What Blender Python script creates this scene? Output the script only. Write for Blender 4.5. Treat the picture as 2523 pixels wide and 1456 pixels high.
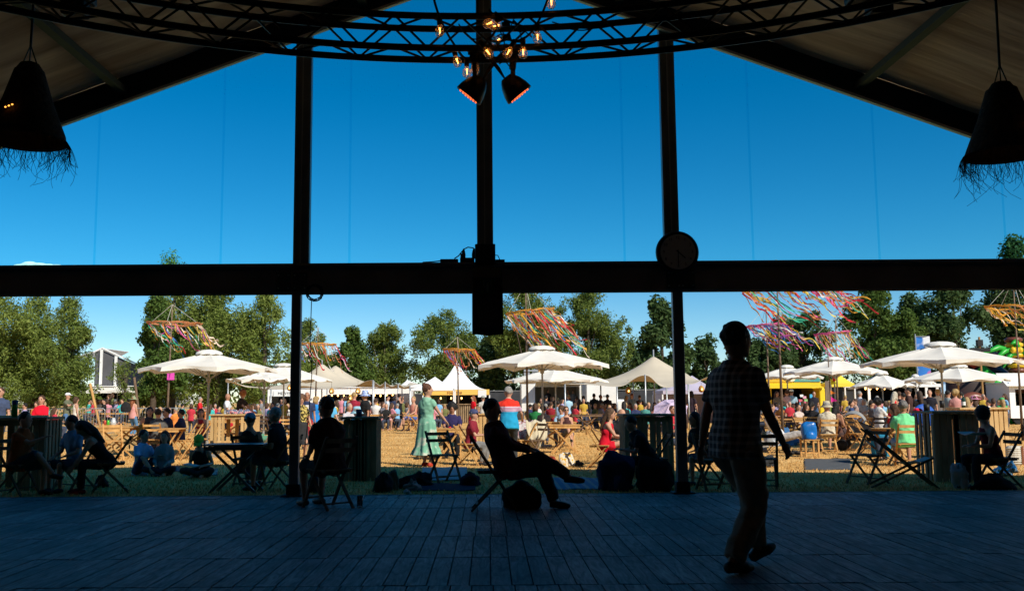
import bpy, bmesh, math, random
import numpy as np
from mathutils import Vector, Matrix, noise
R = math.radians
PI = math.pi
rnd = random.Random(7)
nr = np.random.RandomState(11)
for o in list(bpy.data.objects): bpy.data.objects.remove(o)
S = bpy.context.scene
COL = S.collection

# ------------------------------------------------------------------ camera
F, PX, PY = 2300.0, 1200.0, 728.0          # focal length and principal point, in photograph units (2523 x 1456)
CZ = 1.37
PITCH = math.atan(257 / F)
CM = Matrix.Rotation(PI / 2 + PITCH, 3, 'X') @ Matrix.Rotation(-0.0067, 3, 'Z')
cd = bpy.data.cameras.new('camera'); cam = bpy.data.objects.new('camera', cd); COL.objects.link(cam)
cam.matrix_world = Matrix.Translation((0, 0, CZ)) @ CM.to_4x4()
cd.sensor_width = 36; cd.lens = 36 * F / 2523; cd.shift_x = (1261.5 - PX) / 2523
cd.clip_start = .05; cd.clip_end = 3000
S.camera = cam

# ------------------------------------------------------------------ light
LD = Vector((-.80, 1.0, -1.03)).normalized()      # direction the sunlight travels
EL = math.asin(-LD.z); AZ = math.atan2(-LD.x, -LD.y)
sl = bpy.data.lights.new('sun', 'SUN'); sl.energy = 5.0; sl.angle = R(.53); sl.color = (1.0, .93, .80)
so = bpy.data.objects.new('sun', sl); COL.objects.link(so); so.rotation_euler = LD.to_track_quat('-Z', 'Y').to_euler()
W = bpy.data.worlds.new("World"); S.world = W; W.use_nodes = True
nt = W.node_tree; nt.nodes.clear()
sky = nt.nodes.new('ShaderNodeTexSky'); sky.sky_type = 'NISHITA'; sky.sun_disc = False
sky.sun_elevation = EL; sky.sun_rotation = AZ; sky.air_density = .78; sky.dust_density = .05; sky.ozone_density = 2.6; sky.altitude = 300
hs = nt.nodes.new('ShaderNodeHueSaturation'); hs.inputs['Saturation'].default_value = 1.45; hs.inputs['Hue'].default_value = .491
bg = nt.nodes.new('ShaderNodeBackground'); bg.inputs['Strength'].default_value = .101
ow = nt.nodes.new('ShaderNodeOutputWorld')
nt.links.new(sky.outputs[0], hs.inputs['Color']); nt.links.new(hs.outputs[0], bg.inputs[0]); nt.links.new(bg.outputs[0], ow.inputs[0])
S.view_settings.view_transform = 'Standard'; S.view_settings.look = 'None'
S.view_settings.exposure = .18; S.view_settings.gamma = 1; S.view_settings.use_curve_mapping = False
S.cycles.max_bounces = 7; S.cycles.diffuse_bounces = 3; S.cycles.transparent_max_bounces = 12

# ------------------------------------------------------------------ pixel -> place
def at(u, v, Y):
    d = CM @ Vector(((u - PX) / F, -(v - PY) / F, -1))
    k = Y / d.y
    return Vector((d.x * k, Y, CZ + d.z * k))
def G(u, v, z=0.0):
    d = CM @ Vector(((u - PX) / F, -(v - PY) / F, -1))
    k = (z - CZ) / d.z
    return Vector((d.x * k, d.y * k, z))
def onz(u, Y, z=0.0):                      # point at depth Y, column u, height z
    a = at(u, 985, Y); return Vector((a.x, Y, z))

# ------------------------------------------------------------------ materials
MATS = {}
def mk(name, col, rough=.8, ns=0, na=.25, bump=0, bs=40, metal=0, spec=.3, trans=0, emit=None, es=0, coord='Object', sheen=0):
    key = (name, tuple(col), rough, ns, na, bump, metal, trans, es)
    if key in MATS: return MATS[key]
    m = bpy.data.materials.new(name); m.use_nodes = True; n = m.node_tree; b = n.nodes['Principled BSDF']
    b.inputs['Base Color'].default_value = (*col, 1); b.inputs['Roughness'].default_value = rough
    b.inputs['Metallic'].default_value = metal; b.inputs['Specular IOR Level'].default_value = spec
    tc = n.nodes.new('ShaderNodeTexCoord')
    if ns:
        t = n.nodes.new('ShaderNodeTexNoise'); t.inputs['Scale'].default_value = ns; t.inputs['Detail'].default_value = 4
        n.links.new(tc.outputs[coord], t.inputs['Vector'])
        r = n.nodes.new('ShaderNodeMapRange'); r.inputs['From Min'].default_value = .3; r.inputs['From Max'].default_value = .7
        r.inputs['To Min'].default_value = 1 - na; r.inputs['To Max'].default_value = 1 + na
        n.links.new(t.outputs['Fac'], r.inputs['Value'])
        mx = n.nodes.new('ShaderNodeMix'); mx.data_type = 'RGBA'; mx.blend_type = 'MULTIPLY'; mx.inputs['Factor'].default_value = 1
        mx.inputs['A'].default_value = (*col, 1); n.links.new(r.outputs[0], mx.inputs['B'])
        n.links.new(mx.outputs['Result'], b.inputs['Base Color'])
    if bump:
        t2 = n.nodes.new('ShaderNodeTexNoise'); t2.inputs['Scale'].default_value = bs; t2.inputs['Detail'].default_value = 3
        n.links.new(tc.outputs[coord], t2.inputs['Vector'])
        bp = n.nodes.new('ShaderNodeBump'); bp.inputs['Strength'].default_value = bump; bp.inputs['Distance'].default_value = .02
        n.links.new(t2.outputs['Fac'], bp.inputs['Height']); n.links.new(bp.outputs[0], b.inputs['Normal'])
    if emit:
        b.inputs['Emission Color'].default_value = (*emit, 1); b.inputs['Emission Strength'].default_value = es
    if trans:
        tr = n.nodes.new('ShaderNodeBsdfTranslucent'); tr.inputs['Color'].default_value = (*col, 1)
        ms = n.nodes.new('ShaderNodeMixShader'); ms.inputs[0].default_value = trans
        o = n.nodes['Material Output']
        n.links.new(b.outputs[0], ms.inputs[1]); n.links.new(tr.outputs[0], ms.inputs[2]); n.links.new(ms.outputs[0], o.inputs['Surface'])
    MATS[key] = m; return m
def fab(col, rough=.9): return mk('cloth', col, rough, ns=9, na=.12, bump=.5, bs=14, spec=.15)
def ramp_mat(name, stops, scale, rough=.8, detail=5, bump=0, bscale=None, vec=(1, 1, 1), dist=0.0, kind='noise'):
    m = bpy.data.materials.new(name); m.use_nodes = True; n = m.node_tree; b = n.nodes['Principled BSDF']
    b.inputs['Roughness'].default_value = rough; b.inputs['Specular IOR Level'].default_value = .2
    tc = n.nodes.new('ShaderNodeTexCoord'); mp = n.nodes.new('ShaderNodeMapping'); mp.inputs['Scale'].default_value = vec
    n.links.new(tc.outputs['Object'], mp.inputs['Vector'])
    if kind == 'wave':
        t = n.nodes.new('ShaderNodeTexWave'); t.inputs['Distortion'].default_value = dist
    else:
        t = n.nodes.new('ShaderNodeTexNoise'); t.inputs['Distortion'].default_value = dist
    t.inputs['Scale'].default_value = scale; t.inputs['Detail'].default_value = detail
    n.links.new(mp.outputs[0], t.inputs['Vector'])
    cr = n.nodes.new('ShaderNodeValToRGB'); e = cr.color_ramp.elements
    while len(e) < len(stops): e.new(.5)
    for i, (p, c) in enumerate(stops): e[i].position = p; e[i].color = (*c, 1)
    n.links.new(t.outputs['Fac'], cr.inputs[0]); n.links.new(cr.outputs[0], b.inputs['Base Color'])
    if bump:
        t2 = n.nodes.new('ShaderNodeTexNoise'); t2.inputs['Scale'].default_value = bscale or scale * 4; t2.inputs['Detail'].default_value = 4
        n.links.new(mp.outputs[0], t2.inputs['Vector'])
        bp = n.nodes.new('ShaderNodeBump'); bp.inputs['Strength'].default_value = bump; bp.inputs['Distance'].default_value = .02
        n.links.new(t2.outputs['Fac'], bp.inputs['Height']); n.links.new(bp.outputs[0], b.inputs['Normal'])
    return m
def wood(c1, c2, name='wood', rough=.7):
    key = (name, c1, c2)
    if key not in MATS: MATS[key] = ramp_mat(name, [(.3, c1), (.7, c2)], 5, rough, 4, .3, 30, (1, 1, .25), 1.5)
    return MATS[key]
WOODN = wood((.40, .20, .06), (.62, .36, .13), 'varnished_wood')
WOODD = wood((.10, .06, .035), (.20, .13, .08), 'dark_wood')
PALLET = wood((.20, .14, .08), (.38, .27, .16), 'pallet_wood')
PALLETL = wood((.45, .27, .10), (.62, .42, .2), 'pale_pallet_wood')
STEEL = mk('steel', (.45, .47, .48), .45, metal=.7, ns=8, na=.1)
ALU = mk('aluminium', (.30, .31, .32), .5, metal=.5, ns=5, na=.15)
BLACKM = mk('black_metal', (.012, .012, .013), .5)
PLASTICW = mk('white_plastic', (.75, .75, .74), .5)
CANVAS = mk('white_canvas', (.80, .77, .70), .85, ns=2.5, na=.06, bump=.35, bs=5, trans=.12)
PVCW = mk('white_pvc', (.80, .80, .79), .5, ns=1.5, na=.05, bump=.25, bs=3)
BEIGE = mk('beige_stretch_fabric', (.56, .49, .38), .85, ns=1.2, na=.07, bump=.2, bs=3, trans=.08)

# ------------------------------------------------------------------ objects
def tag(o, label=None, cat=None, group=None, kind=None):
    if label: o['label'] = label
    if cat: o['category'] = cat
    if group: o['group'] = group
    if kind: o['kind'] = kind
    return o
def empty(name, loc, rz=0, label=None, cat=None, group=None, kind=None, tilt=(0, 0)):
    o = bpy.data.objects.new(name, None); COL.objects.link(o); o.location = loc
    o.rotation_euler = (tilt[0], tilt[1], rz); o.empty_display_size = .2
    return tag(o, label, cat, group, kind)
def copy_tree(o, parent=None):
    kids = [c for c in KIDS.get(o.name, [])]
    c = o.copy(); COL.objects.link(c); c.parent = parent
    for k in kids: nk = copy_tree(k, c); KIDS.setdefault(c.name, []).append(nk)
    return c
KIDS = {}
REMESH = []
FOLD = ('shirt', 'trousers', 'shorts', 'dress', 'skirt')
FTEX = bpy.data.textures.new('cloth_folds', 'CLOUDS'); FTEX.noise_scale = .11; FTEX.noise_depth = 1
class MB:
    def __init__(s): s.v = []; s.f = []; s.mi = []; s.cur = 0
    def add(s, vs, fs):
        k = len(s.v); s.v += [tuple(p) for p in vs]; s.f += [tuple(i + k for i in f) for f in fs]; s.mi += [s.cur] * len(fs); return s
    def box(s, c, sz, rot=None):
        hx, hy, hz = sz[0] / 2, sz[1] / 2, sz[2] / 2
        p = [Vector((x * hx, y * hy, z * hz)) for x in (-1, 1) for y in (-1, 1) for z in (-1, 1)]
        if rot is not None: p = [rot @ q for q in p]
        c = Vector(c); p = [q + c for q in p]
        return s.add(p, [(0, 1, 3, 2), (4, 6, 7, 5), (0, 4, 5, 1), (2, 3, 7, 6), (0, 2, 6, 4), (1, 5, 7, 3)])
    def bar(s, a, b, w, t, up=(0, 0, 1)):           # rectangular bar from a to b
        a = Vector(a); b = Vector(b); z = (b - a); L = z.length; z.normalize()
        x = z.cross(Vector(up))
        if x.length < 1e-4: x = z.cross(Vector((1, 0, 0)))
        x.normalize(); y = z.cross(x)
        rot = Matrix((x, y, z)).transposed()
        return s.box((a + b) / 2, (w, t, L), rot)
    def loft(s, rings, cap=True):                     # rings: list of vertex lists, same length
        n = len(rings[0]); vs = [p for r in rings for p in r]; fs = []
        for i in range(len(rings) - 1):
            for j in range(n):
                a = i * n + j; b = i * n + (j + 1) % n
                fs.append((a, b, b + n, a + n))
        if cap: fs.append(tuple(range(n - 1, -1, -1))); fs.append(tuple((len(rings) - 1) * n + j for j in range(n)))
        return s.add(vs, fs)
    def tube(s, pts, r, n=8, cap=True):
        pts = [Vector(p) for p in pts]; rs = r if isinstance(r, (list, tuple)) else [r] * len(pts)
        t0 = (pts[1] - pts[0]).normalized(); x = t0.orthogonal().normalized(); rings = []
        for i, p in enumerate(pts):
            t = (pts[min(i + 1, len(pts) - 1)] - pts[max(i - 1, 0)]).normalized()
            x = (x - t * x.dot(t))
            x = x.normalized() if x.length > 1e-6 else t.orthogonal().normalized()
            y = t.cross(x)
            rings.append([p + (x * math.cos(2 * PI * k / n) + y * math.sin(2 * PI * k / n)) * rs[i] for k in range(n)])
        return s.loft(rings, cap)
    def lathe(s, prof, n=16, c=(0, 0, 0), rot=None, cap=False, sx=1, sy=1):   # prof: (r,z)
        c = Vector(c); rings = []
        for r, z in prof:
            ring = [Vector((r * sx * math.cos(2 * PI * k / n), r * sy * math.sin(2 * PI * k / n), z)) for k in range(n)]
            if rot is not None: ring = [rot @ p for p in ring]
            rings.append([p + c for p in ring])
        return s.loft(rings, cap)
    def ell(s, c, r, rot=None, n=12, m=8):
        c = Vector(c); rings = []
        for i in range(m + 1):
            a = PI * (i + .02) / (m + .04) - PI / 2
            ring = [Vector((r[0] * math.cos(a) * math.cos(2 * PI * k / n), r[1] * math.cos(a) * math.sin(2 * PI * k / n), r[2] * math.sin(a))) for k in range(n)]
            if rot is not None: ring = [rot @ p for p in ring]
            rings.append([p + c for p in ring])
        return s.loft(rings, True)
    def grid(s, fn, nu, nv):
        vs = [fn(i / nu, j / nv) for i in range(nu + 1) for j in range(nv + 1)]; w = nv + 1
        return s.add(vs, [(i * w + j, (i + 1) * w + j, (i + 1) * w + j + 1, i * w + j + 1) for i in range(nu) for j in range(nv)])
    def build(s, name, mat, parent=None, smooth=False, label=None, cat=None, group=None, kind=None, voxel=None, bevel=0, sm=3, solid=0, ribs=0):
        me = bpy.data.meshes.new(name); me.from_pydata(s.v, [], s.f)
        for m in (mat if isinstance(mat, (list, tuple)) else [mat]): me.materials.append(m)
        if any(s.mi): me.polygons.foreach_set('material_index', s.mi)
        me.update()
        o = bpy.data.objects.new(name, me); COL.objects.link(o)
        if parent is not None: o.parent = parent; KIDS.setdefault(parent.name, []).append(o)
        if voxel:
            bm = bmesh.new(); bm.from_mesh(me); bmesh.ops.recalc_face_normals(bm, faces=bm.faces); bm.to_mesh(me); bm.free()
            md = o.modifiers.new('r', 'REMESH'); md.mode = 'VOXEL'; md.voxel_size = voxel; md.use_smooth_shade = True
            if sm: q = o.modifiers.new('s', 'SMOOTH'); q.iterations = sm; q.factor = .6
            if name in FOLD and voxel < .022: q = o.modifiers.new('f', 'DISPLACE'); q.texture = FTEX; q.texture_coords = 'LOCAL'; q.strength = .034; q.mid_level = .42
            REMESH.append(o)
        else:
            if bevel:
                md = o.modifiers.new('b', 'BEVEL'); md.width = bevel; md.segments = 2; md.limit_method = 'ANGLE'; REMESH.append(o)
            if solid:
                md = o.modifiers.new('t', 'SOLIDIFY'); md.thickness = solid; REMESH.append(o) if o not in REMESH else None
            if smooth: me.polygons.foreach_set('use_smooth', [True] * len(me.polygons))
            if ribs:                                  # creases along the ribs of a canopy
                for e in me.edges:
                    a, b = e.vertices
                    if a % ribs == b % ribs and (a % ribs) % 8 == 0 or (a // ribs == b // ribs == 7): e.use_edge_sharp = True
        return tag(o, label, cat, group, kind)
def bake():
    bpy.context.view_layer.update(); dg = bpy.context.evaluated_depsgraph_get()
    res = []
    done = {}
    for o in REMESH:
        if o.data.name in done: res.append((o, done[o.data.name])); continue
        me = bpy.data.meshes.new_from_object(o.evaluated_get(dg), depsgraph=dg)
        done[o.data.name] = me; res.append((o, me))
    for o, me in res: o.modifiers.clear(); o.data = me
def quads(name, Q, mat, parent=None, **kw):           # Q: (N,4,3)
    n = len(Q); me = bpy.data.meshes.new(name)
    me.vertices.add(n * 4); me.vertices.foreach_set('co', np.asarray(Q, dtype=np.float32).ravel())
    me.loops.add(n * 4); me.loops.foreach_set('vertex_index', np.arange(n * 4, dtype=np.int32))
    me.polygons.add(n); me.polygons.foreach_set('loop_start', np.arange(0, n * 4, 4, dtype=np.int32))
    me.polygons.foreach_set('loop_total', np.full(n, 4, dtype=np.int32))
    me.materials.append(mat); me.update(); me.validate()
    o = bpy.data.objects.new(name, me); COL.objects.link(o)
    if parent is not None: o.parent = parent; KIDS.setdefault(parent.name, []).append(o)
    return tag(o, **kw)
def text_mb(body, size, mat, parent, name, loc, rot, ext=.002):
    cu = bpy.data.curves.new(name, 'FONT'); cu.body = body; cu.size = size; cu.extrude = ext; cu.align_x = 'CENTER'; cu.align_y = 'CENTER'
    t = bpy.data.objects.new('tmp_text', cu); COL.objects.link(t); bpy.context.view_layer.update()
    me = bpy.data.meshes.new_from_object(t.evaluated_get(bpy.context.evaluated_depsgraph_get()))
    bpy.data.objects.remove(t); me.materials.clear(); me.materials.append(mat)
    o = bpy.data.objects.new(name, me); COL.objects.link(o); o.location = loc; o.rotation_euler = rot
    if parent is not None: o.parent = parent; KIDS.setdefault(parent.name, []).append(o)
    return o
# ================================================================== setting: ground, deck
gm = ramp_mat('dry_grass', [(.26, (.34, .18, .055)), (.42, (.56, .32, .10)), (.6, (.68, .41, .145)), (.8, (.76, .50, .21))], .7, .95, 9, .8, 30)
g = MB(); g.add([(-400, -60, 0), (400, -60, 0), (400, 900, 0), (-400, 900, 0)], [(0, 1, 2, 3)])
g.build('ground', gm, kind='structure')
# short dry blades over the lit and shaded field
N = 90000
yy = 12.8 + (nr.rand(N) ** 1.6) * 34; xx = (nr.rand(N) * 2 - 1) * yy * .62
hh = .015 + nr.rand(N) * .03; an = nr.rand(N) * PI; w = .004 + nr.rand(N) * .006 + yy * .0002
dx = np.cos(an) * w; dy = np.sin(an) * w; lx = (nr.rand(N) - .5) * .05; ly = (nr.rand(N) - .5) * .05
keep = np.ones(N, bool)                          # no blades poke through the mats and blankets
for (u0, u1, v0, v1) in ((1975, 2085, 1131, 1158), (1040, 1150, 1152, 1185), (1355, 1470, 1178, 1207), (1010, 1170, 1192, 1210), (460, 540, 1156, 1172), (752, 782, 1134, 1144), (380, 450, 1150, 1163)):
    uu = PX + xx * F / yy; a_, b_ = G((u0 + u1) / 2, v1).y, G((u0 + u1) / 2, v0).y; keep &= ~((uu > u0 - 3) & (uu < u1 + 3) & (yy > a_ - .05) & (yy < b_ + .05))
xx, yy, hh, dx, dy, lx, ly = (q_[keep] for q_ in (xx, yy, hh, dx, dy, lx, ly)); N = len(xx)
Q = np.zeros((N, 4, 3)); Q[:, 0] = np.stack([xx - dx, yy - dy, np.zeros(N)], 1); Q[:, 1] = np.stack([xx + dx, yy + dy, np.zeros(N)], 1)
Q[:, 2] = np.stack([xx + lx + dx * .3, yy + ly + dy * .3, hh], 1); Q[:, 3] = np.stack([xx + lx - dx * .3, yy + ly - dy * .3, hh], 1)
def island_mat(name, cols, rough=.8, trans=.3, spec=.2):
    m = bpy.data.materials.new(name); m.use_nodes = True; n = m.node_tree; b = n.nodes['Principled BSDF']
    b.inputs['Roughness'].default_value = rough; b.inputs['Specular IOR Level'].default_value = spec
    ge = n.nodes.new('ShaderNodeNewGeometry'); cr = n.nodes.new('ShaderNodeValToRGB'); e = cr.color_ramp.elements
    while len(e) < len(cols): e.new(.5)
    for i, c in enumerate(cols): e[i].position = i / (len(cols) - 1); e[i].color = (*c, 1)
    n.links.new(ge.outputs['Random Per Island'], cr.inputs[0]); n.links.new(cr.outputs[0], b.inputs['Base Color'])
    if trans:
        tr = n.nodes.new('ShaderNodeBsdfTranslucent'); n.links.new(cr.outputs[0], tr.inputs[0])
        ms = n.nodes.new('ShaderNodeMixShader'); ms.inputs[0].default_value = trans
        n.links.new(b.outputs[0], ms.inputs[1]); n.links.new(tr.outputs[0], ms.inputs[2]); n.links.new(ms.outputs[0], n.nodes['Material Output'].inputs['Surface'])
    return m
quads('dry_grass', Q, island_mat('grass_blades', [(.52, .29, .09), (.68, .41, .145), (.78, .52, .22), (.44, .25, .075)], .9, .25), kind='stuff',
      label='short dry straw coloured grass across the field', cat='grass')

# deck of short boards in panels, in front of the gable opening
DZ = .10; YE = 12.85
dm = bpy.data.materials.new('deck_board_wood'); dm.use_nodes = True; n = dm.node_tree; b = n.nodes['Principled BSDF']
tc = n.nodes.new('ShaderNodeTexCoord'); ge = n.nodes.new('ShaderNodeNewGeometry')
sh = n.nodes.new('ShaderNodeVectorMath'); sh.operation = 'SCALE'; sh.inputs['Scale'].default_value = 60
cb = n.nodes.new('ShaderNodeCombineXYZ'); n.links.new(ge.outputs['Random Per Island'], cb.inputs[0]); n.links.new(ge.outputs['Random Per Island'], cb.inputs[2])
n.links.new(cb.outputs[0], sh.inputs[0])
ad = n.nodes.new('ShaderNodeVectorMath'); ad.operation = 'ADD'; n.links.new(tc.outputs['Object'], ad.inputs[0]); n.links.new(sh.outputs[0], ad.inputs[1])
mp = n.nodes.new('ShaderNodeMapping'); mp.inputs['Scale'].default_value = (9, 1.1, 1); n.links.new(ad.outputs[0], mp.inputs['Vector'])
t = n.nodes.new('ShaderNodeTexNoise'); t.inputs['Scale'].default_value = 2.2; t.inputs['Detail'].default_value = 8; t.inputs['Distortion'].default_value = 1.8
n.links.new(mp.outputs[0], t.inputs['Vector'])
cr = n.nodes.new('ShaderNodeValToRGB'); e = cr.color_ramp.elements
e[0].position = .3; e[0].color = (.06, .065, .07, 1); e[1].position = .72; e[1].color = (.26, .26, .25, 1)
n.links.new(t.outputs['Fac'], cr.inputs[0])
mr = n.nodes.new('ShaderNodeMapRange'); mr.inputs['To Min'].default_value = .55; mr.inputs['To Max'].default_value = 1.35; n.links.new(ge.outputs['Random Per Island'], mr.inputs['Value'])
mx = n.nodes.new('ShaderNodeMix'); mx.data_type = 'RGBA'; mx.blend_type = 'MULTIPLY'; mx.inputs['Factor'].default_value = 1
n.links.new(cr.outputs[0], mx.inputs['A']); n.links.new(mr.outputs[0], mx.inputs['B']); n.links.new(mx.outputs['Result'], b.inputs['Base Color'])
st = n.nodes.new('ShaderNodeTexNoise'); st.inputs['Scale'].default_value = .8; st.inputs['Detail'].default_value = 7; n.links.new(tc.outputs['Object'], st.inputs['Vector'])
sr_ = n.nodes.new('ShaderNodeMapRange'); sr_.inputs['From Min'].default_value = .35; sr_.inputs['From Max'].default_value = .65; sr_.inputs['To Min'].default_value = .45; sr_.inputs['To Max'].default_value = 1.35; n.links.new(st.outputs['Fac'], sr_.inputs['Value'])
m3 = n.nodes.new('ShaderNodeMix'); m3.data_type = 'RGBA'; m3.blend_type = 'MULTIPLY'; m3.inputs['Factor'].default_value = 1; n.links.new(mx.outputs['Result'], m3.inputs['A']); n.links.new(sr_.outputs[0], m3.inputs['B']); n.links.new(m3.outputs['Result'], b.inputs['Base Color'])
r2 = n.nodes.new('ShaderNodeMapRange'); r2.inputs['To Min'].default_value = .75; r2.inputs['To Max'].default_value = .42; n.links.new(t.outputs['Fac'], r2.inputs['Value'])
n.links.new(r2.outputs[0], b.inputs['Roughness'])
bp = n.nodes.new('ShaderNodeBump'); bp.inputs['Strength'].default_value = .6; bp.inputs['Distance'].default_value = .006
n.links.new(t.outputs['Fac'], bp.inputs['Height']); n.links.new(bp.outputs[0], b.inputs['Normal'])
b.inputs['Specular IOR Level'].default_value = .35
d = MB(); y1 = YE; first = True
while y1 > -4:
    y0 = y1 - (.37 if first else 1.17); x = -11.6
    while x < 11.6:
        wd = .149 + rnd.uniform(-.003, .003); dz = rnd.uniform(-.002, .002); e0 = rnd.uniform(0, .012); e1 = rnd.uniform(0, .012) if not first else 0
        tl = rnd.uniform(-.0015, .0015)
        X0, X1 = x + .0045, x + wd - .0045; Y0, Y1 = y0 + .004 + e0, y1 - .003 - e1; T = DZ + dz
        d.add([(X0, Y0, DZ - .03), (X1, Y0, DZ - .03), (X1, Y1, DZ - .03), (X0, Y1, DZ - .03), (X0, Y0, T - tl), (X1, Y0, T + tl), (X1, Y1, T + tl), (X0, Y1, T - tl)],
              [(0, 3, 2, 1), (4, 5, 6, 7), (0, 1, 5, 4), (1, 2, 6, 5), (2, 3, 7, 6), (3, 0, 4, 7)])
        x += wd
    y1 = y0; first = False
d.build('deck', dm, kind='structure')
s = MB(); s.box((0, (YE - 4) / 2 - 1, .034), (23.4, YE + 6, .064)); s.build('deck_underframe', mk('deck_void', (.01, .01, .01), .9), kind='structure')
s = MB(); s.box((0, YE + .02, .06), (23.3, .03, .09)); s.build('deck_edge_trim', mk('edge_trim', (.22, .23, .24), .6, metal=.3), kind='structure')

# ================================================================== marquee
mq = empty('marquee', (0, YE, 0), 0, 'large dark lined marquee with clear gable and open front towards the field', 'marquee')
def mp_(m, name, mat, **k):                      # part whose mesh was given in world space
    m.v = [(p[0], p[1] - YE, p[2]) for p in m.v]
    return m.build(name, mat, mq, **k)
PR = at(1208, -50, YE); XR, ZR = PR.x, PR.z + .42
SL = .371
def zr(x): return ZR - SL * abs(x - XR)
HW = (ZR - 3.0) / SL
LINER = ramp_mat('roof_liner', [(.35, (.46, .215, .18)), (.65, (.82, .45, .385))], 1.0, .8, 6, 1.0, 2.2, (.35, 3.0, .35), .6)
for sgn in (-1, 1):
    m = MB()
    NX, NY = 24, 40
    def fn(a, b):
        x = XR + sgn * a * HW; y = YE - .25 - b * 19
        bay = (b * 19) % 5.0 / 5.0
        sag = .10 * math.sin(PI * bay) + .02 * math.sin(a * 40 + b * 9)
        return (x, y, zr(x) - .02 - sag)
    m.grid(fn, NX, 76)
    mp_(m, 'roof_liner', LINER, smooth=True)
    m = MB(); xa, xb = XR, XR + sgn * HW
    m.add([(xa, YE + .3, ZR + .12), (xb, YE + .3, zr(xb) + .12), (xb, YE - 20, zr(xb) + .12), (xa, YE - 20, ZR + .12),
           (xa, YE + .3, ZR + .16), (xb, YE + .3, zr(xb) + .16), (xb, YE - 20, zr(xb) + .16), (xa, YE - 20, ZR + .16)],
          [(0, 1, 2, 3), (4, 7, 6, 5), (0, 4, 5, 1), (1, 5, 6, 2), (2, 6, 7, 3), (3, 7, 4, 0)])
    mp_(m, 'roof_sheet', PVCW)
    # rafters every bay
    for k, yb in enumerate((YE, YE - 5, YE - 10, YE - 15)):
        m = MB(); hgt = .30 if k == 0 else .22
        m.bar((XR, yb - .06, ZR - hgt / 2), (xb, yb - .06, zr(xb) - hgt / 2), hgt, .13, up=(0, 1, 0)) if False else None
        a = Vector((XR, 0, ZR)); bb = Vector((xb, 0, zr(xb)))
        y0, y1 = yb - .12, yb + .01
        m.add([(a.x, y0, a.z - hgt), (bb.x, y0, bb.z - hgt), (bb.x, y1, bb.z - hgt), (a.x, y1, a.z - hgt), (a.x, y0, a.z + .05), (bb.x, y0, bb.z + .05), (bb.x, y1, bb.z + .05), (a.x, y1, a.z + .05)],
              [(0, 3, 2, 1), (4, 5, 6, 7), (0, 1, 5, 4), (1, 2, 6, 5), (2, 3, 7, 6), (3, 0, 4, 7)])
        mp_(m, 'rafter', mk('dark_aluminium', (.05, .045, .042), .6, metal=.2))
        if k == 0:                                 # strip under the gable rafter, light on its flange put into a paler colour
            m = MB(); m.add([(a.x, y0 - .03, a.z - hgt - .045), (bb.x, y0 - .03, bb.z - hgt - .045), (bb.x, y0 + .04, bb.z - hgt - .045), (a.x, y0 + .04, a.z - hgt - .045),
                             (a.x, y0 - .03, a.z - hgt - .003), (bb.x, y0 - .03, bb.z - hgt - .003), (bb.x, y0 + .04, bb.z - hgt - .003), (a.x, y0 + .04, a.z - hgt - .003)],
                            [(0, 3, 2, 1), (4, 5, 6, 7), (0, 1, 5, 4), (1, 2, 6, 5), (2, 3, 7, 6), (3, 0, 4, 7)])
            mp_(m, 'lit_flange_strip', mk('lit_flange_tone', (.75, .64, .56), .6))
    for q in (.14, .40, .70):                       # purlins
        x = XR + sgn * HW * q; m = MB(); m.box((x, YE - 9.6, zr(x) - .16), (.12, 19, .09)); mp_(m, 'purlin', mk('purlin_grey', (.07, .05, .045), .7))
    # side wall and its eave gutter
    m = MB(); m.box((xb, YE - 9.8, 1.5), (.03, 20, 3.0)); mp_(m, 'side_wall', mk('wall_sheet', (.12, .10, .09), .8, ns=2))
m = MB(); m.add([(XR - HW, YE - 19.8, 0), (XR + HW, YE - 19.8, 0), (XR + HW, YE - 19.8, 3.0), (XR, YE - 19.8, ZR + .1), (XR - HW, YE - 19.8, 3.0)], [(0, 1, 2, 3, 4)])
mp_(m, 'back_wall', mk('wall_sheet', (.12, .10, .09), .8, ns=2))
FR = mk('frame_aluminium', (.22, .24, .26), .38, metal=.35, ns=3, na=.15)
def zat(u, v, Y=YE): return at(u, v, Y).z
zb0, zb1 = zat(1200, 722), zat(1200, 648)
m = MB(); m.box((XR, YE - .02, (zb0 + zb1) / 2), (2 * HW - .1, .16, zb1 - zb0)); mp_(m, 'cross_beam', mk('beam_aluminium', (.26, .20, .18), .7, metal=.1, ns=1.2, na=.3, spec=.2), bevel=.012)
m = MB(); m.box((XR, YE - .12, zb1 - .06), (2 * HW - .2, .036, .05)); mp_(m, 'beam_rail', mk('rail_grey', (.12, .12, .13), .45, metal=.5), bevel=.006)
m = MB(); m.tube([(XR - HW + .2, YE - .03, zb0 + .022), (XR + HW - .2, YE - .03, zb0 + .022)], .035, 10); mp_(m, 'rolled_curtain', mk('curtain_dark', (.05, .045, .04), .8), smooth=True)
def post(u, zlo, zhi, w, dep=.12):
    x = at(u, 700, YE).x; m = MB()
    m.box((x, YE - .02, (zlo + zhi) / 2), (w, dep, zhi - zlo))
    o = mp_(m, 'post', FR, bevel=.01)
    m = MB(); m.box((x - w * .02, YE - .095, (zlo + zhi) / 2), (.014, .022, zhi - zlo)); m.v = [(p[0], p[1] - YE, p[2]) for p in m.v]
    m.build('groove_highlight', mk('groove_highlight_grey', (.45, .46, .48), .35, metal=.7), o); return x  # bright bar on the post face, the groove's highlight put into its colour
XL = post(743, zb1, zr(at(743, 0, YE).x), .225); XC = post(1196, zb1, ZR, .225); XRt = post(1656, zb1, zr(at(1656, 0, YE).x), .21)
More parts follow.
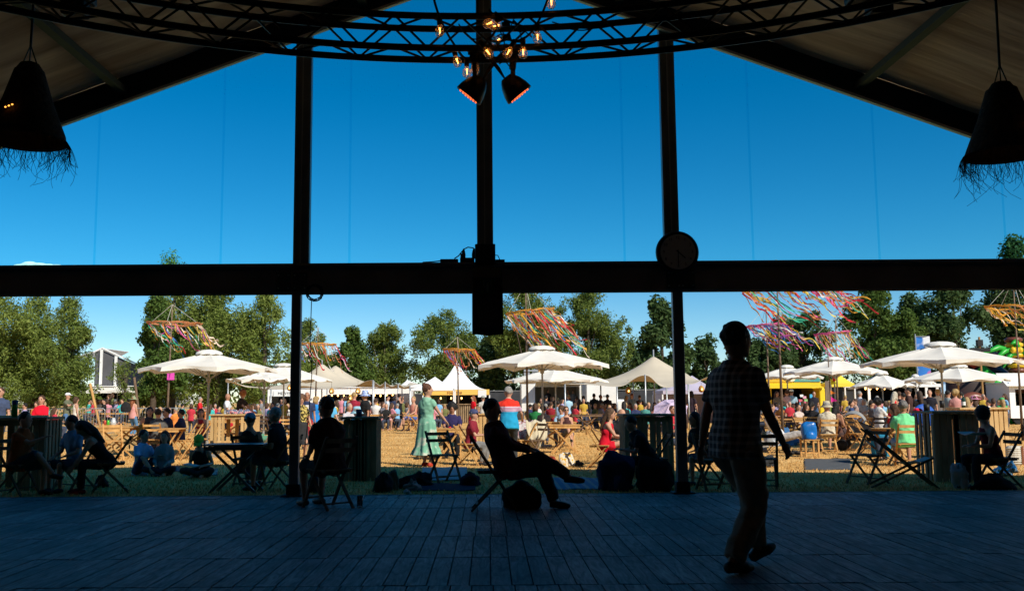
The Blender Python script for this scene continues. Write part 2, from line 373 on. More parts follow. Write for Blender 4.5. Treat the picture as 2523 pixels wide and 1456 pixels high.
def lower_post(u0, u1, vtop=722):
    x = (at(u0, 950, YE).x + at(u1, 950, YE).x) / 2; m = MB(); m.box((x, YE - .02, (DZ + zb0) / 2), ((u1 - u0) / 184.8, .11, zb0 - DZ))
    mp_(m, 'post', FR, bevel=.01)
    m = MB(); m.box((x, YE - .02, DZ + .012), (.30, .24, .022)); m.box((x, YE - .02, DZ + .09), (.19, .15, .14)); mp_(m, 'post_foot', BLACKM, bevel=.01)
lower_post(717, 741); lower_post(1660, 1687)
for xg in (XL, XRt, at(703, 700, YE).x, at(1690, 700, YE).x):       # gusset plates and bolts where the posts meet the beam
    m = MB(); m.box((xg, YE - .115, zb0 + .16), (.20, .014, .26)); o = mp_(m, 'gusset_plate', mk('plate_dark', (.10, .10, .10), .5, metal=.5), bevel=.006)
    for bx_ in (-.07, .07):
        for bz in (.07, .25): m = MB(); m.lathe([(.001, -.02), (.012, -.018), (.012, .0)], 6, (xg + bx_, YE - .122, zb0 + bz), Matrix.Rotation(-PI / 2, 3, 'X')); m.v = [(p[0], p[1] - YE, p[2]) for p in m.v]; m.build('bolt', STEEL, o)
N2 = 900                                         # straw and leaf bits trodden onto the deck
ly_ = YE - 6.5 * nr.rand(N2) ** 2.2; lx_ = (nr.rand(N2) * 2 - 1) * 9; la = nr.rand(N2) * PI; ll = .012 + nr.rand(N2) * .03; lw_ = .0018 + .004 * (nr.rand(N2) > .85)
cx_, sx_ = np.cos(la), np.sin(la); Q = np.zeros((N2, 4, 3)); zl = DZ + .0065 + nr.rand(N2) * .006
for i_, (p_, q_) in enumerate(((-1, -1), (1, -1), (1, 1), (-1, 1))): Q[:, i_] = np.stack([lx_ + p_ * ll * cx_ - q_ * lw_ * sx_, ly_ + p_ * ll * sx_ + q_ * lw_ * cx_, zl], 1)
quads('straw_litter', Q, mk('straw', (.45, .34, .16), .9), kind='stuff', label='bits of straw and leaf trodden onto the deck boards', cat='litter')
# gable film strips with thin welded seams; deeper sky blue put into the tint
fm = bpy.data.materials.new('sky_tint_film'); fm.use_nodes = True; n = fm.node_tree; n.nodes.remove(n.nodes['Principled BSDF'])
def film(m, tint, mixf, dcol):
    n = m.node_tree; tr = n.nodes.new('ShaderNodeBsdfTransparent'); tr.inputs[0].default_value = (*tint, 1)
    df = n.nodes.new('ShaderNodeBsdfDiffuse'); df.inputs[0].default_value = (*dcol, 1)
    ms = n.nodes.new('ShaderNodeMixShader'); tcx = n.nodes.new('ShaderNodeTexCoord'); nz = n.nodes.new('ShaderNodeTexNoise')
    nz.inputs['Scale'].default_value = .55; nz.inputs['Detail'].default_value = 6; n.links.new(tcx.outputs['Object'], nz.inputs['Vector'])
    mr = n.nodes.new('ShaderNodeMapRange'); mr.inputs['From Min'].default_value = .3; mr.inputs['From Max'].default_value = .75
    mr.inputs['To Min'].default_value = mixf * .4; mr.inputs['To Max'].default_value = mixf * 1.6; n.links.new(nz.outputs['Fac'], mr.inputs['Value'])
    n.links.new(mr.outputs[0], ms.inputs[0])
    n.links.new(tr.outputs[0], ms.inputs[1]); n.links.new(df.outputs[0], ms.inputs[2]); n.links.new(ms.outputs[0], n.nodes['Material Output'].inputs['Surface'])
film(fm, (.52, .98, 1.0), .015, (.1, .6, .9))
sm_ = bpy.data.materials.new('film_seam'); sm_.use_nodes = True; sm_.node_tree.nodes.remove(sm_.node_tree.nodes['Principled BSDF']); film(sm_, (.47, .93, .975), .02, (.3, .4, .5))
xs = [XR - HW + .05, XL, XC, XRt, XR + HW - .05]
for i in range(4):
    a, b_ = xs[i], xs[i + 1]; pts = [a] + ([XR] if a < XR < b_ and abs(b_ - XR) > .2 and abs(a - XR) > .2 else []) + [b_]
    m = MB(); y = YE + .045
    vs = [(a, y, zb1), (b_, y, zb1)] + [(x, y, zr(x) - .05) for x in reversed(pts)]
    m.add(vs, [tuple(range(len(vs)))]); mp_(m, 'clear_panel', fm)
for u in (-230, 235, 545, 861, 1537, 1853, 2163, 2475, 2790):
    x = at(u, 500, YE).x; m = MB(); m.add([(x - .016, YE + .038, zb1), (x + .016, YE + .038, zb1), (x + .016, YE + .038, zr(x) - .3), (x - .016, YE + .038, zr(x) - .3)], [(0, 1, 2, 3)])
    mp_(m, 'film_seam', sm_)
for q in (-1, 1):                                  # thin wire rails under the roof
    m = MB(); x0 = XR + q * 11; m.tube([(XR + q * 2.2, 8.2, 5.1), (XR + q * 6.5, 8.2, 4.92), (x0, 8.2, 4.7)], .008, 6); mp_(m, 'tension_wire', BLACKM)

# box, emergency sign and sheet at the foot of the centre post
bx = empty('junction_box', (XC, YE - .16, zb1), 0, 'dark electrical box on the beam at the foot of the centre post', 'electrical box')
m = MB(); m.box((0, 0, .10), (.28, .16, .26)); m.build('casing', BLACKM, bx, bevel=.012)
m = MB(); m.tube([(-.05, -.09, .02), (.02, -.1, .06), (.05, -.09, .18)], .006, 6); m.build('cable', BLACKM, bx)
c = at(1201, 695, YE - .25)
sg = empty('exit_sign', c, 0, 'unlit exit sign box with an arrow mark below the centre post', 'exit sign')
m = MB(); m.box((0, .05, .02), (.41, .11, .40)); m.build('housing', mk('sign_case', (.03, .03, .028), .5), sg, bevel=.012)
m = MB(); m.box((0, -.008, .13), (.39, .006, .14)); m.build('lens', mk('sign_lens', (.10, .08, .05), .4), sg)
m = MB(); m.box((0, -.008, -.06), (.20, .006, .21)); m.build('panel', mk('sign_green', (.012, .05, .032), .5), sg)
m = MB(); m.bar((-.05, -.014, .02), (.05, -.014, .02), .012, .004); m.bar((-.05, -.014, .02), (-.05, -.014, -.07), .012, .004, up=(0, 1, 0)); m.bar((.05, -.014, .02), (.05, -.014, -.07), .012, .004, up=(0, 1, 0))
m.bar((0, -.014, -.01), (0, -.014, -.13), .03, .004, up=(0, 1, 0)); m.bar((-.05, -.014, -.07), (-.02, -.014, -.07), .012, .004); m.build('pictogram', mk('sign_mark', (.10, .16, .13), .6), sg)
c0, c1 = at(1163, 722, YE - .2), at(1240, 825, YE - .2)
m = MB()
m.grid(lambda a, b: (c0.x + (c1.x - c0.x) * a, YE - .2 + .012 * math.sin(a * 3 + b * 4), c0.z + (c1.z - c0.z) * b + (.008 * math.cos(a * 6) if b > .9 else 0)), 8, 8)
m.build('notice_board', mk('board_back', (.06, .042, .04), .7, ns=2), smooth=True, solid=.012, label='plain dark board hanging below the exit sign', cat='board')
# power strip and cable on the beam, left of the box
c = at(1130, 648, YE - .04)
ps = empty('power_strip', c, 0, 'black power strip with two plugs on the beam left of the centre post', 'power strip')
m = MB(); m.box((-.13, 0, .028), (.25, .06, .05)); m.box((.12, 0, .035), (.20, .06, .07)); m.box((.06, 0, .1), (.07, .05, .06)); m.build('socket_block', BLACKM, ps, bevel=.006)
for x in (.10, .24):
    m = MB(); m.lathe([(.026, .06), (.028, .12), (.018, .17), (.008, .2)], 8, (x - .03, 0, 0)); m.build('plug', BLACKM, ps, smooth=True)
m = MB(); m.tube([(-.06, 0, .06), (.0, 0, .10), (.07, 0, .19), (.13, 0, .22), (.2, 0, .21), (.26, 0, .16), (.29, .04, .02)], .008, 6); m.tube([(-.5, 0, .012), (-.35, 0, .02), (-.25, 0, .03)], .008, 6)
m.build('cable', BLACKM, ps, smooth=True)
c = at(1232, 646, YE - .04)
m = MB(); m.box((c.x, c.y, c.z + .01), (.13, .05, .05)); m.tube([(c.x - .1, c.y, c.z + .10), (c.x - .03, c.y, c.z + .095), (c.x, c.y, c.z + .03)], .006, 6)
m.build('plug_adapter', BLACKM, label='small black plug adapter on the beam right of the centre post', cat='plug', bevel=0)

# coil of cable on the left post, cable to the floor
c = at(775, 725, YE - .2); cc = empty('cable_coil', c, 0, 'black cable coiled beside the left post with its end hanging down', 'cable')
m = MB()
pts = []
for k in range(90):
    a = k / 90 * 2 * PI * 5; r_ = .105 + .018 * math.sin(k * .9)
    pts.append((r_ * math.cos(a), -.02 * math.sin(k * .35), .02 + r_ * math.sin(a) * .95))
m.tube(pts, .0065, 6); m.build('coil', BLACKM, cc, smooth=True)
m = MB(); zz = c.z - DZ
m.tube([(-.04, 0, -.09), (-.05, 0, -.6), (-.02, -.01, -1.1), (-.06, -.02, -1.7), (-.11, -.02, -2.2), (-.15, -.03, -zz + .05), (-.3, -.05, -zz + .01), (-.42, -.03, -zz + .01)], .0065, 6); m.build('hanging_end', BLACKM, cc, smooth=True)

# clock on the right post
c = at(1670, 621, YE - .22)
ck = empty('wall_clock', c, 0, 'round wall clock with a dark rim hung where the right post meets the beam', 'clock')
m = MB(); m.lathe([(0.001, .09), (.26, .09), (.295, .06), (.295, .03), (.27, -.005), (.245, 0), (.24, .02)], 48, rot=Matrix.Rotation(-PI / 2, 3, 'X')); m.build('rim', mk('clock_rim', (.02, .02, .021), .35), ck, smooth=True)
m = MB(); m.lathe([(0.001, .018), (.243, .018)], 48, rot=Matrix.Rotation(-PI / 2, 3, 'X')); m.v = [(p[0], -abs(p[1]) + .0, p[2]) for p in m.v]
m.build('dial', mk('clock_dial', (.55, .53, .5), .5), ck)
NUM = mk('clock_mark', (.02, .02, .02), .5)
for k in range(1, 13):
    a = k * PI / 6; text_mb(str(k), .055, NUM, ck, 'numeral', (.195 * math.sin(a), -.022, .195 * math.cos(a)), (PI / 2, 0, 0), .001)
for ang, L, w in ((R(132), .13, .014), (R(180), .19, .010)):
    m = MB(); dx, dz = math.sin(ang), math.cos(ang); m.bar((-dx * .03, -.026, -dz * .03), (dx * L, -.026, dz * L), w, .002, up=(0, 1, 0)); m.build('hand', NUM, ck)

# ================================================================== circular truss
ZT = 3.90 ; 
def fit_circle(P):
    A = np.array([[2 * p.x, 2 * p.y, 1] for p in P]); b = np.array([p.x ** 2 + p.y ** 2 for p in P]); s_, *_ = np.linalg.lstsq(A, b, rcond=None)
    return s_[0], s_[1], math.sqrt(s_[2] + s_[0] ** 2 + s_[1] ** 2)
obs = [(152, 47), (318, 81), (491, 105), (854, 145), (1130, 148), (1577, 129), (1914, 82), (2214, 28), (2383, 4)]
P = []
for u, v in obs:
    dd = CM @ Vector(((u - PX) / F, -(v - PY) / F, -1)); k = (ZT - CZ) / dd.z; P.append(Vector((dd.x * k, dd.y * k, 0)))
cx, cy, RT = fit_circle(P)
print('TRUSS circle', cx, cy, RT)
TR = empty('ring_truss', (cx, cy, ZT), 0, 'black circular lattice truss ring hung under the marquee roof', 'truss')
TM = mk('black_truss', (.010, .010, .011), .45)
def ring_pt(r, z, a): return Vector((r * math.cos(a), r * math.sin(a), z))
a0, a1 = R(2), R(178)
a0, a1 = 0, 2 * PI
CH = [(RT, 0), (RT, .24), (RT - .24, 0), (RT - .24, .24)]
for r_, z_ in CH:
    m = MB(); m.tube([ring_pt(r_, z_, a0 + (a1 - a0) * k / 160) for k in range(161)], .0245, 10); m.build('chord', TM, TR, smooth=True)
m = MB(); nb = int(RT * 2 * PI / .5)
for k in range(nb):
    aa, ab, am = 2 * PI * k / nb, 2 * PI * (k + 1) / nb, 2 * PI * (k + .5) / nb
    for (p, q) in ((0, 1), (2, 3), (0, 2), (1, 3)):
        A, B = CH[p], CH[q]
        if p == 1: A, B = B, A
        m.tube([ring_pt(*A, aa), ring_pt(*B, am)], .009, 5); m.tube([ring_pt(*B, am), ring_pt(*A, ab)], .009, 5)
m.build('bracing', TM, TR)
for q in (R(40), R(90), R(140)):
    m = MB(); m.tube([ring_pt(RT - .12, .24, q), ring_pt(RT - .12, 1.9, q)], .008, 6); m.build('suspension_wire', TM, TR)
# truss sits under dark chain-hoist bodies at both sides
for q, lb in ((at(150, 15, 6.1), 'left'), (at(2130, 12, 6.3), 'right')):
    hb = empty('chain_hoist', q, 0, 'black hoist body on the %s end of the ring truss' % lb, 'hoist')
    m = MB(); m.box((0, 0, .12), (.42 if lb == 'left' else .22, .2, .2)); m.box((.1, 0, -.02), (.16, .14, .12)); m.build('housing', BLACKM, hb, bevel=.02)
    m = MB(); m.tube([(0, 0, .2), (0, 0, 1.6)], .012, 6); m.build('chain', BLACKM, hb)

# stage lights: par cans below the ring
def par(u, v, yaw, tilt, label):
    c = at(u, v, cy + RT - .12 + .02); o = empty('stage_light', c, 0, label, 'stage light', 'stage lights under the ring truss')
    rot = (Matrix.Rotation(R(12), 3, 'X') @ Matrix.Rotation(tilt, 3, 'Y')) * .84
    m = MB(); m.lathe([(.001, .105), (.05, .10), (.072, .075), (.098, .03), (.118, -.03), (.128, -.09), (.122, -.098), (.112, -.085), (.001, -.082)], 24, rot=rot); m.build('can', mk('black_can', (.012, .012, .012), .4), o, smooth=True)
    m = MB(); m.lathe([(.001, -.088), (.111, -.088)], 24, rot=rot); m.build('lens_plate', mk('led_plate', (.35, .12, .07), .4, emit=(1, .2, .06), es=.04), o)
    m = MB(); m.cur = 0
    for i in range(-3, 4):
        for j in range(-3, 4):
            if i * i + j * j < 11: m.ell(rot @ Vector((i * .028, j * .028, -.097)), (.007, .007, .007), n=6, m=4)
    m.build('led', mk('led_glow', (1, .3, .1), .4, emit=(1, .16, .04), es=1.3), o)
    m = MB(); top = ZT - c.z
    for q in (-1, 1): m.bar(rot @ Vector((0, q * .12, 0)), Vector((0, q * .07, .17)), .03, .006)
    m.tube([(0, 0, .13), (0, 0, top)], .022, 8); m.box((0, 0, .17), (.05, .16, .02)); m.tube([(-.05, 0, .26), (.05, 0, .26)], .012, 6); m.tube([(0, 0, .2), (.045, 0, .2)], .01, 6)
    m.box((0, 0, top - .005), (.075, .05, .08)); m.build('yoke', BLACKM, o)
    m = MB(); s_ = 1 if u > 1200 else -1
    for j in range(4): m.tube([(-s_ * .06, 0, .06), (-s_ * (.1 + .03 * j), .02, .15 + .03 * j), (-s_ * (.16 + .02 * j), 0, .22 + .02 * j), (-s_ * .2, 0, top)], .006, 5)
    m.build('cable', BLACKM, o, smooth=True)
par(1170, 216, 0, R(38), 'black stage light tilted down left, left of the centre post')
par(1264, 214, 0, R(-38), 'black stage light tilted down right, right of the centre post')
# festoon bulbs
GL = bpy.data.materials.new('bulb_glass'); GL.use_nodes = True; n = GL.node_tree; n.nodes.remove(n.nodes['Principled BSDF'])
tr = n.nodes.new('ShaderNodeBsdfTransparent'); tr.inputs[0].default_value = (.97, .90, .80, 1); gs = n.nodes.new('ShaderNodeBsdfGlossy'); gs.inputs['Roughness'].default_value = .15
lw = n.nodes.new('ShaderNodeLayerWeight'); lw.inputs[0].default_value = .25
ms = n.nodes.new('ShaderNodeMixShader'); n.links.new(lw.outputs['Facing'], ms.inputs[0]); n.links.new(tr.outputs[0], ms.inputs[1]); n.links.new(gs.outputs[0], ms.inputs[2])
tl = n.nodes.new('ShaderNodeBsdfTranslucent'); tl.inputs[0].default_value = (.9, .7, .5, 1); m2 = n.nodes.new('ShaderNodeMixShader'); m2.inputs[0].default_value = .16; n.links.new(ms.outputs[0], m2.inputs[1]); n.links.new(tl.outputs[0], m2.inputs[2]); n.links.new(m2.outputs[0], n.nodes['Material Output'].inputs[0])
FIL = mk('filament_glow', (1, .6, .2), .5, emit=(1, .36, .06), es=11)
BL = [((1083, 76), 0, 'lone bulb at the left of the string, above the truss middle'), ((1205.6, 57.6), 70, 'upper left bulb of the pair on the centre post'), ((1222.5, 64), 80, 'upper right bulb of the pair on the centre post'), ((1324, 92), 0, 'lone bulb at the right of the string below the upper chord'),
      ((1358, 7), 0, 'topmost bulb, cut by the upper edge of the picture'), ((1225, 100), 70, 'bulb just right of the centre post between the two middle chords'), ((1202, 130), -35, 'bulb in front of the centre post on the lowest chord'), ((1252, 129), 30, 'left bulb of two near the right stage light'), ((1288.5, 129), 0, 'bulb straight above the right stage light'),
      ((1126, 151), -15, 'bulb farthest left under the lowest chord'), ((1170, 169), 0, 'bulb beside the centre post just above the left stage light'), ((1150, 177), 0, 'lowest bulb, over the left stage light')]
ST = empty('light_string', at(1205, 60, 6.35), 0, 'black cable of the festoon string drooping in front of the truss', 'light string')
BP = []
for (u, v), tilt, lb in BL:
    c = at(u, v, cy + RT - .34 if v < 140 else cy + RT - .12); BP.append(c)
    o = empty('festoon_bulb', c, rnd.uniform(-1, 1) if tilt == 0 else 0, 'glowing filament ' + lb, 'light bulb', 'festoon bulbs hanging from the ring truss', tilt=(0, R(tilt)))
    m = MB(); m.lathe([(.014, .045), (.016, .03), (.027, .014), (.034, -.010), (.032, -.028), (.019, -.044), (.001, -.050)], 14); m.build('glass', GL, o, smooth=True)
    m = MB(); m.tube([(-.003, 0, .02), (.004, 0, -.02)], .0028, 6); m.tube([(.006, 0, .02), (.001, 0, -.02)], .0025, 6); m.build('filament', FIL, o)
    m = MB(); m.lathe([(.001, .10), (.018, .10), (.02, .085), (.018, .042), (.001, .042)], 10); m.build('socket', BLACKM, o, smooth=True)
O0 = ST.location
def sag(a, b, s_, k=8): return [a.lerp(b, i / k) - Vector((0, 0, s_ * 4 * (i / k) * (1 - i / k))) for i in range(k + 1)]
up = Vector((0, 0, .1)); order = [0, 9, 11, 10, 6, 5, 2, 1]
m = MB(); a = at(1060, -40, 6.3)
chain = [a] + [BP[i] + up for i in order]
for p, q in zip(chain, chain[1:]): m.tube([x - O0 for x in sag(p, q, .02)], .009, 6)
chain = [at(1365, -60, 6.3)] + [BP[i] + up for i in (4, 3, 8, 7, 6)]
for p, q in zip(chain, chain[1:]): m.tube([x - O0 for x in sag(p, q, .02)], .009, 6)
m.build('cable', BLACKM, ST, smooth=True)
m = MB()
for k in range(10):
    p = at(1215 + rnd.uniform(0, 60), 40 + rnd.uniform(0, 70), 6.4); q = at(1225 + rnd.uniform(-10, 90), 130 + rnd.uniform(-60, 60), 6.45)
    mid = (p + q) / 2 + Vector((rnd.uniform(-.12, .12), 0, rnd.uniform(-.12, .04))); pts = []
    for i in range(9):
        t_ = i / 8; pts.append((p * (1 - t_) ** 2 + mid * 2 * t_ * (1 - t_) + q * t_ * t_) - O0)
    m.tube(pts, .0045, 5)
for s_, e_ in (((1360, 55), (1560, 48)), ((1375, 60), (1500, 52)), ((1130, 60), (1190, 90))):
    m.tube([x - O0 for x in sag(at(*s_, 6.5), at(*e_, 6.5), .06)], .005, 5)
m.build('loose_cable', BLACKM, ST, smooth=True)

# pendant straw shades
def pendant(u, vtop, vbot, Y, label, lam=True, tl=0):
    a, b_ = at(u, vtop, Y), at(u, vbot, Y); H = a.z - b_.z
    o = empty('pendant_lamp', Vector((b_.x, Y, b_.z)), 0, label, 'pendant lamp', 'straw pendant lamps')
    ST_ = mk('dark_raffia', (.05, .032, .022), .95, ns=30, na=.5, bump=1, bs=60)
    prof = [(.03, H * .99), (.07, H * .965), (.095, H * .90), (.125, H * .74), (.165, H * .52), (.21, H * .32), (.27, H * .1), (.30, 0), (.29, 0), (.275, H * .1), (.18, H * .5), (.11, H * .88), (.05, H * .94)]
    m = MB(); prof2 = []
    for r_, z in prof: prof2.append((r_ * .92 + rnd.uniform(-.006, .006), z))
    m.lathe(prof2, 28); m.build('lamp_shade', ST_, o, smooth=False)
    q = []
    for k in range(330):
        a_ = rnd.uniform(0, 2 * PI); z0 = rnd.random() ** .6; r_ = .275; L = rnd.uniform(.04, .17) if rnd.random() < .85 else rnd.uniform(.15, .30)
        p0 = Vector((r_ * math.cos(a_), r_ * math.sin(a_), .01)); out = Vector((math.cos(a_), math.sin(a_), 0)); side = Vector((-out.y, out.x, 0)) * rnd.uniform(-1, 1)
        q.append([p0, p0 + out * L * .25 - Vector((0, 0, L * .35)) + side * L * .1, p0 + (out * rnd.uniform(-.4, .4) + side * .5) * L - Vector((0, 0, L * .75)), p0 + (out * rnd.uniform(-.5, .5) + side * rnd.uniform(-.5, 1)) * L - Vector((0, 0, L))])
    m = MB()
    for pts in q:
        fine = []
        for i in range(7):
            t_ = i / 6; fine.append(pts[0] * (1 - t_) ** 3 + pts[1] * 3 * t_ * (1 - t_) ** 2 + pts[2] * 3 * t_ * t_ * (1 - t_) + pts[3] * t_ ** 3)
        m.tube(fine, .0014, 3, cap=False)
    m.build('fringe', ST_, o)
    m = MB(); m.tube([(0, 0, H + .10), (.006, 0, H + .5), (0, 0, zr(b_.x) - b_.z - .1)], .009, 6)
    for k in range(3): m.tube([(.05 * math.cos(k * 2.1), .05 * math.sin(k * 2.1), H * .97), (0, 0, H + .12)], .005, 5)
    m.build('cord', BLACKM, o)
    m = MB(); m.ell((0, 0, H * .24), (.025, .025, .035)); m.build('bulb', mk('lamp_bulb_glow', (1, .6, .2), .5, emit=(1, .5, .12), es=1.6), o, smooth=True)
    m = MB()                                       # glowing beads stand in for bulb light through gaps in the weave
    for k in range(3): m.ell((.02 * k - .03 if lam else .05 + .01 * k, -.245 + .006 * k, H * (.30 + .018 * k)), (.008, .004, .006), n=6, m=4)
    m.build('weave_glow_bead', mk('weave_light_glow', (1, .6, .2), .5, emit=(1, .40, .06), es=2.2), o)
pendant(64, 152, 350, 6.5, 'dark straw pendant shade with a ragged fringe at the left edge')
pendant(2478, 200, 383, 6.5, 'dark straw pendant shade with a ragged fringe at the right edge', False)
# ================================================================== trees
def leaf_cols(k):
    return {'willow': [(.13, .18, .032), (.20, .265, .05), (.29, .35, .085), (.10, .145, .028)],
            'olive': [(.10, .15, .028), (.16, .22, .043), (.23, .29, .065), (.08, .12, .022)],
            'green': [(.055, .105, .02), (.09, .155, .03), (.13, .20, .04), (.04, .08, .016)],
            'dark': [(.036, .075, .024), (.066, .12, .036), (.10, .16, .05), (.026, .055, .017)]}[k]
LM = {k: island_mat('foliage_' + k, leaf_cols(k), .7, .42) for k in ('willow', 'olive', 'green', 'dark')}
BARK = mk('bark', (.09, .07, .05), .95, ns=6, na=.4, bump=1, bs=20)
PROF = {'round': lambda t: math.sqrt(max(0, 1 - (2 * (t * .93 + .02) - 1) ** 2)) * (1.0 if t < .5 else 1.0),
        'broad': lambda t: min(1, .55 + t * 1.4) * (1 - max(0, t - .45) ** 2 * 3.2) if t < 1 else 0.02,
        'cone': lambda t: min(1, t * 5 + .4) * (1 - t) ** .75 + .05,
        'column': lambda t: (min(1, .6 + t * 1.6)) * (1 - max(0, t - .3) ** 1.8 * 1.75)}
def tree(u, vtop, half, d, kind, prof, label, vb=1000, leaf=.22, ncl=170, per=70, seed=0, group=None, lean=0, name='tree', cat='tree', trunk=True):
    rs = np.random.RandomState(abs(seed + int(u)) + 1); top = at(u, vtop, d); H = top.z; rw = half * d / F; zb = max(0.05, at(u, vb, d).z)
    o = empty(name, (top.x, d, 0), 0, label, cat, group)
    Hc = H - zb; pf = PROF[prof]; off = rs.rand(3) * 50
    leaf *= 1.3; per = int(per * 1.3); NL = int(13 + rw * 1.6); LB = []
    for i in range(NL):
        t = .06 + .90 * (i + rs.rand()) / NL; a = rs.rand() * 2 * PI; rr = pf(t) * rw * (.45 + .45 * rs.rand()); rl = rw * pf(t) * (.30 + .22 * rs.rand()) + .35
        LB.append((rr * math.cos(a) + lean * t, rr * math.sin(a) * .8, zb + t * Hc * .97 - rl * .25, rl))
    LB.append((lean, 0, H - rw * .35, rw * .35)); LB = np.array(LB); li = rs.choice(len(LB), int(ncl * 1.25), p=LB[:, 3] ** 2 / (LB[:, 3] ** 2).sum()); n = len(li)
    dv = rs.randn(n, 3); dv[:, 2] = np.where(dv[:, 2] < -.4, -dv[:, 2], dv[:, 2]); dv /= np.linalg.norm(dv, axis=1)[:, None]
    C = LB[li, :3] + dv * (LB[li, 3] * (.35 + .65 * rs.rand(n) ** .5))[:, None] * np.array([1, 1, 1.1]); C[:, 2] = np.clip(C[:, 2], .3, H - .15)
    rc = (.040 * H + .22) * (.6 + rs.rand(n) * .7)
    M = n * per; ci = np.repeat(np.arange(n), per)
    dirs = rs.randn(M, 3); dirs /= np.linalg.norm(dirs, axis=1)[:, None]
    rad = rs.rand(M) ** .45; sc = np.array([1, 1, 1.15 if kind != 'willow' else 1.5])
    pos = C[ci] + dirs * (rad * rc[ci])[:, None] * sc
    pos[:, 2] = np.maximum(pos[:, 2], .05)
    out = dirs + rs.randn(M, 3) * .75; out[:, 2] += .35; out /= np.linalg.norm(out, axis=1)[:, None]
    ax = np.cross(out, rs.randn(M, 3)); ax /= np.linalg.norm(ax, axis=1)[:, None]
    if kind == 'willow': ax[:, 2] -= .8; ax -= out * (ax * out).sum(1)[:, None]; ax /= np.linalg.norm(ax, axis=1)[:, None]
    bx_ = np.cross(out, ax); L = leaf * (.6 + rs.rand(M) * .8); Wd = L * (.32 if kind in ('willow', 'olive') else .55)
    Q = np.zeros((M, 4, 3)); Q[:, 0] = pos - ax * L[:, None] * .5; Q[:, 1] = pos + bx_ * Wd[:, None] * .5
    Q[:, 2] = pos + ax * L[:, None] * .5; Q[:, 3] = pos - bx_ * Wd[:, None] * .5
    quads('crown', Q, LM[kind], o)
    if trunk:
        m = MB(); r0 = .03 * H
        m.tube([(0, 0, 0), (lean * .1, .05, H * .25), (lean * .4, 0, H * .55), (lean * .8, 0, H * .85)], [r0, r0 * .75, r0 * .45, r0 * .12], 8)
        for i in range(9):
            k = rs.randint(0, n); z0 = H * (.15 + .5 * rs.rand()); e_ = Vector(C[k]); s_ = Vector((lean * .3, 0, min(z0, e_.z)))
            m.tube([s_, s_.lerp(e_, .5) + Vector((0, 0, .2)), e_], [r0 * .35, r0 * .2, r0 * .05], 5)
        m.build('trunk', BARK, o, smooth=True)
    return o
TG = 'trees along the far side of the field'
T = [  # u, vtop, half, d, kind, prof, vb, leaf, clusters, per, label
 (-30, 700, 120, 62, 'willow', 'broad', 1010, .19, 190, 95, 'pale green willow cut by the left edge of the picture'),
 (88, 735, 90, 66, 'willow', 'column', 1012, .19, 190, 95, 'full willow behind the woman in the red sweater'),
 (175, 738, 50, 60, 'olive', 'column', 1005, .17, 120, 90, 'slim pointed willow left of the gap with the white marquee'),
 (312, 880, 18, 58, 'olive', 'round', 1000, .12, 20, 50, 'small bushy tree in front of the far left white marquee'),
 (385, 735, 44, 62, 'green', 'column', 1000, .18, 130, 90, 'upright dark green tree right of the far white marquee'),
 (432, 643, 75, 72, 'willow', 'column', 1000, .2, 200, 95, 'tall willow whose top shows above the beam at left'),
 (540, 700, 95, 68, 'willow', 'broad', 1005, .2, 210, 100, 'wide willow behind the large left parasol'),
 (655, 728, 70, 66, 'willow', 'broad', 1005, .19, 160, 95, 'round topped willow just left of the left post'),
 (762, 790, 50, 78, 'olive', 'column', 985, .2, 110, 80, 'narrow tree just right of the left post'),
 (862, 812, 46, 92, 'green', 'column', 985, .24, 110, 70, 'slender tree left of the middle of the sky gap'),
 (948, 802, 58, 94, 'olive', 'round', 985, .24, 140, 70, 'round tree behind the scalloped beige canopy'),
 (1100, 770, 95, 92, 'olive', 'broad', 985, .24, 220, 75, 'broad tree behind the white peaked tent'),
 (1235, 820, 60, 90, 'dark', 'round', 985, .24, 120, 70, 'low dark tree behind the left part of the middle parasol'),
 (1300, 715, 88, 84, 'olive', 'round', 985, .23, 200, 80, 'rounded tree just right of the hanging board'),
 (1448, 716, 108, 86, 'olive', 'broad', 985, .23, 250, 85, 'biggest round tree right of the middle parasol'),
 (1628, 742, 82, 80, 'dark', 'cone', 985, .30, 150, 55, 'dark layered conical tree behind the right post'),
 (1738, 822, 55, 88, 'dark', 'column', 985, .28, 90, 55, 'small dark tree right of the right post'),
 (1868, 840, 80, 80, 'dark', 'round', 985, .26, 150, 60, 'dark tree behind the walking man'),
 (1965, 775, 75, 84, 'dark', 'round', 985, .26, 150, 60, 'dark bushy tree behind the low ribbon streamers'),
 (2150, 700, 92, 76, 'green', 'broad', 985, .22, 230, 80, 'tall leafy tree above the right parasols'),
 (2240, 730, 60, 84, 'dark', 'broad', 985, .24, 140, 70, 'dark tree between the two tall trees at right'),
 (2345, 690, 85, 80, 'dark', 'broad', 985, .24, 210, 75, 'tall dark tree behind the blue banner'),
 (2500, 595, 62, 82, 'dark', 'broad', 985, .24, 190, 70, 'tallest dark tree at the right edge, topping the beam'),
 (2455, 760, 45, 88, 'dark', 'column', 985, .24, 90, 65, 'thin dark tree left of the tallest tree at the right edge'),
]
for i, (u, vt, hf, d_, k, pf, vb, lf, nc, pr, lb) in enumerate(T):
    tree(u, vt, hf, d_, k, pf, lb, vb, lf, nc, pr, i, TG)
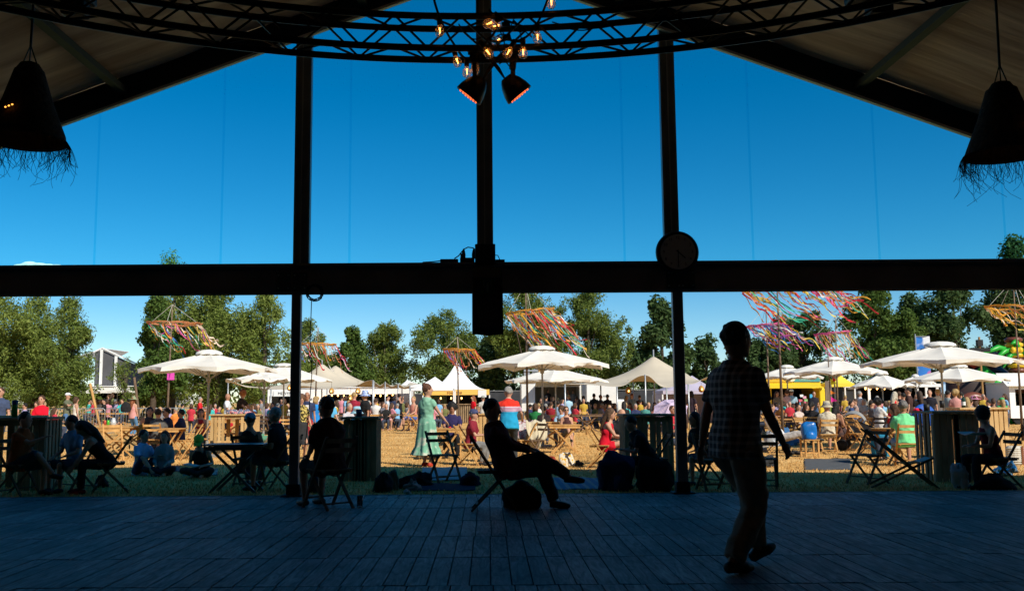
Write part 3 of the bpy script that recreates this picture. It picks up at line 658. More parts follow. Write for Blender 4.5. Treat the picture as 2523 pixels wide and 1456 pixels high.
# undergrowth that closes the bottom of the tree line
def hedge(u0, u1, vt, d, kind, label, seed):
    rs = np.random.RandomState(seed); a, b_ = at(u0, vt, d), at(u1, vt, d); L = b_.x - a.x; H = a.z; M = int(L * H * 60)
    x = rs.rand(M) * L; prof_ = np.array([1 + .28 * noise.noise(Vector((xx_ * .35, seed, 0))) for xx_ in x]); z = rs.rand(M) ** .8 * H * prof_; y = rs.rand(M) * 3
    pos = np.stack([x, y, z], 1); out = rs.randn(M, 3); out[:, 2] += .5; out /= np.linalg.norm(out, axis=1)[:, None]
    ax = np.cross(out, rs.randn(M, 3)); ax /= np.linalg.norm(ax, axis=1)[:, None]; bx_ = np.cross(out, ax); Lf = .30 * (.6 + rs.rand(M) * .8)
    Q = np.zeros((M, 4, 3)); Q[:, 0] = pos - ax * Lf[:, None] * .5; Q[:, 1] = pos + bx_ * Lf[:, None] * .3; Q[:, 2] = pos + ax * Lf[:, None] * .5; Q[:, 3] = pos - bx_ * Lf[:, None] * .3
    o = quads('hedge', Q, LM[kind], None, label=label, cat='hedge', group='undergrowth below the tree line'); o.location = (a.x, d, 0)
hedge(-160, 230, 950, 70, 'olive', 'undergrowth behind the willows at the left edge', 1)
hedge(290, 780, 900, 76, 'olive', 'undergrowth below the tall willows left of the left post', 2)
hedge(780, 1240, 905, 98, 'green', 'undergrowth behind the beige and white tents in the middle', 3)
hedge(1240, 1800, 905, 96, 'dark', 'undergrowth behind the white trailer', 4)
hedge(1800, 2620, 880, 92, 'dark', 'undergrowth behind the yellow stall and the slide', 5)

# ================================================================== parasols
def canopy_mb(Rr, zr_, zt, seg=8, val=.18, rs=rnd, phase=PI / 8, sagk=.05, wob=.5):
    m = MB(); sub = 8; n = seg * sub; rings = []; ph = rs.uniform(0, 9)
    K = 7
    for i in range(K + 1):
        t = i / K; ring = []
        for j in range(n):
            a = 2 * PI * j / n + phase; f = (j % sub) / sub; e = abs(2 * f - 1); ce = 1 - e ** 2      # e: 1 on a rib, 0 mid panel
            lin = math.cos(PI / seg) / math.cos(((a - phase) % (2 * PI / seg)) - PI / seg)
            r_ = Rr * t * lin * (1 - .04 * ce * t ** 3)
            z = zt - (zt - zr_) * (t ** .98) - (sagk * ce * math.sin(PI * min(1, t)) * 1.3) + .02 * ce * t ** 4 - .02 * e * t ** 6
            z += .012 * wob * noise.noise(Vector((r_ * math.cos(a) * 2, r_ * math.sin(a) * 2, ph))) * 3 * t
            ring.append((r_ * math.cos(a), r_ * math.sin(a), z))
        rings.append(ring)
    if val > .01:
        for k, fr in enumerate((.35, .7, 1)):
            ring = []
            for j in range(n):
                a = 2 * PI * j / n + phase; f = (j % sub) / sub; e = abs(2 * f - 1); x, y, z = rings[K][j]
                flap = wob * (.16 * noise.noise(Vector((math.cos(a) * 3.2, math.sin(a) * 3.2, ph))) + .05 * math.sin(j * 1.9 + ph))
                s_ = 1 + flap * fr * .42
                ring.append((x * s_, y * s_, z - val * fr * (.72 + .5 * e) + abs(flap) * .5 * fr))
            rings.append(ring)
    m.loft(rings[0:] if True else rings, cap=False)
    return m
PGRP = 'white parasols standing on the field'
POLEG = mk('parasol_pole', (.35, .34, .32), .5, metal=.3)
POLEW = wood((.30, .16, .06), (.45, .27, .1), 'pole_wood')
def parasol(u, vtop, span, d, label, vedge=None, pole=POLEG, val=.10, ph=PI / 8, seg=8, wob=.5, tilt=(0, 0), group=PGRP):
    top = at(u, vtop, d); Rr = span * d / F / 2; zt = top.z; ze = at(u, vedge, d).z if vedge else zt - .55
    o = empty('parasol', (top.x, d, 0), 0, label, 'parasol', group)
    o.rotation_euler = (tilt[0], tilt[1], 0)
    rs = random.Random(int(u))
    canopy_mb(Rr, ze + val * .5, zt - .06, seg, val, rs, ph, .035, wob).build('canopy', CANVAS, o, smooth=True, ribs=seg * 8)
    m = MB(); n = 24
    m.loft([[(r_ * math.cos(2 * PI * k / n), r_ * math.sin(2 * PI * k / n), z + (.012 * math.sin(k * 4) if r_ > .3 else 0)) for k in range(n)] for r_, z in ((.03, zt + .01), (Rr * .10, zt - .005), (Rr * .16, zt - .04), (Rr * .19, zt - .075), (Rr * .195, zt - .12))], cap=False)
    m.build('vent_cap', CANVAS, o, smooth=True)
    m = MB(); m.tube([(0, 0, 0), (0, 0, zt - .02)], .028, 10); m.build('pole', pole, o, smooth=True)
    if d < 45:
        for k in range(seg):
            a = 2 * PI * k / seg + ph; m = MB(); e_ = Vector((Rr * .96 * math.cos(a), Rr * .96 * math.sin(a), ze + val * .5 - .03)); tp = Vector((0, 0, zt - .10))
            m.bar(tp, e_, .02, .03); hub = Vector((0, 0, zt - .75)); m.bar(hub, tp.lerp(e_, .48), .014, .02); m.build('rib', POLEG, o)
        m = MB(); m.lathe([(.03, zt - .82), (.06, zt - .8), (.06, zt - .7), (.03, zt - .68)], 10); m.build('hub', POLEG, o)
    m = MB(); m.box((0, 0, .03), (.5, .5, .06)); m.lathe([(.04, .05), (.04, .4)], 10); m.build('base', mk('concrete', (.25, .25, .24), .9, ns=8), o)
    return o
parasol(516, 862, 330, 23.6, 'big white parasol over the folding tables at left', 913, val=.10)
parasol(700, 895, 236, 38.5, 'white parasol half hidden by the left post', 938, wob=.9)
parasol(652, 914, 180, 33, 'lower ruffled white parasol left of the left post', 938, wob=1.6)
parasol(1335, 852, 338, 27.5, 'biggest white parasol in the middle of the field', 903, wob=1.0, pole=POLEG)
parasol(1368, 902, 254, 37, 'white parasol behind and below the big middle one', 940, wob=1.0, ph=PI / 5)
parasol(2053, 879, 240, 34, 'white parasol left of the pink and orange bunting', 920, wob=.7)
parasol(1938, 899, 172, 42, 'white parasol in front of the yellow food stall', 932, wob=1.2)
parasol(2315, 842, 376, 24.8, 'biggest white parasol at right, over the bar counters', 897, wob=.8)
parasol(2358, 897, 240, 36, 'white parasol behind the right bar counters on a wooden pole', 938, pole=POLEW, wob=.9)
parasol(2172, 916, 160, 40, 'crumpled white parasol in front of the dark stalls', 955, wob=2.0, seg=6)
parasol(2255, 922, 90, 44, 'small white parasol edge left of the wooden poled one', 945, wob=1.0)
parasol(290, 952, 112, 62, 'low white parasol in front of the far left marquee', 966, seg=8)

# ================================================================== stretch tents
def stretch(name, label, ctrl, bounds, edge_pts, poles, group='beige stretch tents', mat=BEIGE, n=64, peaks=()):
    """ctrl: (x,y,z,weight); bounds: x0,x1,y0,y1; z by inverse-distance weights"""
    x0, x1, y0, y1 = bounds; cxm, cym = (x0 + x1) / 2, (y0 + y1) / 2
    o = empty(name, (cxm, y0, 0), 0, label, 'tent', group)
    C = np.array([c[:3] for c in ctrl]); Wt = np.array([c[3] for c in ctrl])
    def H(x, y):
        d2 = (C[:, 0] - x) ** 2 + (C[:, 1] - y) ** 2 + .03
        w = Wt / d2 ** 1.15
        z = float((w * C[:, 2]).sum() / w.sum())
        add = 0
        for (px_, py_, pz_, pr_) in peaks:
            r_ = math.hypot(x - px_, (y - py_) * 1.15) / pr_
            if r_ < 1: add = max(add, (pz_ - 2.35) * ((1 - r_) ** 1.7 * .55 + (1 - r_) ** 3.2 * .45))
        return z + add
    m = MB()
    def fn(a, b):
        x = x0 + (x1 - x0) * a; y = y0 + (y1 - y0) * b
        # scallop front/back edges inward between anchors
        e = min(1, min(b, 1 - b) * 6)
        if edge_pts and e < 1:
            dm_ = min(abs(x - q) for q in edge_pts); y += (1 - e) * min(.5, dm_ * .3) * (1 if b < .5 else -1)
        ex = min(a, 1 - a)
        if ex < .15: sgn_ = 1 if a < .5 else -1; x += sgn_ * (1 - ex / .15) * .6 * math.sin(PI * b)
        return (x - cxm, y - y0, H(x, y))
    m.grid(fn, n, n); m.build('canopy', mat, o, smooth=True, solid=.012)
    for (x, y, z) in poles:
        m = MB(); m.tube([(x - cxm, y - y0, 0), (x - cxm, y - y0, z)], .035, 8); m.build('pole', STEEL, o, smooth=True)
    return o
def X(u, Y): return at(u, 950, Y).x
def Z(v, Y, u=1200): return at(u, v, Y).z
d0 = 48
fr = [(562, 940), (668, 958), (745, 950), (806, 958), (919, 936)]
ctrl = [(X(u, d0), d0, Z(v, d0, u), 1.2) for u, v in fr] + [(X(u, d0), d0, Z(v, d0, u), .7) for u, v in ((615, 955), (860, 953), (708, 962))]
PK = [(X(793, 52), 52, Z(884, 52, 793), 3.4), (X(822, 52), 52.6, Z(888, 52, 820), 3.2)]
ctrl += [(X(560, 58), 58, 2.1, 1), (X(660, 58), 58, 2.3, 1), (X(800, 58), 58, 2.4, 1), (X(925, 58), 58, 2.2, 1)]
stretch('stretch_tent', 'beige twin peaked stretch tent right of the left post', ctrl, (X(560, d0), X(921, d0), d0, 58), [X(u, d0) for u, v in fr],
        [(X(u, d0), d0, Z(v, d0, u)) for u, v in fr if u != 745] + [(X(793, 52), 52, Z(884, 52)), (X(700, 58), 58, 2.4)], peaks=PK)
d0 = 50
fr = [(921, 938), (949, 940), (981, 944), (1010, 950)]
ctrl = [(X(u, d0), d0, Z(v, d0, u), 1) for u, v in fr] + [(X(u, d0), d0 + .3, Z(v, d0, u), 1.0) for u, v in ((935, 958), (965, 958), (995, 960))] + [(X(u, 57), 57, 2.5, .8) for u in (921, 949, 981, 1010)] + [(X(u, 57), 57, 2.0, .8) for u in (935, 965, 995)]
stretch('scalloped_canopy', 'row of small beige scalloped canopies beside the twin peaked tent', ctrl, (X(921, d0), X(1010, d0), d0, 57), [X(u, d0) for u, v in fr],
        [(X(u, d0), d0, Z(v, d0, u)) for u, v in fr])
d0 = 41
fr = [(1392, 946), (1520, 952), (1590, 923), (1642, 955), (1696, 946), (1760, 926)]
ctrl = [(X(u, d0), d0, Z(v, d0, u), 1.1) for u, v in fr]
PK = [(X(1612, 45), 45, Z(864, 45, 1612), 3.9), (X(1628, 45), 45.6, Z(872, 45, 1626), 3.4)]
ctrl += [(X(1390, 51), 51, 2.1, 1), (X(1500, 51), 51, 2.3, 1), (X(1640, 51), 51, 2.5, 1), (X(1765, 51), 51, 2.2, 1)]
stretch('stretch_tent', 'beige single peaked stretch tent behind the right post', ctrl, (X(1392, d0), X(1762, d0), d0, 51), [X(u, d0) for u, v in fr],
        [(X(u, d0), d0, Z(v, d0, u)) for u, v in fr] + [(X(1612, 45), 45, Z(864, 45)), (X(1560, 51), 51, 2.3), (X(1480, 50), 50, 2.2)], peaks=PK)

# ================================================================== pagoda tents and stalls
def pagoda(u, vtop, uL, uR, vE, d, label, fascia=PVCW, fh=.3, name='peaked_tent', body=None, counter=True, mat=PVCW, pk=2.2, dep=None, group=None):
    x0, x1 = X(uL, d), X(uR, d); w_ = x1 - x0; dep = dep or w_; xc = (x0 + x1) / 2; ze = Z(vE, d, u); yc = d + dep / 2
    apex = Vector((at(u, vtop, yc).x, yc, at(u, vtop, yc).z))
    o = empty(name, (xc, d, 0), 0, label, 'tent', group); m = MB()
    def fn(a, b):
        th = a * 2 * PI; # square outline
        c_, s_ = math.cos(th), math.sin(th); k = 1 / max(abs(c_), abs(s_)); r_ = b
        x = xc + c_ * k * w_ / 2 * r_ + (apex.x - xc) * (1 - r_); y = yc + s_ * k * dep / 2 * r_
        z = ze + (apex.z - ze) * (1 - r_) ** pk
        return (x - xc, y - d, z)
    m.grid(fn, 48, 12); m.build('roof', mat, o, smooth=True)
    m = MB()
    for (ax_, ay, bx2, by) in ((x0, d, x1, d), (x1, d, x1, d + dep), (x1, d + dep, x0, d + dep), (x0, d + dep, x0, d)):
        m.box(((ax_ + bx2) / 2 - xc, (ay + by) / 2 - d, ze - fh / 2 + .01), (abs(bx2 - ax_) + .02, abs(by - ay) + .02, fh) if False else (max(.02, abs(bx2 - ax_) + .02), max(.02, abs(by - ay) + .02), fh))
    m.build('fascia', fascia, o)
    for x in (x0, x1):
        for y in (d, d + dep):
            m = MB(); m.box((x - xc, y - d + (.03 if y == d else -.03), (ze - fh) / 2), (.07, .07, ze - fh)); m.build('post', PLASTICW, o)
    if body:
        m = MB(); m.box((0, dep - .1, (ze - fh) / 2), (w_ - .1, .05, ze - fh)); m.build('back_wall', body, o)
        for s_ in (-1, 1):
            m = MB(); m.box((s_ * (w_ / 2 - .06), dep / 2, (ze - fh) / 2), (.03, dep - .3, ze - fh)); m.build('side_wall', body, o)
    return o, xc, x0, x1, ze
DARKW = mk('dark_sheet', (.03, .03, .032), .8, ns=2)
BULB = mk('far_bulb_glow', (1, .6, .2), .5, emit=(1, .48, .13), es=6)
o, xc, x0, x1, ze = pagoda(1126, 889, 1042, 1206, 960, 56, 'white peaked tent with a yellow lettered fascia and slatted bar', mk('yellow_fascia', (.80, .48, .10), .7), .32, body=DARKW)
text_mb('MARDINI', .22, mk('brown_letter', (.25, .08, .02), .7), o, 'lettering', (-.1, -.03, ze - .19), (PI / 2, 0, 0))
m = MB(); k = 0; xx_ = x0 - xc + .15
while xx_ < x1 - xc - .1: m.box((xx_, .35, .55), (.085, .03, 1.05)); xx_ += .125
m.box((0, .5, 1.12), (x1 - x0 - .1, .5, .05)); m.build('slatted_bar', PALLET, o)
for k in range(6):
    m = MB(); m.ell(((k - 2.5) * .62, .2, ze - .5), (.045, .045, .07), n=8, m=5); m.build('bulb', BULB, o)
m = MB(); m.box((1.55, -.02, 1.75), (.5, .02, .42)); m.build('notice', PLASTICW, o)
m = MB(); m.box((-1.2, 2.2, 1.5), (1.1, .5, .7)); m.build('menu_panel', mk('panel_green', (.12, .2, .14), .6, ns=3, na=.4), o)
pagoda(1072, 928, 1012, 1118, 957, 50, 'low white gazebo just left of the white peaked tent', PVCW, .12, 'gazebo', None, pk=1.25)
pagoda(1003, 936, 985, 1046, 950, 58, 'small white gazebo behind the scalloped canopies', PVCW, .12, 'gazebo', None, pk=1.2)
LILAC = mk('lilac_pvc', (.44, .40, .50), .7, ns=1.5, na=.08)
pagoda(1705, 925, 1632, 1768, 962, 52, 'pale lilac gazebo with side walls behind the right post', LILAC, .2, 'gazebo', LILAC, pk=1.15, mat=LILAC)
def boxstall(name, label, uL, uR, vT, vB, d, dep, mat, cat='stall', openings=(), shelf=True, inner=DARKW, group=None):
    x0, x1 = X(uL, d), X(uR, d); zt = Z(vT, d, (uL + uR) / 2); xc = (x0 + x1) / 2; w_ = x1 - x0; z0 = max(0, Z(vB, d, (uL + uR) / 2)) if vB else 0
    o = empty(name, (xc, d, 0), 0, label, cat, group)
    # front made of panels around the openings
    xs_ = sorted({x0, x1, *[X(a, d) for op in openings for a in op[:2]]}); m = MB()
    for a, b_ in zip(xs_, xs_[1:]):
        mid = (a + b_) / 2; op = [q for q in openings if X(q[0], d) <= mid <= X(q[1], d)]
        if not op: m.box((mid - xc, .03, (zt + z0) / 2), (b_ - a, .06, zt - z0))
        else:
            q = op[0]; za, zb_ = Z(q[2], d, 1200), Z(q[3], d, 1200)
            if zt - za > .01: m.box((mid - xc, .03, (zt + za) / 2), (b_ - a, .06, zt - za))
            if zb_ - z0 > .01: m.box((mid - xc, .03, (zb_ + z0) / 2), (b_ - a, .06, zb_ - z0))
    m.build('front_wall', mat, o)
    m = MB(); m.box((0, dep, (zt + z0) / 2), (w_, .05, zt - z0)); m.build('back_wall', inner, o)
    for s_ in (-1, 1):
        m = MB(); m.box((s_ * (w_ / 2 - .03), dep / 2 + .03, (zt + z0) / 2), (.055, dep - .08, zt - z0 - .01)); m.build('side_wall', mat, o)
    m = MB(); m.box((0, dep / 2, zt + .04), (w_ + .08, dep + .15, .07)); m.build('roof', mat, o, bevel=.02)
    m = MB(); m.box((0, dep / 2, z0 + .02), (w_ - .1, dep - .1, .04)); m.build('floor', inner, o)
    if z0 > .15:
        for s_ in (-.3, .3):
            m = MB(); m.tube([(s_ * w_ - .0, .1, .3), (s_ * w_, .25, .3)], .3, 16); m.build('wheel', BLACKM, o)
    return o, xc, x0, x1, zt
TW = mk('trailer_white', (.74, .73, .70), .4, ns=1, na=.04)
CREAM = mk('cream_inner', (.42, .36, .27), .8)
o, xc, x0, x1, zt = boxstall('food_trailer', 'white food trailer with a wide serving hatch behind the middle parasols', 1285, 1432, 943, 1012, 52, 2.4, TW, 'trailer', [(1318, 1428, 954, 998)], inner=CREAM)
m = MB(); xa, xb = X(1318, 52) - xc, X(1428, 52) - xc; za = Z(953, 52)
m.add([(xa, -.02, za), (xb, -.02, za), (xb, -1.1, za + .22), (xa, -1.1, za + .22), (xa, -.02, za + .05), (xb, -.02, za + .05), (xb, -1.1, za + .27), (xa, -1.1, za + .27)], [(0, 1, 2, 3), (4, 7, 6, 5), (0, 4, 5, 1), (1, 5, 6, 2), (2, 6, 7, 3), (3, 7, 4, 0)])
m.build('hatch_awning', TW, o)
m = MB(); m.box((0.1, -.12, Z(998, 52)), (xb - xa, .35, .04)); m.build('serving_shelf', STEEL, o)
m = MB(); m.box((-.6, -.01, .9), (.5, .02, .35)); m.build('menu_board', PLASTICW, o)
o, xc, x0, x1, zt = boxstall('white_truck', 'plain white box truck beside the serving trailer', 1446, 1520, 944, 1004, 54, 3, TW, 'truck', inner=CREAM)
m = MB(); m.box((x1 - xc + .25, 1.2, .75), (.5, 1.8, 1.2)); m.build('cab', TW, o, bevel=.1)
m = MB(); m.box((.25, -.01, 1.55), (.35, .02, .08)); m.build('number_plate', mk('plate', (.3, .3, .3), .5), o)
# long white-fronted stall under the twin peaked tent
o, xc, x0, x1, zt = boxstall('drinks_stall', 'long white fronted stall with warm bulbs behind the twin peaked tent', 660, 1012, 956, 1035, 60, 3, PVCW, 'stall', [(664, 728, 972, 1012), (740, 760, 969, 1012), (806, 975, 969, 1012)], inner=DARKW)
for k in range(14):
    m = MB(); m.ell((X(772 + k * 15, 59.6) - xc, -.25, Z(971 + (k % 3), 59.6)), (.05, .05, .07), n=8, m=5); m.build('bulb', BULB, o)
m = MB(); m.box(((X(700, 59.8) - xc), -.05, Z(966, 59.8)), (1.4, .03, .35)); m.build('banner', PVCW, o)
text_mb('MELVYS', .24, mk('black_letter', (.03, .03, .03), .7), o, 'lettering', (X(700, 59.8) - xc, -.08, Z(966, 59.8)), (PI / 2, 0, 0))
# yellow food stall
YEL = mk('yellow_paint', (.80, .56, .02), .5, ns=1.5, na=.06)
o, xc, x0, x1, zt = boxstall('yellow_stall', 'bright yellow food stall with a teal sign and open front', 1888, 2022, 930, 1010, 50, 3, YEL, 'stall', [(1900, 2004, 962, 1008)], inner=DARKW)
m = MB(); za = Z(957, 50); xa, xb = X(1884, 50) - xc, X(2006, 50) - xc
m.add([(xa, -.01, za + .12), (xb, -.01, za + .12), (xb + .1, -1.2, za - .10), (xa - .15, -1.2, za - .10), (xa, -.01, za + .16), (xb, -.01, za + .16), (xb + .1, -1.2, za - .06), (xa - .15, -1.2, za - .06)], [(0, 1, 2, 3), (4, 7, 6, 5), (0, 4, 5, 1), (1, 5, 6, 2), (2, 6, 7, 3), (3, 7, 4, 0)])
m.build('awning', YEL, o)
m = MB(); m.box((X(1915, 50) - xc, -.03, Z(938, 50)), (1.55, .05, .33)); m.build('sign_board', mk('mustard', (.72, .42, .03), .6), o)
text_mb('KOFFIEHUIS', .17, mk('sign_letter', (.52, .29, .025), .7), o, 'lettering', (X(1913, 50) - xc, -.07, Z(938, 50)), (PI / 2, 0, 0))
m = MB(); m.box((X(1988, 50) - xc, -.03, Z(938, 50)), (1.4, .05, .33)); m.build('teal_sign', mk('teal', (.06, .28, .30), .6), o)
text_mb('GARRONE', .13, mk('teal_letter', (.45, .6, .5), .7), o, 'lettering', (X(1982, 50) - xc, -.07, Z(941, 50)), (PI / 2, 0, 0))
m = MB(); m.lathe([(.001, 0), (.22, 0)], 24, (X(1950, 50) - xc, -.08, Z(935, 50)), rot=Matrix.Rotation(PI / 2, 3, 'X')); m.build('round_emblem', mk('emblem', (.65, .6, .45), .6, ns=9, na=.5), o)
m = MB(); m.box((X(2008, 50) - xc, -.55, 1.0), (.3, 1.0, 1.75)); m.build('side_curtain', YEL, o, bevel=.06)
for k, (c_, uu, vv) in enumerate((((.8, .8, .8), 1974, 980), ((.7, .35, .45), 1981, 984), ((.6, .1, .15), 1971, 992), ((.15, .4, .6), 1972, 999), ((.25, .5, .2), 1984, 991), ((.6, .12, .2), 1980, 997))):
    m = MB(); m.box((X(uu, 49) - xc, -1.0, Z(vv, 49)), (.17, .03, .13)); m.build('menu_card', mk('card', c_, .6), o)
m = MB(); m.box((X(1976, 49) - xc, -.93, .85), (.6, .04, .9)); m.build('menu_stand', mk('dark_red_board', (.15, .06, .05), .8), o)
m = MB(); m.box((X(1998, 49) - xc, -1.05, Z(983, 49)), (.2, .03, .28)); m.build('blue_poster', mk('blue_card', (.05, .4, .65), .6), o)
WGREY = wood((.12, .09, .07), (.22, .17, .13), 'grey_boarding')
m = MB()
for k in range(5): m.box((X(2026 + k * 3.2, 50.5) - xc, 0, 1.15), (.065, .04, 2.2))
m.build('board_panel', WGREY, o)
pagoda(2072, 925, 2040, 2106, 945, 51, 'small yellow gazebo right of the yellow stall', mk('yellow_cloth', (.80, .60, .06), .8), .18, 'gazebo', None, pk=1.3, mat=mk('yellow_cloth', (.80, .60, .06), .8))
# dark open stalls at right
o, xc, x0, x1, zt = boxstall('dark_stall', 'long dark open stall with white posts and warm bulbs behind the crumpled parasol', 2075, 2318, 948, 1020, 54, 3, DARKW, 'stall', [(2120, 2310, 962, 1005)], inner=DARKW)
for u in (2143, 2242, 2262, 2285, 2312):
    m = MB(); m.box((X(u, 53.7) - xc, -.12, zt / 2), (.14, .1, zt)); m.build('white_post', PVCW, o)
m = MB(); m.box((0, -.15, zt - .05), (x1 - x0, .1, .18)); m.build('white_rail', PVCW, o)
for k, u in enumerate((2138, 2150, 2167, 2185, 2200)):
    m = MB(); m.ell((X(u, 53.3) - xc, -.35, Z(963, 53.3)), (.055, .055, .08), n=8, m=5); m.build('bulb', BULB, o)
m = MB(); m.box((X(2200, 54) - xc, .5, .9), (3, .4, .5)); m.build('shelving', mk('grey_shelf', (.2, .2, .19), .7, ns=10, na=.5), o)
pagoda(2345, 930, 2300, 2378, 962, 58, 'blue white gazebo behind the wooden poled parasol', mk('pale_blue_pvc', (.35, .5, .66), .6), .2, 'gazebo', mk('pale_blue_pvc', (.35, .5, .66), .6), pk=1.3, mat=mk('pale_blue_pvc', (.35, .5, .66), .6))
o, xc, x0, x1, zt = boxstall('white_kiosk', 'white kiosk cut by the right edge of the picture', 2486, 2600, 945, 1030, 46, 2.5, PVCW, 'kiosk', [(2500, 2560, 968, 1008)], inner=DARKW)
m = MB(); m.add([(-1.4, -.3, zt - .1), (1.4, -.3, zt - .1), (1.3, 1.2, zt + .55), (-1.1, 1.2, zt + .55)], [(0, 1, 2, 3)]); m.build('roof_slope', PVCW, o, solid=.03)
# far left marquee
o, xc, x0, x1, zt = boxstall('white_marquee', 'large far white marquee with grey walls between the left trees', 60, 400, 953, 1000, 74, 8, PVCW, 'marquee', [(64, 396, 962, 998)], inner=DARKW)
GW = mk('grey_sheet', (.10, .10, .11), .6, ns=.6, na=.2)
m = MB(); zz0 = zt + .1
m.add([(X(238, 76) - xc, 1.5, zz0), (X(425, 76) - xc, 1.5, zz0), (X(425, 76) - xc, 1.5, Z(930, 76)), (X(256, 76) - xc, 1.5, Z(858, 76)), (X(238, 76) - xc, 1.5, Z(862, 76))], [(0, 1, 2, 3, 4)]); m.build('gable', GW, o, solid=.05)
m = MB(); m.bar((X(236, 76) - xc, 1.4, Z(862, 76)), (X(257, 76) - xc, 1.4, Z(852, 76)), .2, .1); m.bar((X(257, 76) - xc, 1.4, Z(852, 76)), (X(425, 76) - xc, 1.4, Z(930, 76)), .2, .1)
m.build('gable_trim', PVCW, o)
for u, vv in ((256, 856), (292, 872)):
    m = MB(); m.box((X(u, 76) - xc, 1.3, (zz0 + Z(vv, 76)) / 2), (.2, .12, Z(vv, 76) - zz0)); m.build('white_post', PVCW, o)
m = MB(); m.add([(X(215, 78) - xc, 1.6, Z(873, 76)), (X(256, 76) - xc, 1.6, Z(852, 76)), (X(256, 76) - xc, 7, Z(852, 76)), (X(215, 76) - xc, 7, Z(873, 76))], [(0, 1, 2, 3)]); m.build('roof_slope', PVCW, o, solid=.04)
# windbreak fence and crowd barriers
def mesh_fence(u0, u1, d, h, label):
    x0, x1 = X(u0, d), X(u1, d); o = empty('mesh_fence', (x0, d, 0), 0, label, 'fence', 'dark mesh fences'); nP = max(1, int((x1 - x0) / 3.2)); w_ = (x1 - x0) / nP
    for k in range(nP):
        m = MB(); m.grid(lambda a, b: ((k + a) * w_, .05 * math.sin(a * 7 + k), .05 + b * (h - .08)), 6, 4); m.build('mesh_panel', mk('dark_mesh', (.035, .037, .042), .8, ns=1.3, na=.3), o, smooth=True)
    for k in range(nP + 1): m = MB(); m.tube([(k * w_, -.04, 0), (k * w_, -.04, h)], .022, 6); m.build('fence_post', STEEL, o)
    m = MB(); m.tube([(0, -.04, h), (x1 - x0, -.04, h)], .02, 6); m.build('rail', STEEL, o)
mesh_fence(1206, 1290, 62, 1.95, 'dark mesh fence left of the white trailer')
mesh_fence(1515, 1640, 60, 1.95, 'dark mesh fence right of the white truck')
mesh_fence(660, 1240, 72, 1.9, 'long dark mesh fence at the back of the middle stalls')
mesh_fence(1760, 1890, 60, 1.9, 'dark mesh fence left of the yellow stall')
mesh_fence(2100, 2560, 64, 2.0, 'dark mesh fence behind the right stalls')
def barrier(x, y, rz, label):
    o = empty('crowd_barrier', (x, y, 0), rz, label, 'barrier', 'steel crowd barriers')
    m = MB(); Wb = 2.4
    m.tube([(0, 0, .12), (0, 0, 1.02), (.08, 0, 1.1), (Wb - .08, 0, 1.1), (Wb, 0, 1.02), (Wb, 0, .12), (0, 0, .12)], .022, 6); m.build('frame', STEEL, o, smooth=True)
    m = MB()
    for k in range(1, 20): m.tube([(k * Wb / 20, 0, .12), (k * Wb / 20, 0, 1.1)], .008, 4)
    m.build('bars', STEEL, o)
    for q in (.3, Wb - .3): m = MB(); m.bar((q, -.3, .03), (q, .3, .03), .05, .03); m.build('foot', STEEL, o)
yb = 42
names = ['at the left edge behind the woman in the red sweater', 'under the man in the white cap', 'behind the woman in the olive hat', 'behind the left ribbon pole']
for k in range(4):
    barrier(X(-10 + k * 0, yb) + k * 2.47, yb, R(rnd.uniform(-4, 4)), 'steel crowd barrier ' + names[k])
# ================================================================== people
def ikj(a, t, l1, l2, hint):
    a, t, hint = Vector(a), Vector(t), Vector(hint); d = t - a; L = min(d.length, (l1 + l2) * .995); L = max(L, abs(l1 - l2) + .01); d.normalize()
    h = hint - d * hint.dot(d); h = h.normalized() if h.length > 1e-5 else d.orthogonal().normalized()
    c = (l1 * l1 + L * L - l2 * l2) / (2 * L); r_ = math.sqrt(max(0, l1 * l1 - c * c))
    return a + d * c + h * r_, a + d * L
HAIRM = {}
def hairmat(c):
    if c not in HAIRM: HAIRM[c] = mk('hair', c, .6, ns=25, na=.4, bump=.8, bs=60)
    return HAIRM[c]
SKIN = mk('skin', (.50, .27, .18), .55, ns=6, na=.08); SKIN2 = mk('skin_tan', (.38, .19, .115), .55, ns=6, na=.08); SKIN3 = mk('skin_brown', (.14, .07, .04), .55, ns=6, na=.08)
SHOE = mk('dark_shoe', (.02, .018, .016), .5)
BLK, BRN, GRY, BLD, RED_, WHT = (.012, .010, .009), (.07, .035, .018), (.30, .29, .27), (.36, .24, .10), (.22, .07, .025), (.62, .60, .56)
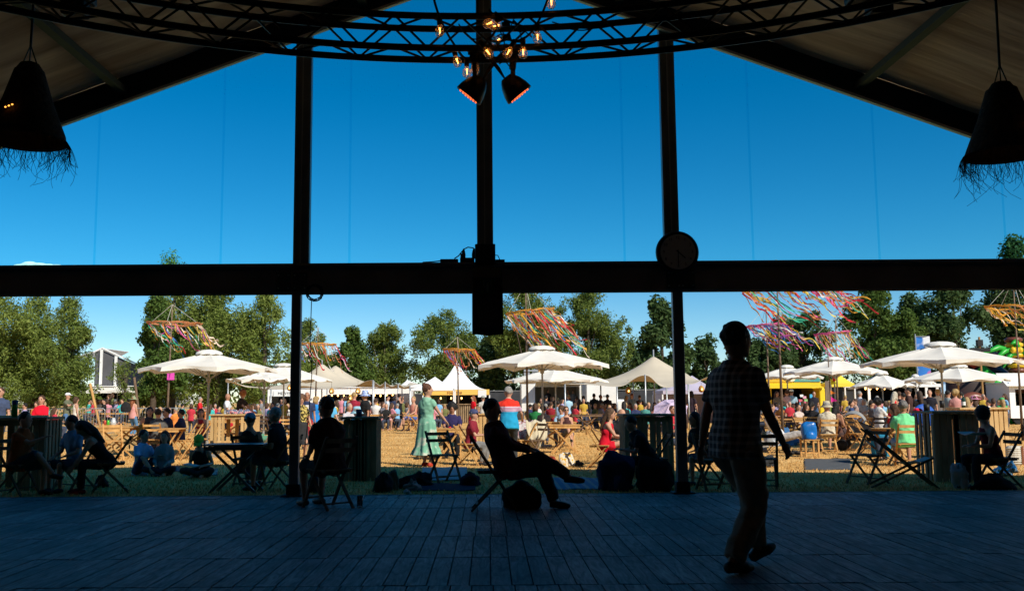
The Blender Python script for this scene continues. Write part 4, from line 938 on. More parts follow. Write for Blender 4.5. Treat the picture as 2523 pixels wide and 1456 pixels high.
DEF = {
 'stand': dict(pel=(0, 0, .93), feet=[(-.10, .01, .085), (.10, -.02, .085)], hands=[(-.27, -.06, .80), (.27, -.04, .80)]),
 'hips': dict(pel=(0, 0, .93), feet=[(-.13, .01, .085), (.13, -.02, .085)], hands=[(-.17, -.05, 1.0), (.17, -.05, 1.0)], elb=(1, .6, 0)),
 'hold': dict(pel=(0, 0, .93), feet=[(-.10, .01, .085), (.10, -.02, .085)], hands=[(-.13, -.33, 1.10), (.12, -.35, 1.12)]),
 'phone': dict(pel=(0, 0, .93), feet=[(-.10, .01, .085), (.10, -.02, .085)], hands=[(-.07, -.25, 1.58), (.07, -.25, 1.58)], elb=(1, 0, -.3)),
 'reach': dict(pel=(0, 0, .93), feet=[(-.10, .05, .085), (.10, -.08, .085)], hands=[(-.2, -.55, 1.05), (.2, -.5, 1.0)]),
 'walk': dict(pel=(0, 0, .90), feet=[(-.09, .30, .13), (.09, -.30, .10)], hands=[(-.26, -.25, .86), (.26, .16, .84)]),
 'lean': dict(pel=(0, .06, .90), feet=[(-.13, .05, .085), (.13, .05, .085)], hands=[(-.22, -.5, .98), (.22, -.5, .98)]),
 'sit': dict(pel=(0, 0, .545), feet=[(-.13, -.44, .085), (.13, -.40, .085)], hands=[(-.12, -.36, .66), (.12, -.34, .66)]),
 'sittable': dict(pel=(0, 0, .545), feet=[(-.13, -.30, .085), (.13, -.36, .085)], hands=[(-.14, -.42, .77), (.14, -.40, .77)]),
 'cross': dict(pel=(0, 0, .545), feet=[(.06, -.66, .36), (.12, -.42, .085)], hands=[(-.08, -.30, .74), (.10, -.28, .76)], kn=[(.1, -.3, 1), (0, -.3, 1)]),
 'ground': dict(pel=(0, 0, .12), feet=[(-.16, -.58, .07), (.16, -.54, .07)], hands=[(-.14, -.42, .40), (.12, -.44, .42)], kn=[(-.25, -.1, 1), (.25, -.1, 1)]),
 'lotus': dict(pel=(0, 0, .12), feet=[(.10, -.34, .08), (-.12, -.30, .08)], hands=[(-.12, -.30, .26), (.12, -.30, .26)], kn=[(-1, -.35, .25), (1, -.35, .25)]),
 'recline': dict(pel=(0, 0, .42), feet=[(-.09, -.86, .40), (.09, -.84, .40)], hands=[(-.12, .28, 1.02), (.12, .28, 1.02)], elb=(1.2, 0, .4)),
}
NPER = [0]
def person(x, y, z0, rot, pose, label, h=1.74, top=((.3, .3, .3), 'short'), bot=('trousers', (.05, .06, .09)), hair=('short', BRN), hat=None, skin=SKIN,
           lean=0, side=0, twist=0, head=(0, 0), ov=None, lvl=None, female=False, shoe=SHOE, group='people in the festival field', extra=None, fat=1.0, topmat=None, botmat=None):
    P = dict(DEF[pose]); P.update(ov or {}); s = h / 1.75; d = y
    vx = lvl or (.011 if d < 12 else .015 if d < 20 else .019 if d < 30 else .026)
    o = empty('person', (x, y, z0), rot, label, 'person', group); NPER[0] += 1
    V = lambda p: Vector(p) * s
    ln, sd = R(lean), R(side)
    t = Vector((math.sin(sd), -math.sin(ln), math.cos(ln) * math.cos(sd))).normalized()
    xa = Matrix.Rotation(R(twist), 3, 'Z') @ Vector((1, 0, 0)); xa = (xa - t * xa.dot(t)).normalized(); ya = t.cross(xa)
    pel = V(P['pel']); sw = (.172 if female else .202) * s
    pt = lambda k: pel + t * (k * s)
    shm = pt(.475); nb = pt(.555); hdir = (Matrix.Rotation(R(head[0]), 3, 'Z') @ Matrix.Rotation(-R(head[1]) - ln * .45 * 0, 3, 'X'))
    hd0 = Vector((0, -math.sin(ln) * .55, math.cos(ln) * .9 + .1)).normalized()
    HR = Matrix.Rotation(R(head[0]), 3, 'Z') @ Matrix.Rotation(R(head[1]), 3, 'X')
    hc = nb + (hd0 * .155 + HR @ Vector((0, -.012, .03))) * s
    fw = fat * 1.10
    def ring(k, rx, ry, n=16, fold=0, nf=9):
        c = pt(k); return [c + xa * (rx * s * fw * math.cos(2 * PI * j / n)) + ya * (ry * s * fw * math.sin(2 * PI * j / n)) for j in range(n)]
    hipx = .095 * s; HJ = [pel - xa * hipx - t * .04 * s, pel + xa * hipx - t * .04 * s]; SJ = [shm - xa * (sw - .02), shm + xa * (sw - .02)]
    TOR = [(-.11, .10, .075), (-.05, .160, .11), (.06, .152, .105), (.19, .132 if not female else .118, .092), (.33, .155 if not female else .14, .108), (.43, sw / s * .93, .10), (.50, .135, .085), (.55, .085, .068), (.59, .060, .060)]
    AR = []
    for i, sg in ((0, -1), (1, 1)):
        eh = Vector(P.get('elb', (.55, .9, -.6))); hint = xa * (sg * eh.x) + Vector((0, eh.y, eh.z)); el, wr = ikj(SJ[i], V(P['hands'][i]), .285 * s, .255 * s, hint); AR.append((SJ[i], el, wr))
    LG = []
    for i, sg in ((0, -1), (1, 1)):
        kh = P['kn'][i] if 'kn' in P else (sg * .12, -1, .15 if P['pel'][2] < .8 else 0); kn, an = ikj(HJ[i], V(P['feet'][i]), .44 * s, .43 * s, kh); LG.append((HJ[i], kn, an))
    m = MB()
    m.loft([ring(k, a, b) for k, a, b in TOR])
    m.tube([nb - t * .06 * s, nb.lerp(hc, .5), hc], [.064 * s, .058 * s, .055 * s], 10)
    q = s * 1.17
    m.ell(hc, (.076 * q, .094 * q, .116 * q), HR, 14, 10); m.ell(hc + HR @ (Vector((0, -.030, -.058)) * q), (.054 * q, .058 * q, .060 * q), HR)
    m.tube([hc + HR @ (Vector((0, -.088, .02)) * q), hc + HR @ (Vector((0, -.112, -.018)) * q)], [.010 * q, .017 * q], 6)
    for sg in (-1, 1): m.ell(hc + HR @ (Vector((sg * .078, .008, -.008)) * q), (.012 * q, .022 * q, .032 * q), HR, 8, 6)
    for i, (a, e, w) in enumerate(AR):
        sg = (-1, 1)[i]
        m.tube([a, a.lerp(e, .45), e], [.054 * s, .047 * s, .037 * s], 10); m.ell(a, (.056 * s,) * 3, None, 10, 6)
        m.tube([e, e.lerp(w, .35), w], [.037 * s, .038 * s, .025 * s], 10); m.ell(e, (.037 * s,) * 3, None, 8, 6)
        fd = (w - e).normalized(); fx = fd.cross(Vector((0, 0, 1))); fx = fx.normalized() if fx.length > .1 else Vector((1, 0, 0)); fy = fd.cross(fx).normalized()
        if abs(fd.z) > .75: fx = Vector((0, 1, 0)); fx = (fx - fd * fx.dot(fd)).normalized(); fy = fd.cross(fx).normalized()
        pm = w + fd * .045 * s; hrot = Matrix((fx, fy, fd)).transposed()
        m.ell(pm, (.040 * s, .018 * s, .052 * s), hrot, 10, 6)
        if vx < .017:
            inw = fy if fy.dot(pel - pm) > 0 else -fy
            for k in range(4):
                b0 = w + fd * (.080 * s) + fx * ((k - 1.5) * .019 * s); Lk = (.068, .078, .074, .058)[k] * s
                m.tube([b0, b0 + fd * Lk * .5 + inw * Lk * .18, b0 + fd * Lk * .75 + inw * Lk * .55], [.0095 * s, .0085 * s, .007 * s], 6)
            b0 = w + fd * .03 * s - fx * .034 * s; m.tube([b0, b0 - fx * .022 * s + fd * .03 * s + inw * .01, b0 - fx * .02 * s + fd * .058 * s + inw * .02], [.012 * s, .011 * s, .008 * s], 6)
        else: m.ell(pm + fd * .055 * s, (.032 * s, .016 * s, .045 * s), hrot, 8, 5); m.tube([pm - fx * .03 * s, pm - fx * .05 * s + fd * .04 * s], [.014 * s, .011 * s], 6)
    TD = P.get('toe', [(0, -1, 0), (0, -1, 0)])
    for i, (a, k, an) in enumerate(LG):
        m.tube([a, a.lerp(k, .5), k], [.088 * s * fw, .074 * s, .055 * s], 12); m.ell(k, (.055 * s,) * 3, None, 10, 6)
        m.tube([k, k.lerp(an, .35), an], [.054 * s, .055 * s, .036 * s], 12); td = Vector(TD[i]).normalized()
        m.tube([an - td * .05 * s - Vector((0, 0, .045 * s)), an + td * .06 * s - Vector((0, 0, .045 * s)), an + td * .17 * s - Vector((0, 0, .055 * s))], [.036 * s, .040 * s, .028 * s], 8); m.ell(an, (.04 * s,) * 3, None, 8, 6)
    m.build('body', skin, o, voxel=vx)
    # ---- upper garment
    kind_top = top[1]; g = .016
    if kind_top != 'none':
        m = MB(); lo = -.13 if kind_top != 'dress' else -.10
        rg = [(lo, .178, .125), (-.05, .172, .124), (.07, .163, .118), (.19, .146 if not female else .130, .106), (.33, .170 if not female else .155, .122), (.43, sw / s * .93 + .014, .115), (.50, .148, .10)] + ([(.55, .098, .086), (.585, .075, .074)] if kind_top != 'tank' else [(.54, .09, .08)])
        if kind_top == 'tank': rg = rg[:5] + [(.41, sw / s * .80, .112), (.47, sw / s * .68, .105), (.53, .10, .085)]
        m.loft([ring(k, a, b) for k, a, b in rg])
        if kind_top in ('short', 'long', 'dress', 'cap'):
            for a, e, w in AR:
                f = {'short': .72, 'dress': .5, 'cap': .4, 'long': 1}[kind_top]; b = a.lerp(e, f)
                m.ell(a, (.064 * s,) * 3, None, 10, 6); m.tube([a, a.lerp(b, .5), b], [.065 * s, .064 * s, (.062 if f < 1 else .05) * s], 12)
                if kind_top == 'long': m.ell(e, (.05 * s,) * 3, None, 8, 6); w2 = e.lerp(w, .93); m.tube([e, w2], [.05 * s, .040 * s], 10)
        if kind_top == 'short' and d < 15: m.lathe([(.068 * s, .0), (.078 * s, .03), (.070 * s, .05)], 12, nb)
        m.build('shirt' if kind_top != 'dress' else 'dress', topmat or fab(top[0]), o, voxel=max(vx, .014))
    kb, cb_ = bot
    if kb in ('trousers', 'shorts', 'wide', 'loose'):
        m = MB(); m.loft([ring(k, a, b) for k, a, b in ((-.13, .12, .10), (-.06, .172, .122), (.04, .160, .115), (.07, .155, .11))])
        for a, k, an in LG:
            wk = {'wide': 1.35, 'loose': 1.28}.get(kb, 1.0)
            m.tube([a, a.lerp(k, .5), k], [.100 * s * fw, .090 * s * wk, .073 * s * wk], 12)
            if kb != 'shorts': m.ell(k, (.073 * s * wk,) * 3, None, 10, 6); m.tube([k, k.lerp(an, .4), an.lerp(k, .04)], [.072 * s * wk, .070 * s * wk, .056 * s * (wk + .35 * (kb == 'wide'))], 12)
            else: m.tube([k.lerp(a, .25), k.lerp(a, .02)], [.092 * s, .088 * s], 12)
        m.build('trousers' if kb != 'shorts' else 'shorts', botmat or fab(cb_), o, voxel=max(vx, .014))
    elif kb == 'short_skirt':
        m = MB(); m.loft([ring(k, a, b) for k, a, b in ((-.14, .16, .13), (-.06, .178, .128), (.05, .158, .115))])
        for a, k, an in LG: e_ = a.lerp(k, .62); m.tube([a, e_], [.105 * s, .098 * s], 12)
        a = (LG[0][0] + LG[1][0]) / 2; k = (LG[0][0].lerp(LG[0][1], .6) + LG[1][0].lerp(LG[1][1], .6)) / 2; m.tube([a, k], [.10 * s, .09 * s], 10)
        m.build('skirt', botmat or fab(cb_), o, voxel=max(vx, .014))
    elif kb in ('skirt', 'long_skirt', 'midi_skirt'):
        m = MB(); n = 72; hem = {'skirt': .42, 'long_skirt': .12, 'midi_skirt': .26}[kb] * s; zt = pel.z + .17 * s; rings = []
        for i in range(15):
            f = i / 14; z = zt + (hem - zt) * f; rx = (.125 + (.075 if f > .15 else .5 * f) + .10 * f ** 1.3 + (.05 * max(0, f - .82) / .18 if kb != 'skirt' else 0)) * s; am = .022 * f ** .7 * s * (1 + 1.2 * (f > .84))
            c = pel + (Vector((0, 0, 0)) if f > 0 else Vector()); rr = []
            for j in range(n):
                a = 2 * PI * j / n; r_ = rx + am * math.sin(a * 11 + 1.2 * math.sin(a * 2)) * (1 if f < .86 else math.sin(a * 23) * .5 + .6)
                rr.append(Vector((c.x + r_ * math.cos(a), c.y + r_ * math.sin(a) * .82, z)))
            rings.append(rr)
        m.loft(rings, cap=False); m.build('skirt', botmat or fab(cb_), o, smooth=True)
    # ---- hair and hats
    hk, hcol = hair; hm = hairmat(hcol)
    if hk != 'bald':
        m = MB(); big = {'short': 1.0, 'curly': 1.22, 'long': 1.05, 'bun': 1.02, 'bob': 1.1, 'pony': 1.02}[hk]
        m.ell(hc + HR @ (Vector((0, .016, .026)) * q), (.083 * q * big, .094 * q * big, .102 * q * big), HR, 14, 10)
        if hk == 'curly' or d < 28:
            cu = 1 if hk == 'curly' else .6
            for j in range(26 if cu == 1 else 34):
                a = rnd.uniform(0, 2 * PI); e_ = rnd.uniform(-.3, 1.4); v_ = Vector((math.cos(a) * math.cos(e_), abs(math.sin(a)) * math.cos(e_) * 1.0 + .1, math.sin(e_))) * .095 * q * (1.15 if cu == 1 else rnd.uniform(.84, .97))
                m.ell(hc + HR @ (v_ + Vector((0, .01, .02)) * q), (.03 * q * cu,) * 3, None, 7, 5)
        if hk in ('long', 'bob'):
            Lh = .40 if hk == 'long' else .17; b0 = hc + HR @ (Vector((0, .055, .0)) * q); b1 = nb + (-t * max(0, Lh - .15) + ya * .135) * s if hk == 'long' else hc + HR @ (Vector((0, .06, -.13)) * q)
            m.tube([b0, b0.lerp(b1, .4) + ya * .02, b1], [.082 * q, .075 * q, .045 * q], 10)
            for sg in (-1, 1): c_ = hc + HR @ (Vector((sg * .068, .02, 0)) * q); m.tube([c_, hc + HR @ (Vector((sg * .078, .02, -.15)) * q)], [.032 * q, .026 * q], 8)
        if hk == 'bun': m.ell(hc + HR @ (Vector((0, .075, .095)) * q), (.045 * q,) * 3)
        if hk == 'pony': m.tube([hc + HR @ (Vector((0, .09, .05)) * q), hc + HR @ (Vector((0, .15, -.02)) * q), hc + HR @ (Vector((0, .13, -.2)) * q)], [.03 * q, .032 * q, .015 * q], 8)
        m.build('hair', hm, o, voxel=max(vx, .012))
    if hat:
        hk_, hcl = hat; hmat = mk('hat_cloth', hcl, .85, ns=14, na=.2) if not hasattr(hcl, 'name') else hcl; m = MB(); top_ = hc + HR @ (Vector((0, .008, .035)) * q)
        if hk_ == 'cap':
            m.lathe([(.001, .095), (.05, .088), (.083, .055), (.096, .0), (.092, -.01)], 16, top_, HR, sx=q, sy=q * 1.08)
            m.add([top_ + HR @ (Vector(v_) * q) for v_ in ((-.07, -.075, .005), (.07, -.075, .005), (.055, -.17, -.012), (-.055, -.17, -.012), (-.07, -.075, .014), (.07, -.075, .014), (.055, -.17, -.004), (-.055, -.17, -.004))], [(0, 1, 2, 3), (4, 7, 6, 5), (0, 4, 5, 1), (1, 5, 6, 2), (2, 6, 7, 3), (3, 7, 4, 0)])
        elif hk_ == 'bucket': m.lathe([(.001, .10), (.07, .095), (.09, .02), (.098, -.01), (.15, -.06), (.148, -.066), (.095, -.02)], 18, top_, HR, sx=q, sy=q)
        elif hk_ == 'sun': m.lathe([(.001, .10), (.06, .092), (.088, .04), (.096, -.005), (.19, -.03), (.189, -.036), (.09, -.012)], 20, top_, HR, sx=q, sy=q)
        m.build('hat', hmat, o, smooth=True)
    if vx < .025 and pose not in ('lotus',):
        for i, (a, k, an) in enumerate(LG):
            td = Vector(TD[i]).normalized(); m = MB()
            m.tube([an - td * .065 * s - Vector((0, 0, .04 * s)), an + td * .02 * s - Vector((0, 0, .035 * s)), an + td * .12 * s - Vector((0, 0, .05 * s)), an + td * .20 * s - Vector((0, 0, .058 * s))], [.040 * s, .048 * s, .046 * s, .026 * s], 10)
            m.ell(an - Vector((0, 0, .02 * s)), (.045 * s, .045 * s, .04 * s)); m.build('shoe', shoe, o, voxel=max(vx, .013))
    if d < 30 and abs(((math.degrees(rot) + head[0] + 180) % 360) - 180) < 80 and d > 15:
        for sg in (-1, 1):
            m = MB(); m.ell(hc + HR @ (Vector((sg * .031, -.088, .012)) * q), (.012 * q, .008 * q, .007 * q), HR, 8, 5); m.build('eye', mk('eye', (.03, .02, .02), .3), o)
            m = MB(); m.ell(hc + HR @ (Vector((sg * .033, -.088, .034)) * q), (.018 * q, .008 * q, .004 * q), HR, 8, 5); m.build('eyebrow', hm, o)
        m = MB(); m.ell(hc + HR @ (Vector((0, -.088, -.052)) * q), (.022 * q, .006 * q, .006 * q), HR, 8, 5); m.build('mouth', mk('lips', (.30, .09, .07), .5), o)
    if extra == 'shades' or (isinstance(extra, tuple) and 'shades' in extra):
        m = MB()
        for sg in (-1, 1): m.ell(hc + HR @ (Vector((sg * .034, -.094, .012)) * q), (.026 * q, .008 * q, .018 * q), HR, 8, 5)
        m.bar(hc + HR @ (Vector((-.075, -.06, .02)) * q), hc + HR @ (Vector((-.06, -.096, .018)) * q), .006, .006); m.bar(hc + HR @ (Vector((.075, -.06, .02)) * q), hc + HR @ (Vector((.06, -.096, .018)) * q), .006, .006); m.bar(hc + HR @ (Vector((-.06, -.098, .016)) * q), hc + HR @ (Vector((.06, -.098, .016)) * q), .006, .006)
        m.build('sunglasses', BLACKM, o)
    o_info[o.name] = dict(hc=hc, pt=pt, xa=xa, ya=ya, t=t, s=s, AR=AR, LG=LG, nb=nb)
    return o
o_info = {}
def ps(u, vh, d, rot, label, **k):                  # standing: height follows from the head top in the photograph
    z0 = k.pop('z0', 0); zt = Z(vh, d, u) - z0; h = max(1.05, min(1.95, zt / 1.005 if not k.get('lean') else zt / (.93 / 1.75 + .47 * math.cos(R(k['lean'])))))
    k.setdefault('pose', 'stand'); return person(X(u, d), d, z0, R(rot), label=label, h=h, **k)
def pt_(u, vh, d, rot, label, **k):                 # seated on a chair or the ground
    z0 = k.pop('z0', 0); zt = Z(vh, d, u) - z0; pose = k.setdefault('pose', 'sit'); ref = {'sit': 1.37, 'sittable': 1.37, 'cross': 1.37, 'ground': .96, 'lotus': .96, 'recline': 1.15}[pose]
    ln = k.get('lean', 0); ref = ref - .75 * (1 - math.cos(R(ln))); h = max(1.45 if not k.pop('child', 0) else .9, min(1.95, 1.75 * zt / ref)); return person(X(u, d), d, z0, R(rot), label=label, h=h, **k)

# ------------------------------------------------------------------ furniture
def chair(x, y, rot, label, z0=0, mat=WOODN, group='folding wooden chairs', src={}):
    key = mat.name
    if key in src:
        o = copy_tree(src[key]); o.location = (x, y, z0); o.rotation_euler = (0, 0, rot); return tag(o, label, 'chair', group)
    o = empty('folding_chair', (x, y, z0), rot, label, 'chair', group); src[key] = o
    m = MB()
    for k in range(5): m.box((0, -.17 + k * .082, .455), (.42, .066, .018))
    for sx in (-1, 1): m.bar((sx * .17, -.2, .435), (sx * .17, .18, .435), .025, .022)
    m.build('seat', mat, o)
    m = MB()
    for z in (.80, .69): m.bar((-.205, .27 - (.82 - z) * .18, z), (.205, .27 - (.82 - z) * .18, z), .06 if False else .055, .014, up=(0, 1, 0))
    m.build('backrest', mat, o)
    for sx in (-1, 1):
        m = MB(); m.bar((sx * .205, .275, .85), (sx * .205, -.27, .0), .022, .036, up=(1, 0, 0)); m.build('leg', mat, o)
        m = MB(); m.bar((sx * .175, -.17, .44), (sx * .175, .26, .0), .022, .034, up=(1, 0, 0)); m.build('leg', mat, o)
    for (yy_, zz_) in ((-.20, .12), (.20, .07)): m = MB(); m.bar((-.19, yy_, zz_), (.19, yy_, zz_), .018, .028, up=(0, 1, 0)); m.build('stretcher', mat, o)
    return o
def ftable(x, y, rot, label, w=.8, dp=.6, h=.73, mat=WOODN, z0=0, group='folding wooden tables'):
    o = empty('folding_table', (x, y, z0), rot, label, 'table', group); m = MB(); n = int(dp / .1)
    for k in range(n): m.box((0, -dp / 2 + (k + .5) * dp / n, h - .012), (w, dp / n - .012, .022))
    m.build('table_top', mat, o)
    for sy in (-1, 1): m = MB(); m.box((0, sy * (dp / 2 - .03), h - .06), (w - .06, .022, .06)); m.build('apron', mat, o)
    for sy in (-1, 1):
        for sx in (-1, 1): m = MB(); yy_ = sy * (dp / 2 - .06 - .03 * (sx > 0)); m.bar((sx * w * .40, yy_, h - .03), (-sx * w * .38, yy_, 0), .04, .024, up=(0, 1, 0)); m.build('leg', mat, o)
    return o
def bar_counter(u0, u1, vtop, d, label, h=1.1, mat=PALLET, topm=None, dp=.6, rot=0, group='slatted bar counters', d_auto=False):
    x0, x1 = X(u0, d + dp * (u0 > 1200)), X(u1, d + dp * (u1 < 1200)); w = x1 - x0; o = empty('bar_counter', ((x0 + x1) / 2, d + dp / 2, 0), R(rot), label, 'bar counter', group); hz = Z(vtop, d, (u0 + u1) / 2)
    m = MB(); m.box((0, 0, hz - .02), (w + .06, dp + .06, .04)); m.build('counter_top', topm or mat, o, bevel=.006)
    for sx in (-1, 1):                              # slatted end legs
        m = MB(); L = min(.42, w * .3)
        for k in range(4): m.box((sx * (w / 2 - .05 - k * .105), -dp / 2 + .03, (hz - .04) / 2), (.082, .022, hz - .045))
        for k in range(5): m.box((sx * (w / 2 - .012), -dp / 2 + .08 + k * (dp - .12) / 4, (hz - .04) / 2), (.022, .075, hz - .05))
        m.build('slatted_side', mat, o)
    for k in range(3): m = MB(); m.box((rnd.uniform(-.02, .02) + (k - 1) * w * .22, dp / 2 - .03, (hz - .04) / 2), (.11, .022, hz - .05)); m.build('board', mat, o)
    m = MB(); m.box((0, -dp / 2 + .055, hz - .09), (w - .06, .022, .09)); m.build('crossboard', mat, o)
    return o
def blob(name, label, cat, x, y, sz, col, seed=0, z0=0, rot=0, squash=.35, group=None, mat=None, amp=.18, parent=None, boxy=0):
    m = MB(); m.ell((0, 0, 0), (1, 1, 1), None, 26, 18); vs = []
    for v in m.v:
        p = Vector(v); n = 1 + amp * noise.noise(Vector((p.x * 1.3, p.y * 1.3, p.z * 1.3)) + Vector((seed * 7.3, seed, 0))) + amp * .6 * noise.noise(Vector((p.x * 3.1, p.y * 3.1, p.z * 3.1 + seed)))
        if boxy: p = Vector([math.copysign(abs(c) ** boxy, c) for c in p])
        k = 1.0 if boxy else 1.12 - .28 * p.z
        p = Vector((p.x * n * k * sz[0] / 2, p.y * n * k * sz[1] / 2, p.z * n * sz[2] / 2)); p.z = max(p.z, -sz[2] * .36) + sz[2] * .36; vs.append(tuple(p))
    m.v = vs; o = m.build(name, mat or fab(col), parent, smooth=True); o.location = (x, y, z0); o.rotation_euler = (0, 0, rot)
    return tag(o, label, cat, group)
def bag(u, v, w, h_, col, label, cat='bag', seed=1, dp=None, mat=None, name='bag'):
    p = G(u, v); k = F / p.y; W_ = w / k; H_ = h_ / k * 1.12; isb = cat in ('bag', 'rucksack')
    o = empty(name, (p.x, p.y, 0), rnd.uniform(-.5, .5), label, cat, 'bags and things left on the grass')
    b_ = blob('sack' if isb else 'folds', None, None, 0, 0, (W_ * .95, dp or W_ * .6, H_), col, seed, parent=o, mat=mat, amp=.38 if isb else .8, boxy=.72 if cat == 'rucksack' or seed in (13, 16, 24) else 0)
    if isb:
        m = MB(); a1, a2 = -W_ * .12, W_ * .16; m.tube([(a1, -.02, H_ * .62), (a1 + .01, -.05, H_ * .84), (a2 * .6, -.06, H_ * .86), (a2, -.05, H_ * .6)], .008, 6); m.build('strap', fab(tuple(c * .7 for c in col)), o, smooth=True)
        blob('side_pocket', None, None, W_ * .18, -(dp or W_ * .6) * .40, (W_ * .4, W_ * .2, H_ * .5), tuple(c * 1.2 for c in col), seed + 50, parent=o, mat=mat, amp=.4)
    return o
def cloth_sheet(name, label, cat, u0, u1, v0, v1, mat, seed=1, rough=.012):
    a, b_ = G((u0 + u1) / 2, v1), G((u0 + u1) / 2, v0); x0, x1 = X(u0, a.y), X(u1, a.y); xb0, xb1 = X(u0, b_.y), X(u1, b_.y); m = MB(); cx_ = (x0 + x1) / 2
    def fn(s_, t_): 
        xl = x0 * (1 - t_) + xb0 * t_; xr = x1 * (1 - t_) + xb1 * t_; x = xl + (xr - xl) * s_; y = a.y + (b_.y - a.y) * t_ + .05 * math.sin(s_ * 9 + seed)
        return (x - cx_, y - a.y, -.002 + rough * (1 + noise.noise(Vector((x * 3, y * 3, seed)))) )
    m.grid(fn, 30, 16); o = m.build(name, mat, smooth=True, label=label, cat=cat, group='blankets and mats on the grass', solid=.006); o.location = (cx_, a.y, .006); return o
# ------------------------------------------------------------------ patterned cloths
def zband(name, bands, default):                   # colour bands by height in the garment (horizontal stripes woven in)
    m = bpy.data.materials.new(name); m.use_nodes = True; n = m.node_tree; b = n.nodes['Principled BSDF']; b.inputs['Roughness'].default_value = .9; b.inputs['Specular IOR Level'].default_value = .15
    tc = n.nodes.new('ShaderNodeTexCoord'); sp = n.nodes.new('ShaderNodeSeparateXYZ'); n.links.new(tc.outputs['Object'], sp.inputs[0])
    mr = n.nodes.new('ShaderNodeMapRange'); mr.inputs['From Min'].default_value = bands[0][0]; mr.inputs['From Max'].default_value = bands[-1][0]; n.links.new(sp.outputs['Z'], mr.inputs['Value'])
    cr = n.nodes.new('ShaderNodeValToRGB'); cr.color_ramp.interpolation = 'CONSTANT'; e = cr.color_ramp.elements
    z0, z1 = bands[0][0], bands[-1][0]
    while len(e) < len(bands) - 1: e.new(.5)
    for i, (z, c) in enumerate(bands[:-1]): e[i].position = (z - z0) / (z1 - z0); e[i].color = (*c, 1)
    n.links.new(mr.outputs[0], cr.inputs[0]); n.links.new(cr.outputs[0], b.inputs['Base Color']); return m
def spots(name, c1, c2, sc=14, th=.5, c3=None):
    return ramp_mat(name, [(th - .02, c1), (th + .02, c2)] + ([(min(1, th + .14), c3)] if c3 else []), sc, .9, 1)
def plaid(name, c1, c2, sc=22):
    m = bpy.data.materials.new(name); m.use_nodes = True; n = m.node_tree; b = n.nodes['Principled BSDF']; b.inputs['Roughness'].default_value = .9
    tc = n.nodes.new('ShaderNodeTexCoord'); mix = None
    for ax in ('X', 'Z'):
        w = n.nodes.new('ShaderNodeTexWave'); w.bands_direction = ax; w.inputs['Scale'].default_value = sc; n.links.new(tc.outputs['Object'], w.inputs['Vector'])
        cr = n.nodes.new('ShaderNodeValToRGB'); cr.color_ramp.elements[0].position = .55; cr.color_ramp.elements[1].position = .75; n.links.new(w.outputs['Fac'], cr.inputs[0])
        if mix is None: mix = cr.outputs[0]
        else:
            a = n.nodes.new('ShaderNodeMix'); a.data_type = 'RGBA'; a.inputs['Factor'].default_value = .5; n.links.new(mix, a.inputs['A']); n.links.new(cr.outputs[0], a.inputs['B']); mix = a.outputs['Result']
    c = n.nodes.new('ShaderNodeMix'); c.data_type = 'RGBA'; c.inputs['A'].default_value = (*c1, 1); c.inputs['B'].default_value = (*c2, 1); n.links.new(mix, c.inputs['Factor']); n.links.new(c.outputs['Result'], b.inputs['Base Color']); return m
NAVY, BLACK, WHITE, CREAMC, DENIM, LBLUE, REDC, MAROON, OLIVE, KHAKI = (.025, .035, .085), (.015, .015, .017), (.72, .71, .68), (.62, .55, .42), (.05, .09, .17), (.25, .42, .60), (.62, .02, .025), (.22, .02, .035), (.14, .14, .07), (.26, .21, .14)
LD_ = fab((.22, .35, .48))
# ================================================================== people on the deck and in the shade
person(X(1806, 7.15), 7.15, DZ, R(122), 'walk', 'man in a plaid shirt walking across the deck towards the right', h=1.80, fat=1.14, lvl=.0085, top=((.2, .2, .2), 'short'), topmat=plaid('plaid_cloth', (.07, .07, .085), (.50, .48, .50), 5.5), bot=('loose', (.30, .25, .20)), hair=('short', BLK), skin=SKIN2,
       head=(-8, 4), lean=4, ov=dict(pel=(0, .0, .925), feet=[(-.10, .17, .088), (.10, -.30, .11)], hands=[(-.24, -.30, .80), (.25, .12, .80)], toe=[(0, -1, 0), (0, -1, .35)], elb=(.05, 1, 0)), group='people on the deck')
c = person(X(1234, 11.1), 11.1, DZ, R(88), 'cross', 'man in dark red sitting cross-legged on a chair in the middle of the deck', h=1.64, fat=1.2, top=((.09, .018, .02), 'long'), bot=('loose', (.03, .03, .035)), hair=('short', BLK), head=(-25, 10), lean=-17, ov=dict(pel=(0, -.06, .52), feet=[(.04, -.84, .40), (.12, -.66, .085)], hands=[(-.05, -.36, .72), (.08, -.38, .74)], kn=[(.05, -.2, 1), (0, -.3, 1)]), group='people on the deck')
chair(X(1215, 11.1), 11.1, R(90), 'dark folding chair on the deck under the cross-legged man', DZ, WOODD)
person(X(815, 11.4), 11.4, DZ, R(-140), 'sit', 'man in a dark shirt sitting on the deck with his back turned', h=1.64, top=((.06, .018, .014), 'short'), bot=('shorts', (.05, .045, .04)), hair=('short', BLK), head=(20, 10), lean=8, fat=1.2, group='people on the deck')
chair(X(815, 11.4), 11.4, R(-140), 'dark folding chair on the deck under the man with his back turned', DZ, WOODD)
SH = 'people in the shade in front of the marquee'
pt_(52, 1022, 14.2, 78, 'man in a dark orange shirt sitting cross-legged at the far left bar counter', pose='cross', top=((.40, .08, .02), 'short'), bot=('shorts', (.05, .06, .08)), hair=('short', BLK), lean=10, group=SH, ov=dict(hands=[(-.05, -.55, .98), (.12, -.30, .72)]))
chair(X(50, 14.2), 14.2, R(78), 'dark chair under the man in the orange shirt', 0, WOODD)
pt_(192, 1029, 14.8, -28, 'balding man in a light blue shirt sitting in the shade', top=((.20, .33, .48), 'short'), bot=('shorts', (.05, .05, .06)), hair=('short', BLK), head=(-30, 12), lean=8, group=SH)
